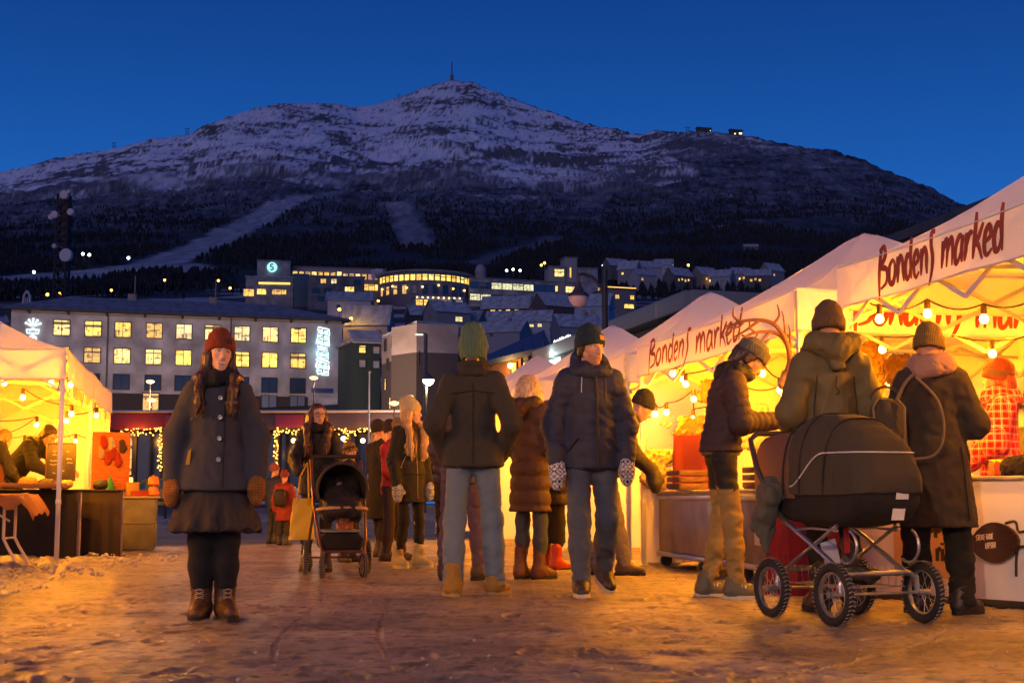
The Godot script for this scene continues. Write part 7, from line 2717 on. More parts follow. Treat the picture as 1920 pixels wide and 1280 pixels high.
# ------------------------------------------------------------------ the people
func build_people() -> void:
	var black_sole := mt(0.02, 0.018, 0.016, 0.85, 0.0, "grit", 0.1)
	var pale_sole := mt(0.5, 0.46, 0.36, 0.7)
	# woman with orange hat
	var po := pose({"hy": 0.32, "hp": -0.06, "hr": -0.08, "head": V(0.01, 1.635, 0.02), "sh_l": V(0.165, 1.4, -0.01), "sh_r": V(-0.165, 1.4, -0.01), "el_l": V(0.3, 1.13, -0.02), "wr_l": V(0.305, 0.88, 0.06), "el_r": V(-0.3, 1.13, -0.02), "wr_r": V(-0.305, 0.87, 0.06),
		"kn_l": V(0.085, 0.49, 0.02), "an_l": V(0.075, 0.09, -0.02), "kn_r": V(-0.085, 0.49, 0.02), "an_r": V(-0.075, 0.09, -0.02), "fy_l": 0.32, "fy_r": -0.1})
	var w := figure("smiling woman in orange knit hat and dark buttoned coat", -1.686, -7.92, 0.12, 1.6, po, {"smile": 1.0, "skin": Color(0.62, 0.37, 0.25), "gaze": V(0.3, 0, 1), "cell": 0.005})
	var c := coat(w, po, wool(0.075, 0.078, 0.095), {"hem": 0.79, "bulk": 0.036, "flare": 0.1, "sleeve": 0.03, "k": 75.0, "fz": 0.78, "amp": 0.007, "sc": V(7, 6, 7), "cell": 0.013, "bust": 0.01})
	buttons(c, 0.03, [1.36, 1.24, 1.11, 0.98], 0.016, mt(0.28, 0.28, 0.28, 0.3, 0.4))
	laid(c, "front_edge", c, [Vector2(0.055, 1.42), Vector2(0.055, 1.1), Vector2(0.058, 0.81)], 0.005, wool(0.03, 0.03, 0.04))
	var cl := MB.new()
	for s in [-1.0, 1.0]:
		var g := []
		for i in 4:
			var row := []
			for k in 6:
				var u := k / 5.0
				var a := lerpf(0.5, 2.6, u)
				var r := 0.088 + 0.05 * (i / 3.0)
				row.append(po.neck + V(s * sin(a) * r, 0.035 - 0.075 * (i / 3.0) + 0.015 * sin(i * 1.2), cos(a) * r * 0.95 + 0.02))
			g.append(row)
		cl.sheet(g)
	part(c, "collar", cl, wool(0.036, 0.038, 0.05))
	var tie := MB.new()
	tie.slab(Transform3D(Basis(Vector3.UP, -0.35), on_front(c, -0.15, 1.0)), PackedVector2Array([Vector2(0.012, 0.05), Vector2(-0.008, 0.03), Vector2(-0.024, -0.05), Vector2(0.004, -0.052)]), 0.006)
	part(w, "ribbon", tie, wool(0.6, 0.4, 0.03))
	scarf(w, po, knit(0.02, 0.021, 0.025), 0.03, "roll_neck")
	var sk := []
	var hips: Vector3 = po.pel
	sk.append(bn(hips, V(0, 0.54, 0.0), 0.12, 0.262, 0.8, 0.56))
	for i in 14:
		var a := TAU * i / 14.0
		var d := V(sin(a), 0, cos(a) * 0.82)
		sk.append(bn(hips + d * 0.09, V(0, 0.53, 0) + d * 0.265, 0.015, 0.038, 1.0, 0.56))
	garment(w, "skirt", sk, 0.014, wool(0.065, 0.05, 0.045), 48.0, 0.021, V(11, 0.8, 11))
	trousers(w, po, wool(0.014, 0.013, 0.016), {"w": 0.012, "amp": 0.002, "low": 0.0, "called": "tights", "cut": 0.1})
	shoes(w, po, mt(0.1, 0.042, 0.018, 0.55, 0.0, "fine", 0.2), black_sole, {"shaft": 0.16, "w": 0.014, "top": 0.012, "amp": 0.005, "laces": mt(0.32, 0.24, 0.16, 0.8)})
	mittens(w, po, mt(0.62, 0.25, 0.04, 0.95, 0.0, "nordic", 0.07, 0.5), 0.004)
	var lk := []
	var paths := falling(po, 1.26)
	hair(w, po, hair_mat(), {"paths": paths, "thick": 0.0185, "cell": 0.0068, "k": 100.0, "amp": 0.006, "dark": Color(0.018, 0.01, 0.008), "light": Color(0.13, 0.058, 0.025)})
	beanie(w, po, knit(0.36, 0.055, 0.012), {"tall": 0.062, "badge": mt(0.03, 0.02, 0.02, 0.7), "badge_turn": 0.3})

	# man seen from behind, hands in pockets
	po = pose({"hy": -0.1, "el_l": V(0.305, 1.13, -0.1), "wr_l": V(0.225, 0.93, 0.07), "el_r": V(-0.305, 1.13, -0.1), "wr_r": V(-0.225, 0.93, 0.07), "kn_l": V(0.12, 0.49, 0.03), "an_l": V(0.13, 0.09, -0.02), "kn_r": V(-0.13, 0.5, 0.08), "an_r": V(-0.15, 0.09, 0.12), "fy_l": 0.2, "fy_r": -0.5, "head": V(0, 1.63, 0.02)})
	w = figure("man with green hat seen from behind, hands in coat pockets", -0.27, -9.62, PI + 0.03, 1.83, po, {"cell": 0.008})
	c = coat(w, po, wool(0.06, 0.06, 0.05), {"hem": 0.85, "bulk": 0.026, "flare": 0.055, "sleeve": 0.02, "collar": 0.06, "amp": 0.008, "sc": V(8, 9, 8), "cell": 0.013})
	laid(c, "back_seam", c, [Vector2(0.0, 1.4), Vector2(0.0, 1.1), Vector2(0.0, 0.87)], 0.004, wool(0.02, 0.02, 0.017), -1.0)
	laid(c, "yoke_seam", c, [Vector2(-0.14, 1.33), Vector2(0.0, 1.35), Vector2(0.14, 1.33)], 0.004, wool(0.02, 0.02, 0.017), -1.0)
	var clb := []
	for i in 7:
		var a := lerpf(-1.9, 1.9, i / 6.0)
		clb.append(po.neck + V(sin(a) * 0.092, 0.03, -cos(a) * 0.085))
	var cb := []
	for i in 6:
		cb.append(bn(clb[i] + V(0, -0.03, 0), clb[i + 1] + V(0, -0.03, 0), 0.018, 0.018))
		cb.append(bn(clb[i] + V(0, 0.03, 0), clb[i + 1] + V(0, 0.03, 0), 0.013, 0.013))
	garment(c, "collar", cb, 0.01, wool(0.05, 0.05, 0.042), 80.0, 0.004)
	trousers(w, po, mt(0.2, 0.31, 0.44, 0.85, 0.0, "cloth", 0.34, 0.3), {"w": 0.012, "amp": 0.008, "low": 0.01, "ankle": 0.012, "cell": 0.013})
	shoes(w, po, mt(0.42, 0.24, 0.03, 0.7, 0.0, "fine", 0.15), mt(0.3, 0.25, 0.12, 0.8), {"shaft": 0.1, "w": 0.008})
	hair(w, po, hair_mat(), {"amp": 0.004, "dark": Color(0.03, 0.02, 0.012), "light": Color(0.09, 0.05, 0.03)})
	beanie(w, po, knit(0.13, 0.26, 0.18), {"tall": 0.075, "fold": false, "lift": 0.02, "tip": 0.05, "amp": 0.008, "slouch": 0.015, "r": 0.005, "deep": -0.1})

	# man in navy parka walking
	po = pose({"hy": 0.45, "hp": 0.02, "head": V(0.0, 1.625, 0.02), "el_l": V(0.29, 1.13, -0.03), "wr_l": V(0.275, 0.9, 0.04), "el_r": V(-0.29, 1.13, -0.03), "wr_r": V(-0.28, 0.87, 0.07),
		"kn_r": V(-0.09, 0.5, 0.08), "an_r": V(-0.085, 0.09, 0.12), "kn_l": V(0.11, 0.5, -0.02), "an_l": V(0.13, 0.16, -0.26), "fp_l": 0.5, "fy_l": 0.25, "fy_r": -0.1})
	w = figure("man in teal hat and navy hooded parka walking towards the viewer", 0.55, -9.72, 0.1, 1.85, po, {"skin": Color(0.52, 0.3, 0.19), "beard": Color(0.12, 0.06, 0.03), "brow": Color(0.07, 0.04, 0.02), "gaze": V(0.35, 0, 1), "iris": Color(0.1, 0.13, 0.15), "cell": 0.005})
	var navy := shell(0.04, 0.05, 0.095)
	c = coat(w, po, navy, {"called": "parka", "hem": 0.83, "bulk": 0.04, "flare": 0.02, "sleeve": 0.034, "amp": 0.011, "sc": V(5, 11, 5), "cell": 0.0125, "qp": 0.15, "qa": 0.012})
	laid(c, "storm_flap", c, [Vector2(0.02, 1.44), Vector2(0.025, 1.15), Vector2(0.03, 0.85)], 0.014, shell(0.026, 0.026, 0.04), 1.0, -0.006)
	laid(c, "pocket_seam", c, [Vector2(-0.1, 1.03), Vector2(-0.17, 0.94)], 0.006, shell(0.012, 0.013, 0.025))
	laid(c, "pocket_seam", c, [Vector2(0.12, 1.03), Vector2(0.18, 0.94)], 0.006, shell(0.012, 0.013, 0.025))
	laid(c, "draw_cord", c, [Vector2(-0.07, 1.43), Vector2(-0.075, 1.33)], 0.0035, mt(0.4, 0.4, 0.42, 0.5))
	laid(c, "draw_cord", c, [Vector2(0.085, 1.43), Vector2(0.09, 1.28)], 0.0035, mt(0.06, 0.05, 0.05, 0.5))
	var n: Vector3 = po.neck
	garment(w, "hood", [bn(n + V(-0.1, 0.02, 0.02), n + V(-0.088, 0.1, -0.03), 0.042, 0.036), bn(n + V(0.1, 0.02, 0.02), n + V(0.088, 0.08, -0.03), 0.042, 0.036), bn(n + V(-0.07, 0.02, -0.08), n + V(-0.05, 0.13, -0.075), 0.055, 0.045), bn(n + V(0.07, 0.02, -0.08), n + V(0.05, 0.13, -0.075), 0.055, 0.045), bn(n + V(0, 0.0, -0.1), n + V(0, 0.12, -0.1), 0.06, 0.05), bn(n + V(-0.1, -0.01, 0.05), n + V(0.1, -0.01, 0.05), 0.045, 0.045), bn(n + V(-0.05, 0.0, 0.075), n + V(0.05, 0.0, 0.075), 0.045, 0.045)], 0.011, navy, 60.0, 0.011, V(13, 13, 13))
	trousers(w, po, mt(0.11, 0.145, 0.2, 0.85, 0.0, "cloth", 0.34, 0.3), {"w": 0.014, "amp": 0.01, "low": 0.01, "cell": 0.013})
	shoes(w, po, mt(0.05, 0.036, 0.03, 0.5, 0.0, "fine", 0.15), pale_sole, {"shaft": 0.05, "w": 0.006})
	mittens(w, po, mt(0.62, 0.66, 0.75, 0.95, 0.0, "nordic", 0.26), 0.004)
	beanie(w, po, knit(0.012, 0.05, 0.07), {"tall": 0.06, "lift": 0.03, "badge": mt(0.6, 0.3, 0.03, 0.7), "badge_turn": 0.25, "r": 0.003})
	hair(w, po, hair_mat(), {"cap": true, "amp": 0.003, "dark": Color(0.04, 0.025, 0.012), "light": Color(0.12, 0.075, 0.035)})

	# blonde woman in long brown down coat
	po = pose({"hy": -0.5, "el_l": V(0.25, 1.12, 0.02), "wr_l": V(0.2, 0.98, 0.17), "el_r": V(-0.25, 1.12, 0.02), "wr_r": V(-0.2, 0.98, 0.17), "an_l": V(0.08, 0.09, -0.02), "an_r": V(-0.08, 0.09, 0.04)})
	w = figure("fair-haired woman in long brown quilted coat with back turned", 0.15, -11.6, 2.45, 1.7, po, {"cell": 0.008})
	coat(w, po, shell(0.11, 0.055, 0.032), {"hem": 0.58, "bulk": 0.038, "flare": 0.03, "sleeve": 0.03, "qp": 0.125, "qa": 0.026, "amp": 0.005, "cell": 0.014})
	hood_down(w, po, shell(0.1, 0.05, 0.03), 0.05)
	trousers(w, po, wool(0.09, 0.12, 0.17), {"w": 0.002, "low": 0.004, "cut": 0.12})
	shoes(w, po, mt(0.09, 0.034, 0.016, 0.6), black_sole, {"shaft": 0.16, "w": 0.008})
	lk = []
	for i in 16:
		lk.append([TAU * (i + 0.5) / 16.0, 0.06 + 0.02 * sin(i * 3.0), 0.014])
	lk = lk.filter(func(e): return absf(wrapf(e[0], -PI, PI)) > 0.75)
	hair(w, po, hair_mat(), {"locks": lk, "thick": 0.026, "dark": Color(0.3, 0.2, 0.1), "light": Color(0.68, 0.55, 0.36), "amp": 0.006})

	# the person beside her, red boots and glove
	po = pose({"el_r": V(-0.25, 1.12, 0.02), "wr_r": V(-0.22, 0.9, 0.1), "an_l": V(0.08, 0.09, 0.02), "an_r": V(-0.1, 0.09, -0.03), "hy": -0.3})
	w = figure("person in dark quilted coat, black skirt and red boots", 0.36, -12.95, 2.5, 1.58, po, {"cell": 0.008})
	coat(w, po, shell(0.045, 0.022, 0.015), {"hem": 0.66, "bulk": 0.036, "flare": 0.02, "qp": 0.13, "qa": 0.024, "amp": 0.004})
	garment(w, "skirt", [bn(V(0, 0.8, 0), V(0, 0.3, 0), 0.15, 0.16, 0.8, 0.28)], 0.018, wool(0.014, 0.012, 0.013))
	trousers(w, po, wool(0.02, 0.02, 0.02), {})
	shoes(w, po, mt(0.4, 0.035, 0.02, 0.5), black_sole, {"shaft": 0.14, "w": 0.012})
	mittens(w, po, knit(0.5, 0.05, 0.03), 0.004)
	hair(w, po, hair_mat(), {"amp": 0.005, "dark": Color(0.05, 0.03, 0.02), "light": Color(0.16, 0.09, 0.05)})

	# woman with pale hat and fur hood
	po = pose({"hy": 0.55, "hp": 0.05, "el_l": V(0.24, 1.12, -0.03), "wr_l": V(0.245, 0.88, 0.05), "el_r": V(-0.25, 1.12, -0.02), "wr_r": V(-0.26, 0.86, 0.05), "an_l": V(0.09, 0.09, 0.05), "an_r": V(-0.1, 0.09, -0.06), "kn_l": V(0.09, 0.49, 0.04)})
	w = figure("woman in pale hat and fur-hooded parka looking aside", -0.98, -13.4, 0.75, 1.6, po, {"cell": 0.007, "skin": Color(0.55, 0.33, 0.22)})
	c = coat(w, po, wool(0.035, 0.03, 0.025), {"called": "parka", "hem": 0.68, "bulk": 0.026, "flare": 0.02, "amp": 0.009, "cell": 0.014})
	laid(c, "zip", c, [Vector2(0.0, 1.42), Vector2(0.0, 1.1), Vector2(0.0, 0.72)], 0.004, mt(0.2, 0.17, 0.1, 0.4, 0.6))
	laid(c, "pocket_zip", c, [Vector2(-0.12, 1.16), Vector2(-0.17, 1.04)], 0.005, mt(0.3, 0.25, 0.14, 0.4, 0.6))
	laid(c, "waist_cord", c, [Vector2(-0.17, 0.98), Vector2(0, 0.97), Vector2(0.17, 0.98)], 0.006, wool(0.01, 0.01, 0.01))
	hood_down(w, po, mt(0.42, 0.29, 0.12, 0.95, 0.0, "grit", 0.1), 0.06, "fur_hood", 0.028, V(45, 45, 45), 0.009)
	trousers(w, po, wool(0.018, 0.014, 0.013), {"w": -0.004, "cut": 0.1})
	shoes(w, po, mt(0.6, 0.52, 0.26, 0.8, 0.0, "fine", 0.15), mt(0.45, 0.4, 0.22, 0.8), {"shaft": 0.14, "w": 0.012, "laces": mt(0.3, 0.22, 0.1, 0.8)})
	mittens(w, po, mt(0.6, 0.62, 0.62, 0.95, 0.0, "nordic", 0.24), 0.004)
	hair(w, po, hair_mat(), {"paths": falling(po, 1.15, 0.0), "thick": 0.017, "k": 85.0, "dark": Color(0.34, 0.2, 0.06), "light": Color(0.7, 0.48, 0.2)})
	beanie(w, po, knit(0.8, 0.72, 0.42), {"tall": 0.075, "fold": false, "lift": 0.03, "slouch": 0.02, "r": 0.004})

	# person in plum quilted jacket half hidden by the man in front
	po = pose({"el_l": V(0.25, 1.12, 0.0), "wr_l": V(0.24, 0.9, 0.1), "el_r": V(-0.25, 1.12, 0.0), "wr_r": V(-0.24, 0.9, 0.1), "an_l": V(0.12, 0.09, -0.05), "an_r": V(-0.15, 0.09, 0.1), "kn_r": V(-0.13, 0.5, 0.08), "kn_l": V(0.12, 0.49, 0.02), "fy_r": -0.7})
	w = figure("person in plum quilted jacket half hidden behind the dark coat", -0.42, -11.45, 2.9, 1.66, po, {"cell": 0.009})
	coat(w, po, shell(0.09, 0.055, 0.08), {"hem": 0.82, "bulk": 0.036, "qp": 0.09, "qa": 0.018, "amp": 0.004})
	trousers(w, po, wool(0.15, 0.1, 0.16), {"w": 0.016, "amp": 0.012, "ankle": 0.01})
	shoes(w, po, mt(0.035, 0.022, 0.016, 0.6), black_sole, {"shaft": 0.08, "w": 0.012})
	beanie(w, po, knit(0.03, 0.03, 0.05), {})

	# woman pushing the pushchair
	po = pose({"hy": 0.35, "hp": 0.08, "chest": V(0, 1.28, 0.06), "neck": V(0, 1.45, 0.08), "head": V(0, 1.595, 0.12), "sh_l": V(0.165, 1.38, 0.06), "sh_r": V(-0.165, 1.38, 0.06), "el_l": V(0.24, 1.14, 0.16), "wr_l": V(0.18, 1.04, 0.4), "el_r": V(-0.26, 1.14, 0.14), "wr_r": V(-0.22, 1.03, 0.4), "hd_l": V(-0.2, -0.2, 1), "hd_r": V(0.2, -0.2, 1)})
	w = figure("long-haired woman with glasses pushing a dark pushchair", -1.8, -12.85, 0.12, 1.56, po, {"cell": 0.006, "skin": Color(0.55, 0.33, 0.22)})
	coat(w, po, shell(0.02, 0.017, 0.015), {"called": "jacket", "hem": 0.78, "bulk": 0.026, "flare": 0.03, "amp": 0.01})
	hood_down(w, po, mt(0.3, 0.19, 0.07, 0.95, 0.0, "grit", 0.1), 0.045, "fur_hood", 0.025, V(45, 45, 45), 0.01)
	scarf(w, po, knit(0.02, 0.015, 0.015), 0.03)
	trousers(w, po, wool(0.025, 0.022, 0.03), {})
	shoes(w, po, mt(0.03, 0.022, 0.02, 0.6), black_sole, {"shaft": 0.1, "w": 0.01})
	mittens(w, po, knit(0.03, 0.02, 0.02))
	hair(w, po, hair_mat(), {"paths": falling(po, 1.2, 0.02), "thick": 0.02, "k": 80.0, "dark": Color(0.02, 0.01, 0.007), "light": Color(0.15, 0.065, 0.025)})
	var hf := head_frame(po)
	var gl := MB.new()
	for s in [-1.0, 1.0]:
		var ring := []
		for i in 13:
			var a := TAU * i / 12.0
			ring.append(hf * V(s * 0.033 + cos(a) * 0.026, 0.01 + sin(a) * 0.021, 0.1))
		gl.tube(ring, 0.0022, 5, false)
		gl.tube([hf * V(s * 0.058, 0.014, 0.1), hf * V(s * 0.08, 0.014, 0.0)], 0.002, 5)
	gl.tube([hf * V(-0.008, 0.014, 0.101), hf * V(0.008, 0.014, 0.101)], 0.002, 5)
	part(w, "glasses", gl, mt(0.03, 0.02, 0.02, 0.3))

	# children and people farther back
	po = pose({"el_l": V(0.27, 1.12, 0.0), "el_r": V(-0.27, 1.12, 0.0), "wr_l": V(0.29, 0.88, 0.04), "wr_r": V(-0.29, 0.88, 0.04), "head": V(0, 1.67, 0.01)})
	w = figure("small child in red snowsuit with dark rucksack, seen from behind", -3.12, -19.1, 2.9, 0.98, po, {"cell": 0.011})
	coat(w, po, shell(0.32, 0.02, 0.015), {"called": "snowsuit", "hem": 0.6, "bulk": 0.06, "flare": 0.02, "cell": 0.022})
	trousers(w, po, shell(0.02, 0.015, 0.02), {"w": 0.02, "cell": 0.022})
	shoes(w, po, mt(0.02, 0.02, 0.02, 0.6), black_sole, {"shaft": 0.1, "w": 0.02})
	beanie(w, po, knit(0.35, 0.06, 0.07), {"r": 0.012})
	mittens(w, po, knit(0.03, 0.03, 0.04), 0.01)
	var rb := MB.new()
	rb.box(Transform3D(Basis(), V(0, 1.16, -0.27)), V(0.3, 0.42, 0.17), 0.06)
	part(w, "rucksack", rb, shell(0.015, 0.012, 0.014))
	w = figure("child in dark blue jacket next to the red snowsuit", -3.38, -19.8, 2.4, 1.08, po, {"cell": 0.011})
	coat(w, po, shell(0.02, 0.03, 0.07), {"called": "jacket", "hem": 0.78, "bulk": 0.055, "cell": 0.022})
	trousers(w, po, shell(0.015, 0.015, 0.02), {"w": 0.015, "cell": 0.022})
	shoes(w, po, mt(0.02, 0.02, 0.02, 0.6), black_sole, {"shaft": 0.1, "w": 0.02})
	beanie(w, po, knit(0.4, 0.12, 0.12), {"r": 0.012})

	po = pose({"head": V(0, 1.64, 0.01)})
	w = figure("child in striped hat behind the pushchair handle", -1.68, -14.4, 0.9, 1.2, po, {"cell": 0.008})
	coat(w, po, shell(0.02, 0.018, 0.02), {"called": "jacket", "hem": 0.8, "bulk": 0.05, "cell": 0.02})
	trousers(w, po, shell(0.015, 0.015, 0.02), {"w": 0.015, "cell": 0.02})
	shoes(w, po, mt(0.02, 0.02, 0.02, 0.6), black_sole, {"shaft": 0.08, "w": 0.012})
	beanie(w, po, knit(0.4, 0.25, 0.06), {"r": 0.01, "brim": knit(0.06, 0.05, 0.05)})

	po = pose({"el_l": V(0.26, 1.13, 0.04), "wr_l": V(0.16, 1.0, 0.2), "el_r": V(-0.26, 1.13, 0.04), "wr_r": V(-0.16, 1.0, 0.2), "kn_l": V(0.1, 0.5, 0.06), "an_l": V(0.12, 0.09, 0.12)})
	w = figure("person in long black coat behind the pushchair", -1.5, -15.6, 2.2, 1.5, po, {"cell": 0.009})
	coat(w, po, wool(0.012, 0.01, 0.012), {"hem": 0.5, "bulk": 0.03, "flare": 0.04, "cell": 0.02})
	trousers(w, po, wool(0.015, 0.012, 0.015), {"cell": 0.02})
	shoes(w, po, mt(0.02, 0.016, 0.014, 0.6), black_sole, {"shaft": 0.08, "w": 0.01})
	beanie(w, po, knit(0.03, 0.02, 0.02), {})
	w = figure("person in bright red jacket behind the fur hood", -1.27, -14.6, 1.3, 1.45, po, {"cell": 0.009})
	coat(w, po, shell(0.55, 0.012, 0.012), {"called": "jacket", "hem": 0.84, "bulk": 0.03, "cell": 0.02})
	trousers(w, po, wool(0.05, 0.03, 0.035), {"w": 0.012, "cell": 0.02})
	shoes(w, po, mt(0.03, 0.02, 0.016, 0.6), black_sole, {"shaft": 0.08, "w": 0.01})
	beanie(w, po, knit(0.05, 0.02, 0.02), {})
	w = figure("person in black trousers standing behind the pale boots", -0.72, -15.2, 2.6, 1.55, po, {"cell": 0.009})
	coat(w, po, wool(0.016, 0.013, 0.014), {"called": "jacket", "hem": 0.7, "bulk": 0.03, "cell": 0.02})
	trousers(w, po, wool(0.014, 0.012, 0.013), {"w": 0.012, "cell": 0.02})
	shoes(w, po, mt(0.02, 0.016, 0.014, 0.6), black_sole, {"shaft": 0.08, "w": 0.01})
	beanie(w, po, knit(0.04, 0.03, 0.03), {})

	# person bending to the counter behind the navy parka
	po = pose({"chest": V(0, 1.26, 0.13), "neck": V(0, 1.4, 0.22), "head": V(0, 1.5, 0.32), "hp": 0.6, "sh_l": V(0.17, 1.34, 0.18), "sh_r": V(-0.17, 1.34, 0.18), "el_l": V(0.25, 1.08, 0.22), "wr_l": V(0.2, 0.95, 0.4), "el_r": V(-0.25, 1.08, 0.24), "wr_r": V(-0.2, 0.92, 0.42), "kn_l": V(0.1, 0.5, 0.02), "an_l": V(0.12, 0.09, -0.14), "kn_r": V(-0.1, 0.5, 0.08), "an_r": V(-0.1, 0.09, 0.16)})
	w = figure("shopper in pale jeans bending to the counter behind the parka", 0.83, -12.2, 1.45, 1.7, po, {"cell": 0.009})
	coat(w, po, shell(0.03, 0.022, 0.02), {"called": "jacket", "hem": 0.88, "bulk": 0.03})
	trousers(w, po, mt(0.22, 0.2, 0.24, 0.85, 0.0, "cloth", 0.12, 0.2), {"w": 0.014, "amp": 0.012})
	shoes(w, po, mt(0.05, 0.03, 0.025, 0.6), black_sole, {"shaft": 0.05, "w": 0.006})
	beanie(w, po, knit(0.03, 0.03, 0.03), {})
	mittens(w, po, mt(0.02, 0.016, 0.014, 0.6), 0.012)

	# man bending over the counter, two-tone trousers
	po = pose({"chest": V(0, 1.29, 0.04), "neck": V(0, 1.455, 0.1), "head": V(0, 1.56, 0.2), "hp": 0.72, "hy": 0.05, "sh_l": V(0.17, 1.39, 0.06), "sh_r": V(-0.17, 1.39, 0.06), "el_l": V(0.24, 1.14, 0.1), "wr_l": V(0.09, 1.16, 0.33), "el_r": V(-0.25, 1.13, 0.1), "wr_r": V(-0.09, 1.15, 0.33), "hd_l": V(-0.45, 0.1, 0.8), "hd_r": V(0.45, 0.1, 0.8), "kn_l": V(0.1, 0.5, 0.02), "an_l": V(0.1, 0.09, -0.08), "kn_r": V(-0.1, 0.5, 0.05), "an_r": V(-0.1, 0.09, 0.07), "fy_l": 0.1, "fy_r": -0.1})
	w = figure("man in dark quilted jacket and grey headband looking down at his wallet", 1.42, -9.45, 1.62, 1.82, po, {"skin": Color(0.5, 0.28, 0.17), "brow": Color(0.03, 0.02, 0.012), "cell": 0.005, "hand_l": [V(-0.4, -0.4, -0.6), 0.75], "hand_r": [V(0.4, -0.4, -0.6), 0.75]})
	coat(w, po, shell(0.075, 0.042, 0.046), {"called": "jacket", "hem": 0.96, "bulk": 0.03, "qp": 0.055, "qa": 0.013, "amp": 0.004, "cell": 0.0115, "fz": 0.8})
	garment(w, "sweater", [bn(po.pel + V(0, 0.05, 0), po.pel, 0.15, 0.15, 0.85, 0.925)], 0.013, knit(0.3, 0.24, 0.1))
	var tf := trousers(w, po, mt(1, 1, 1, 0.75, 0.0, "cloth", 0.08, 0.2, true), {"w": 0.004, "amp": 0.012, "low": 0.022, "ankle": 0.004, "cell": 0.0125, "cut": -0.03})
	two_tone(tf, 0.72, Color(0.48, 0.32, 0.09), Color(0.022, 0.016, 0.018))
	shoes(w, po, mt(0.17, 0.16, 0.1, 0.6, 0.0, "fine", 0.12), pale_sole, {"shaft": 0.045, "w": 0.006, "logo": mt(0.75, 0.7, 0.5, 0.5), "laces": mt(0.6, 0.55, 0.4, 0.8)})
	hair(w, po, hair_mat(), {"amp": 0.012, "dark": Color(0.02, 0.012, 0.008), "light": Color(0.09, 0.05, 0.03)})
	beanie(w, po, knit(0.16, 0.16, 0.14), {"tall": -0.03, "tip": -0.1, "lift": 0.045, "r": 0.004})
	scarf(w, po, shell(0.012, 0.012, 0.014), 0.028, "collar")
	var wal := thing("wallet", "dark open wallet held by the man in the headband", "wallet")
	wal.position = w.transform * V(0, 1.17, 0.44)
	wal.rotation.y = 1.62
	for s in [-1.0, 1.0]:
		var wb := MB.new()
		wb.box(Transform3D(Basis(Vector3.FORWARD, s * 0.25), V(s * 0.05, 0, 0)), V(0.1, 0.012, 0.09), 0.004)
		part(wal, "flap", wb, mt(0.05, 0.025, 0.02, 0.5, 0.0, "fine", 0.1))
	var card := MB.new()
	card.bx(V(0.05, 0.02, 0.0), V(0.07, 0.003, 0.05), 0.001, 0.2)
	part(wal, "card", card, mt(0.6, 0.4, 0.5, 0.4))

	# man in olive parka
	po = pose({"hy": -0.2, "hp": 0.12, "el_l": V(0.29, 1.13, -0.02), "wr_l": V(0.2, 0.98, 0.17), "el_r": V(-0.29, 1.13, -0.02), "wr_r": V(-0.2, 0.98, 0.17)})
	w = figure("man in olive hooded parka with back turned at the stall", 1.96, -8.5, PI + 0.08, 1.85, po, {"cell": 0.008})
	var olive := shell(0.2, 0.16, 0.055)
	c = coat(w, po, olive, {"called": "parka", "hem": 0.72, "bulk": 0.04, "flare": 0.06, "sleeve": 0.036, "amp": 0.016, "sc": V(5, 4, 5), "cell": 0.0125})
	hood_down(w, po.merged({"neck": po.neck + V(0, 0.035, 0.01)}, true), olive, 0.056, "hood", 0.014, V(11, 11, 11), 0.011)
	laid(c, "back_seam", c, [Vector2(-0.11, 1.34), Vector2(-0.13, 1.1), Vector2(-0.16, 0.76)], 0.004, shell(0.05, 0.04, 0.014), -1.0)
	laid(c, "back_seam", c, [Vector2(0.11, 1.34), Vector2(0.13, 1.1), Vector2(0.16, 0.76)], 0.004, shell(0.05, 0.04, 0.014), -1.0)
	laid(c, "toggle_cord", c, [Vector2(0.0, 1.34), Vector2(0.01, 1.28), Vector2(-0.015, 1.25), Vector2(0.005, 1.23)], 0.004, mt(0.02, 0.018, 0.01, 0.6), -1.0, 0.004)
	trousers(w, po, wool(0.02, 0.018, 0.016), {})
	shoes(w, po, mt(0.03, 0.02, 0.016, 0.6), black_sole, {"shaft": 0.08, "w": 0.01})
	beanie(w, po, knit(0.2, 0.12, 0.05), {"tall": 0.07, "tip": 0.1, "lift": 0.008, "r": 0.005, })

	# woman in long dark coat with shoulder bag
	po = pose({"hy": -0.35, "hp": 0.15, "head": V(0, 1.6, 0.03), "el_l": V(0.29, 1.12, 0.0), "wr_l": V(0.2, 1.05, 0.2), "el_r": V(-0.3, 1.13, -0.01), "wr_r": V(-0.18, 1.1, 0.22), "sh_l": V(0.165, 1.4, -0.01), "sh_r": V(-0.165, 1.4, -0.01), "an_l": V(0.12, 0.09, 0.0), "an_r": V(-0.13, 0.09, -0.06), "kn_l": V(0.12, 0.49, 0.02), "kn_r": V(-0.13, 0.49, 0.02), "fy_r": -0.8})
	w = figure("shopper in long dark wool coat and speckled scarf at the counter", 2.52, -8.3, PI - 0.12, 1.72, po, {"cell": 0.008})
	c = coat(w, po, wool(0.055, 0.04, 0.03), {"hem": 0.52, "bulk": 0.04, "flare": 0.075, "sleeve": 0.035, "amp": 0.01, "sc": V(8, 6, 8), "cell": 0.013})
	laid(c, "side_seam", c, [Vector2(-0.14, 1.0), Vector2(-0.16, 0.75), Vector2(-0.17, 0.56)], 0.004, wool(0.015, 0.01, 0.008), -1.0)
	scarf(w, po, mt(0.5, 0.28, 0.21, 0.95, 0.0, "grit", 0.05, 0.3), 0.045)
	trousers(w, po, wool(0.012, 0.01, 0.01), {"w": 0.022, "ankle": 0.012, "amp": 0.012})
	shoes(w, po, mt(0.02, 0.016, 0.014, 0.5), black_sole, {"shaft": 0.06, "w": 0.008})
	beanie(w, po, knit(0.24, 0.16, 0.045), {"tall": 0.06, "tip": 0.0, "lift": 0.02, "r": 0.004})
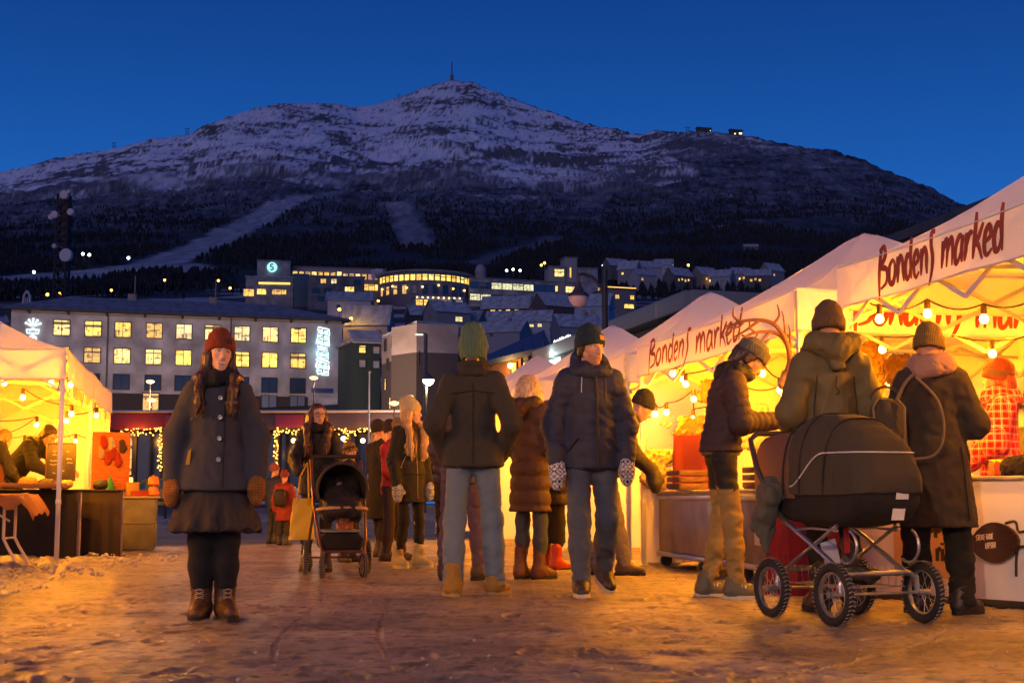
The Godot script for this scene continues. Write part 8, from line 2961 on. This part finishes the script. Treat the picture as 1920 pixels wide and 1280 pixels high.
	mittens(w, po, knit(0.03, 0.02, 0.02))

	# stall keeper in red plaid shawl
	po = pose({"hy": -0.3, "el_l": V(0.26, 1.13, 0.05), "wr_l": V(0.16, 1.0, 0.24), "el_r": V(-0.26, 1.13, 0.05), "wr_r": V(-0.16, 1.0, 0.24)})
	w = figure("stall keeper in red plaid shawl and peaked fur cap", 3.42, -9.7, -1.9, 1.62, po, {"cell": 0.007})
	coat(w, po, mt(1, 1, 1, 0.95, 0.0, "plaid", 0.22), {"called": "shawl", "hem": 0.9, "bulk": 0.05, "flare": 0.05, "amp": 0.012, "sc": V(10, 6, 10)})
	scarf(w, po, mt(1, 1, 1, 0.95, 0.0, "plaid", 0.2), 0.045)
	trousers(w, po, wool(0.05, 0.03, 0.02), {})
	shoes(w, po, mt(0.03, 0.02, 0.016, 0.6), black_sole, {"shaft": 0.1, "w": 0.01})
	beanie(w, po, mt(0.3, 0.05, 0.03, 0.9, 0.0, "fine", 0.1), {"tall": 0.05, "lift": 0.02, "r": 0.008, "brim": mt(0.16, 0.09, 0.05, 0.95, 0.0, "grit", 0.1)})
	lk = []
	for i in 5:
		lk.append([lerpf(2.4, 3.9, i / 4.0), 0.3, 0.015])
	hair(w, po, hair_mat(), {"locks": lk, "thick": 0.02, "dark": Color(0.25, 0.04, 0.02), "light": Color(0.5, 0.12, 0.05)})

	# stall keepers on the other side of the square
	po = pose({"chest": V(0, 1.2, 0.22), "neck": V(0, 1.32, 0.36), "head": V(0, 1.4, 0.47), "hp": 0.65, "sh_l": V(0.17, 1.28, 0.3), "sh_r": V(-0.17, 1.28, 0.3), "el_l": V(0.24, 1.08, 0.45), "wr_l": V(0.18, 1.0, 0.66), "el_r": V(-0.24, 1.06, 0.42), "wr_r": V(-0.2, 0.96, 0.62), "hd_l": V(0, -0.3, 1), "hd_r": V(0, -0.5, 0.8), "pel": V(0, 0.95, -0.03)})
	w = figure("stall keeper in dark hooded jacket bending over the table", -5.85, -16.3, 1.3, 1.72, po, {"cell": 0.007, "hand_l": [V(0, -1, -0.3), 0.5], "hand_r": [V(0, -1, -0.3), 0.5]})
	coat(w, po, wool(0.022, 0.018, 0.018), {"called": "jacket", "hem": 0.85, "bulk": 0.03, "fz": 0.9})
	hood_down(w, po, wool(0.02, 0.016, 0.016), 0.045)
	trousers(w, po, wool(0.02, 0.018, 0.02), {})
	shoes(w, po, mt(0.03, 0.02, 0.016, 0.6), black_sole, {"shaft": 0.06, "w": 0.008})
	hair(w, po, hair_mat(), {"amp": 0.004, "dark": Color(0.02, 0.012, 0.008), "light": Color(0.07, 0.04, 0.02)})
	po = pose({"chest": V(0, 1.26, 0.08), "neck": V(0, 1.41, 0.14), "head": V(0, 1.53, 0.2), "hp": 0.4, "el_l": V(0.26, 1.1, 0.1), "wr_l": V(0.2, 0.95, 0.3), "el_r": V(-0.26, 1.1, 0.1), "wr_r": V(-0.2, 0.95, 0.3)})
	w = figure("stall keeper with lettered red apron back at the frame's edge", -5.72, -15.3, 2.7, 1.5, po, {"cell": 0.008})
	c = coat(w, po, wool(0.02, 0.016, 0.016), {"called": "jacket", "hem": 0.8, "bulk": 0.03})
	trousers(w, po, wool(0.02, 0.018, 0.02), {})
	shoes(w, po, mt(0.03, 0.02, 0.016, 0.6), black_sole, {"shaft": 0.06, "w": 0.008})
	hair(w, po, hair_mat(), {"amp": 0.004, "dark": Color(0.1, 0.05, 0.02), "light": Color(0.25, 0.14, 0.06)})
	var ap := garment(w, "apron", [bn(po.chest + V(0, -0.02, 0), po.pel, 0.185, 0.19, 0.74, 0.82)], 0.015, wool(0.1, 0.022, 0.015), 48.0, 0.004)
	var ab := MB.new()
	for ln in [["Bondens", 1.24], ["marked", 1.14]]:
		write(ab, BRUSH, ln[0], 0.075, 0.14, 0.1, func(px: float, py: float) -> Array:
			return [on_front(ap, 0.11 - px, ln[1] + py, -1.0, 0.004), V(0, 0, -1)], 0.85)
	part(ap, "lettering", ab, mt(0.75, 0.7, 0.62, 0.8))

func two_tone(o: MeshInstance3D, y: float, low: Color, high: Color) -> void:
	var a := o.mesh.surface_get_arrays(0)
	var cs := PackedColorArray()
	for p in a[Mesh.ARRAY_VERTEX]:
		cs.append(high if p.y + 0.02 * sin(p.x * 30.0) > y else low)
	a[Mesh.ARRAY_COLOR] = cs
	var m := ArrayMesh.new()
	m.add_surface_from_arrays(Mesh.PRIMITIVE_TRIANGLES, a)
	o.mesh = m
# ------------------------------------------------------------------ pram and pushchair
func arc(c: Vector3, u: Vector3, v: Vector3, r: float, a0: float, a1: float, n: int) -> Array:
	var p := []
	for i in n + 1:
		var a := lerpf(a0, a1, i / float(n))
		p.append(c + u * cos(a) * r + v * sin(a) * r)
	return p

func wheel(root: Node3D, c: Vector3, turn: float, r: float, tyre: float, spokes: int, rim_m: Material) -> void:
	var w := Node3D.new()
	w.name = "wheel"
	root.add_child(w, true)
	w.position = c
	w.rotation.y = turn
	var xf := Transform3D(Basis(Vector3.FORWARD, PI / 2), Vector3.ZERO)
	var pr := []
	for i in 11:
		var a := TAU * i / 10.0
		pr.append(Vector2(r - tyre + cos(a) * tyre, sin(a) * tyre * 0.95))
	var tb := MB.new()
	tb.lathe(xf, pr, 40)
	var ty := part(w, "tyre", tb, mt(0.02, 0.018, 0.017, 0.8, 0.0, "grit", 0.12))
	var tr := MB.new()
	for i in 44:
		var a := TAU * i / 44.0
		for s in [-1.0, 1.0]:
			var d := V(0, cos(a), sin(a))
			tr.box(Transform3D(Basis(Vector3.RIGHT, -a), d * (r + 0.001) + V(s * tyre * 0.45, 0, 0)) * Transform3D(Basis(Vector3.UP, 0.4 * s), Vector3.ZERO), V(tyre * 0.8, 0.0025, 0.006))
	part(ty, "tread", tr, mt(0.2, 0.18, 0.16, 0.8))
	var rb := MB.new()
	var ri := r - tyre * 2.0
	rb.lathe(xf, [Vector2(ri - 0.004, -0.012), Vector2(ri + 0.006, -0.014), Vector2(ri + 0.006, 0.014), Vector2(ri - 0.004, 0.012), Vector2(ri - 0.007, 0.0), Vector2(ri - 0.004, -0.012)], 36)
	part(w, "rim", rb, rim_m)
	var hb := MB.new()
	hb.tube([V(-0.035, 0, 0), V(0.035, 0, 0)], 0.018, 12)
	part(w, "hub", hb, mt(0.3, 0.3, 0.3, 0.35, 0.8))
	var sb := MB.new()
	for i in spokes:
		var a := TAU * i / spokes
		var s := 0.02 if i % 2 == 0 else -0.02
		var a2 := a + (0.35 if i % 4 < 2 else -0.35)
		sb.tube([V(s, cos(a2) * 0.016, sin(a2) * 0.016), V(0, cos(a) * ri, sin(a) * ri)], 0.0017 if spokes > 8 else 0.008, 5, false)
	part(w, "spokes", sb, rim_m)

# a shell through sections [z, half width, lower y, upper y]; bellied ones round below, others above
func loft(root: Node3D, called: String, sec: Array, belly: bool, m: Material, pw: float) -> MeshInstance3D:
	var g := []
	var f := FastNoiseLite.new()
	f.seed = 8
	f.frequency = 6.0
	var dense := []
	for i in sec.size() - 1:
		for k in 4:
			var row := []
			for j in 4:
				row.append(lerpf(sec[i][j], sec[i + 1][j], k / 4.0))
			dense.append(row)
	dense.append(sec[-1])
	for s in dense:
		var row := []
		for k in 41:
			var a := TAU * k / 40.0
			var x: float = signf(cos(a)) * pow(absf(cos(a)), pw) * s[1]
			var mid: float = s[3] - 0.02 if belly else s[2] + 0.02
			var y: float = sin(a)
			var h: float = s[3] - mid if y > 0.0 else mid - s[2]
			y = mid + signf(y) * pow(absf(y), pw) * h
			var p := V(x, y, s[0])
			p += V(x, y - mid, 0).normalized() * (0.014 * f.get_noise_3d(p.x, p.y * 0.7, p.z) - 0.016 * absf(f.get_noise_3d(p.x * 0.6 + 9.0, p.y, p.z * 0.6)))
			row.append(p)
		g.append(row)
	var mb := MB.new()
	mb.sheet(g)
	for e in [g[0], g[-1]]:
		var c := Vector3.ZERO
		for p in e:
			c += p / 41.0
		for k in 40:
			mb.flat_tri(e[k], e[k + 1], c)
	return part(root, called, mb, m)

func build_prams() -> void:
	var steel := mt(0.42, 0.44, 0.46, 0.28, 0.9)
	var t := thing("pram", "large dark pram with black hood and silver spoked wheels", "pram", V(1.856, 0, -7.81), 0.384)
	for sx in [-1.0, 1.0]:
		for sz in [-1.0, 1.0]:
			wheel(t, V(sx * 0.29, 0.168, sz * 0.3), 0.0, 0.168, 0.026, 16, steel)
	var ch := MB.new()
	for sz in [-1.0, 1.0]:
		ch.tube([V(-0.25, 0.168, sz * 0.3), V(0.25, 0.168, sz * 0.3)], 0.008, 8)
		# bow over the axle that carries the body
		ch.tube([V(-0.25, 0.168, sz * 0.3), V(-0.245, 0.25, sz * 0.3), V(-0.2, 0.275, sz * 0.29), V(0.2, 0.275, sz * 0.29), V(0.245, 0.25, sz * 0.3), V(0.25, 0.168, sz * 0.3)], 0.016, 10)
	for sx in [-1.0, 1.0]:
		ch.tube([V(sx * 0.2, 0.27, 0.29), V(sx * 0.2, 0.3, 0.22), V(sx * 0.2, 0.44, -0.06), V(sx * 0.2, 0.55, -0.3), V(sx * 0.2, 0.66, -0.43)], 0.015, 10)
		ch.tube([V(sx * 0.2, 0.27, -0.29), V(sx * 0.2, 0.32, -0.2), V(sx * 0.2, 0.53, 0.22)], 0.011, 10)
		ch.tube(arc(V(sx * 0.2, 0.42, 0.3), V(0, 0, 1), V(0, 1, 0), 0.09, -2.2, 1.2, 12), 0.008, 8)
		ch.tube([V(sx * 0.2, 0.5, -0.18), V(sx * 0.21, 0.51, 0.0), V(sx * 0.2, 0.5, 0.22)], 0.008, 8)
	part(t, "chassis", ch, steel)
	var hd := MB.new()
	hd.tube([V(-0.2, 0.6, -0.38), V(-0.215, 0.85, -0.55), V(-0.2, 1.02, -0.64), V(-0.14, 1.06, -0.66), V(0.14, 1.06, -0.66), V(0.2, 1.02, -0.64), V(0.215, 0.85, -0.55), V(0.2, 0.6, -0.38)], 0.017, 10)
	part(t, "handle", hd, mt(0.05, 0.035, 0.03, 0.5))
	var bk := MB.new()
	for i in 9:
		var z := -0.26 + i * 0.065
		bk.tube([V(-0.2, 0.3, z), V(-0.19, 0.2, z), V(0.19, 0.2, z), V(0.2, 0.3, z)], 0.003, 5)
	for x in [-0.19, -0.1, 0.0, 0.1, 0.19]:
		bk.tube([V(x, 0.2, -0.28), V(x, 0.2, 0.28)], 0.003, 5)
	part(t, "basket", bk, steel)
	var dark := wool(0.02, 0.016, 0.015)
	var cot := loft(t, "carrycot", [[-0.44, 0.17, 0.6, 0.72], [-0.4, 0.2, 0.55, 0.74], [-0.2, 0.22, 0.52, 0.75], [0.15, 0.22, 0.51, 0.75], [0.36, 0.215, 0.54, 0.75], [0.43, 0.19, 0.59, 0.74], [0.46, 0.12, 0.64, 0.72]], true, dark, 0.55)
	var hood := loft(t, "hood", [[-0.2, 0.235, 0.7, 1.09], [-0.19, 0.24, 0.69, 1.12], [-0.08, 0.245, 0.68, 1.15], [0.06, 0.245, 0.68, 1.145], [0.18, 0.24, 0.68, 1.12], [0.29, 0.235, 0.68, 1.06], [0.38, 0.225, 0.685, 0.98], [0.44, 0.2, 0.69, 0.88], [0.475, 0.15, 0.7, 0.8], [0.485, 0.05, 0.72, 0.76]], false, mt(0.085, 0.07, 0.045, 0.95, 0.0, "cloth", 0.3, 0.4), 0.62)
	var ribs := MB.new()
	for e in [[-0.19, 0.243, 1.122], [-0.02, 0.249, 1.15], [0.2, 0.243, 1.112]]:
		var rp := []
		for k in 25:
			var a := PI * k / 24.0
			rp.append(V(signf(cos(a)) * pow(absf(cos(a)), 0.62) * e[1], 0.7 + pow(sin(a), 0.62) * (e[2] - 0.7), e[0] - 0.05 * (1.0 - sin(a))))
		ribs.tube(rp, 0.006, 6)
	part(hood, "bow", ribs, wool(0.05, 0.04, 0.03))
	var hs_ := [[-0.2, 0.235, 1.09], [-0.08, 0.245, 1.15], [0.06, 0.245, 1.145], [0.18, 0.24, 1.12], [0.29, 0.235, 1.06], [0.38, 0.225, 0.98], [0.44, 0.2, 0.88]]
	var pl := []
	for i in 33:
		var u := i / 32.0
		var zz := lerpf(-0.17, 0.414, u)
		var yy := 0.74 + 0.18 * smoothstep(0.0, 0.55, u)
		var ww := 0.0
		var hh := 0.0
		for k in hs_.size() - 1:
			if zz >= hs_[k][0] and zz <= hs_[k + 1][0]:
				var q: float = (zz - hs_[k][0]) / (hs_[k + 1][0] - hs_[k][0])
				ww = lerpf(hs_[k][1], hs_[k + 1][1], q)
				hh = lerpf(hs_[k][2], hs_[k + 1][2], q)
		var sn := pow(clampf((yy - 0.7) / (hh - 0.7), 0.0, 1.0), 1.0 / 0.62)
		pl.append(V(-ww * pow(maxf(1.0 - sn * sn, 0.0), 0.31) - 0.004, yy, zz + 0.003))
	var mir := []
	for p in pl:
		mir.append(p * V(-1, 1, 1))
	mir.reverse()
	var pp := MB.new()
	pp.tube(pl + mir, 0.0045, 6)
	part(hood, "piping", pp, mt(0.62, 0.62, 0.58, 0.35))
	# thin apron from the hood's edge to the handle
	var thin := StandardMaterial3D.new()
	thin.albedo_color = lin(0.14, 0.08, 0.05)
	thin.roughness = 0.8
	thin.backlight_enabled = true
	thin.backlight = lin(0.5, 0.26, 0.16)
	var ag := []
	for i in 10:
		var u := i / 9.0
		var row := []
		for k in 17:
			var a := lerpf(-0.25, PI + 0.25, k / 16.0)
			var hw := lerpf(0.235, 0.2, u)
			var hh := lerpf(0.34, 0.33, u) - 0.03 * sin(PI * u)
			row.append(V(cos(a) * hw, 0.75 + maxf(sin(a), -0.25) * hh * (0.95 - 0.03 * sin(k * 1.3 + i)), lerpf(-0.14, -0.6, u) - 0.06 * sin(a) * u))
		ag.append(row)
	var ab := MB.new()
	ab.sheet(ag)
	part(t, "apron", ab, thin)
	var tg := MB.new()
	tg.slab(Transform3D(Basis(Vector3.UP, 0.0), V(0.04, 0.69, 0.468)), PackedVector2Array([Vector2(-0.04, -0.02), Vector2(0.04, -0.02), Vector2(0.045, 0.05), Vector2(-0.03, 0.05)]), 0.004)
	tg.slab(Transform3D(Basis(Vector3.RIGHT, -0.5), V(0.02, 0.605, 0.452)), PackedVector2Array([Vector2(-0.06, -0.05), Vector2(0.02, -0.05), Vector2(0.07, 0.04), Vector2(-0.01, 0.04)]), 0.004)
	part(cot, "reflector_tag", tg, mt(0.6, 0.6, 0.56, 0.35))
	var bl := thing("blanket", "grey green wool blanket bunched over the pram's handle end", "blanket", t.position, t.rotation.y)
	garment(bl, "cloth", [bn(V(-0.24, 0.72, -0.36), V(0.1, 0.74, -0.4), 0.07, 0.06), bn(V(-0.27, 0.7, -0.3), V(-0.28, 0.6, -0.34), 0.06, 0.05), bn(V(-0.25, 0.68, -0.38), V(-0.27, 0.52, -0.42), 0.05, 0.06), bn(V(-0.27, 0.55, -0.4), V(-0.26, 0.36, -0.38), 0.055, 0.014)], 0.012, wool(0.16, 0.15, 0.1), 60.0, 0.025, V(11, 11, 11))
	var bg := thing("shopping", "dark bag and newspaper in the pram's basket", "bag", t.position, t.rotation.y)
	garment(bg, "bag", [bn(V(-0.1, 0.26, -0.1), V(0.1, 0.25, 0.1), 0.06, 0.05), bn(V(0.1, 0.3, -0.1), V(0.1, 0.42, -0.12), 0.05, 0.035)], 0.014, mt(0.02, 0.016, 0.015, 0.5), 60.0, 0.02, V(12, 12, 12))
	var nw := MB.new()
	nw.box(Transform3D(Basis(Vector3.BACK, 0.25), V(-0.06, 0.37, -0.05)), V(0.1, 0.14, 0.015), 0.003)
	part(bg, "newspaper", nw, mt(0.5, 0.5, 0.55, 0.7))
	var rs := MB.new()
	rs.bx(V(0.03, 0.44, -0.02), V(0.035, 0.14, 0.012), 0.003)
	part(bg, "red_strap", rs, mt(0.5, 0.02, 0.015, 0.6))
	for o in [bl, bg]:
		o.rotation.y = t.rotation.y

	# the pushchair
	var copper := mt(0.24, 0.12, 0.07, 0.3, 0.8)
	var s := thing("pushchair", "black pushchair with copper frame and rounded hood", "pushchair", V(-1.47, 0, -11.95), 0.22)
	for sx in [-1.0, 1.0]:
		wheel(s, V(sx * 0.17, 0.105, 0.3), 0.15 * sx, 0.105, 0.02, 6, mt(0.2, 0.2, 0.2, 0.4, 0.6))
		wheel(s, V(sx * 0.27, 0.15, -0.28), 0.0, 0.15, 0.022, 8, mt(0.3, 0.3, 0.28, 0.4, 0.6))
	var fr := MB.new()
	for sx in [-1.0, 1.0]:
		fr.tube([V(sx * 0.17, 0.2, 0.3), V(sx * 0.19, 0.3, 0.22), V(sx * 0.22, 0.62, -0.12), V(sx * 0.22, 1.0, -0.48)], 0.013, 8)
		fr.tube([V(sx * 0.26, 0.17, -0.28), V(sx * 0.22, 0.56, -0.06)], 0.012, 8)
		fr.tube([V(sx * 0.17, 0.12, 0.3), V(sx * 0.17, 0.22, 0.3)], 0.02, 8)
	fr.tube([V(-0.27, 0.15, -0.28), V(0.27, 0.15, -0.28)], 0.01, 8)
	fr.tube([V(-0.17, 0.22, 0.29), V(0.17, 0.22, 0.29)], 0.014, 8)
	part(s, "frame", fr, copper)
	var gr := MB.new()
	gr.tube([V(-0.22, 1.0, -0.48), V(-0.2, 1.03, -0.52), V(0.2, 1.03, -0.52), V(0.22, 1.0, -0.48)], 0.017, 8)
	part(s, "handle", gr, mt(0.02, 0.015, 0.012, 0.6))
	garment(s, "seat", [bn(V(-0.1, 0.58, 0.0), V(-0.1, 0.8, -0.16), 0.07, 0.08), bn(V(0.1, 0.58, 0.0), V(0.1, 0.8, -0.16), 0.07, 0.08), bn(V(-0.12, 0.54, 0.02), V(-0.11, 0.52, 0.2), 0.06, 0.06), bn(V(0.12, 0.54, 0.02), V(0.11, 0.52, 0.2), 0.06, 0.06)], 0.014, wool(0.018, 0.017, 0.018))
	garment(s, "foot_cover", [bn(V(-0.08, 0.66, 0.04), V(-0.09, 0.56, 0.24), 0.085, 0.07), bn(V(0.08, 0.66, 0.04), V(0.09, 0.56, 0.24), 0.085, 0.07), bn(V(0, 0.7, 0.04), V(0, 0.57, 0.24), 0.08, 0.07)], 0.014, shell(0.022, 0.02, 0.02), 60.0, 0.01, V(9, 9, 9))
	var hg := []
	for i in 9:
		var u := i / 8.0
		var row := []
		for k in 21:
			var a := lerpf(-0.35, PI + 0.35, k / 20.0)
			var rr := 0.215 - 0.05 * u * u
			row.append(V(cos(a) * rr * 0.98, 0.73 + sin(a) * rr * (1.05 - 0.25 * u * u), 0.16 - 0.42 * u))
		hg.append(row)
	var hb := MB.new()
	hb.sheet(hg)
	for k in 1:
		hb.tube(hg[0], 0.014, 8)
	var bw: Array = hg[8]
	for i in 20:
		hb.flat_tri(bw[i], bw[i + 1], V(0, 0.66, -0.28))
	part(s, "hood", hb, mt(0.045, 0.035, 0.032, 0.7, 0.0, "cloth", 0.08))
	var bb := MB.new()
	bb.tube([V(-0.2, 0.56, 0.06), V(-0.2, 0.57, 0.2), V(-0.14, 0.58, 0.29), V(0.14, 0.58, 0.29), V(0.2, 0.57, 0.2), V(0.2, 0.56, 0.06)], 0.017, 8)
	part(s, "bumper_bar", bb, mt(0.4, 0.26, 0.12, 0.5))
	var bs := MB.new()
	bs.box(Transform3D(Basis(), V(0, 0.29, 0.0)), V(0.36, 0.17, 0.46), 0.05)
	var bsk := part(s, "basket", bs, wool(0.02, 0.018, 0.018))
	var bl2 := MB.new()
	bl2.box(Transform3D(Basis(), V(0, 0.385, 0.0)), V(0.31, 0.02, 0.41), 0.008)
	part(bsk, "lining", bl2, mt(0.18, 0.22, 0.19, 0.8))
	var pk := thing("parcel", "small orange parcel in the pushchair's basket", "parcel", s.transform * V(0.03, 0.42, 0.14), 0.3)
	var pb := MB.new()
	pb.box(Transform3D(), V(0.12, 0.07, 0.09), 0.01)
	part(pk, "box", pb, mt(0.5, 0.14, 0.03, 0.7, 0.0, "fine", 0.2))
	var lid := MB.new()
	lid.bx(V(0, 0.038, 0), V(0.124, 0.008, 0.094), 0.003)
	part(pk, "lid", lid, mt(0.5, 0.16, 0.04, 0.7))
	var yb := thing("carrier_bag", "yellow carrier bag hanging from the pushchair's handle", "bag", s.transform * V(-0.3, 0.0, -0.36), 0.3)
	var yg := []
	for i in 8:
		var row := []
		for k in 25:
			var a := TAU * k / 24.0
			var v := i / 7.0
			row.append(V(signf(cos(a)) * pow(absf(cos(a)), 0.5) * lerpf(0.11, 0.075, v) + 0.008 * sin(k * 2.0 + i), lerpf(0.3, 0.66, v), signf(sin(a)) * pow(absf(sin(a)), 0.6) * lerpf(0.055, 0.012, v * v) + 0.008 * sin(k + i * 1.3)))
		yg.append(row)
	var ybm := MB.new()
	ybm.sheet(yg)
	for k in 24:
		ybm.flat_tri(yg[0][k], yg[0][k + 1], V(0, 0.3, 0))
	part(yb, "bag", ybm, mt(0.62, 0.4, 0.02, 0.6))
	var hs := MB.new()
	for z in [-0.02, 0.02]:
		hs.tube([V(-0.05, 0.6, z), V(-0.02, 0.85, z), V(0.04, 0.97, z), V(0.05, 0.85, z), V(0.06, 0.6, z)], 0.005, 6)
	part(yb, "handles", hs, mt(0.55, 0.3, 0.02, 0.6))
	# the baby under the hood
	var po := pose({"pel": V(0, 0.95, 0), "an_l": V(0.1, 0.5, 0.3), "an_r": V(-0.1, 0.5, 0.3), "kn_l": V(0.1, 0.75, 0.3), "kn_r": V(-0.1, 0.75, 0.3), "head": V(0, 1.62, 0.06)})
	var b := figure("baby in knit cap lying in the pushchair", 0, 0, 0, 0.74, po, {"cell": 0.01}, "")
	b.transform = s.transform * Transform3D(Basis(Vector3.RIGHT, -0.45).scaled(Vector3.ONE * 0.4), V(0, 0.18, 0.16))
	coat(b, po, knit(0.4, 0.3, 0.2), {"called": "jumper", "hem": 0.9, "bulk": 0.03, "cell": 0.02})
	beanie(b, po, knit(0.05, 0.045, 0.06), {"r": 0.012})
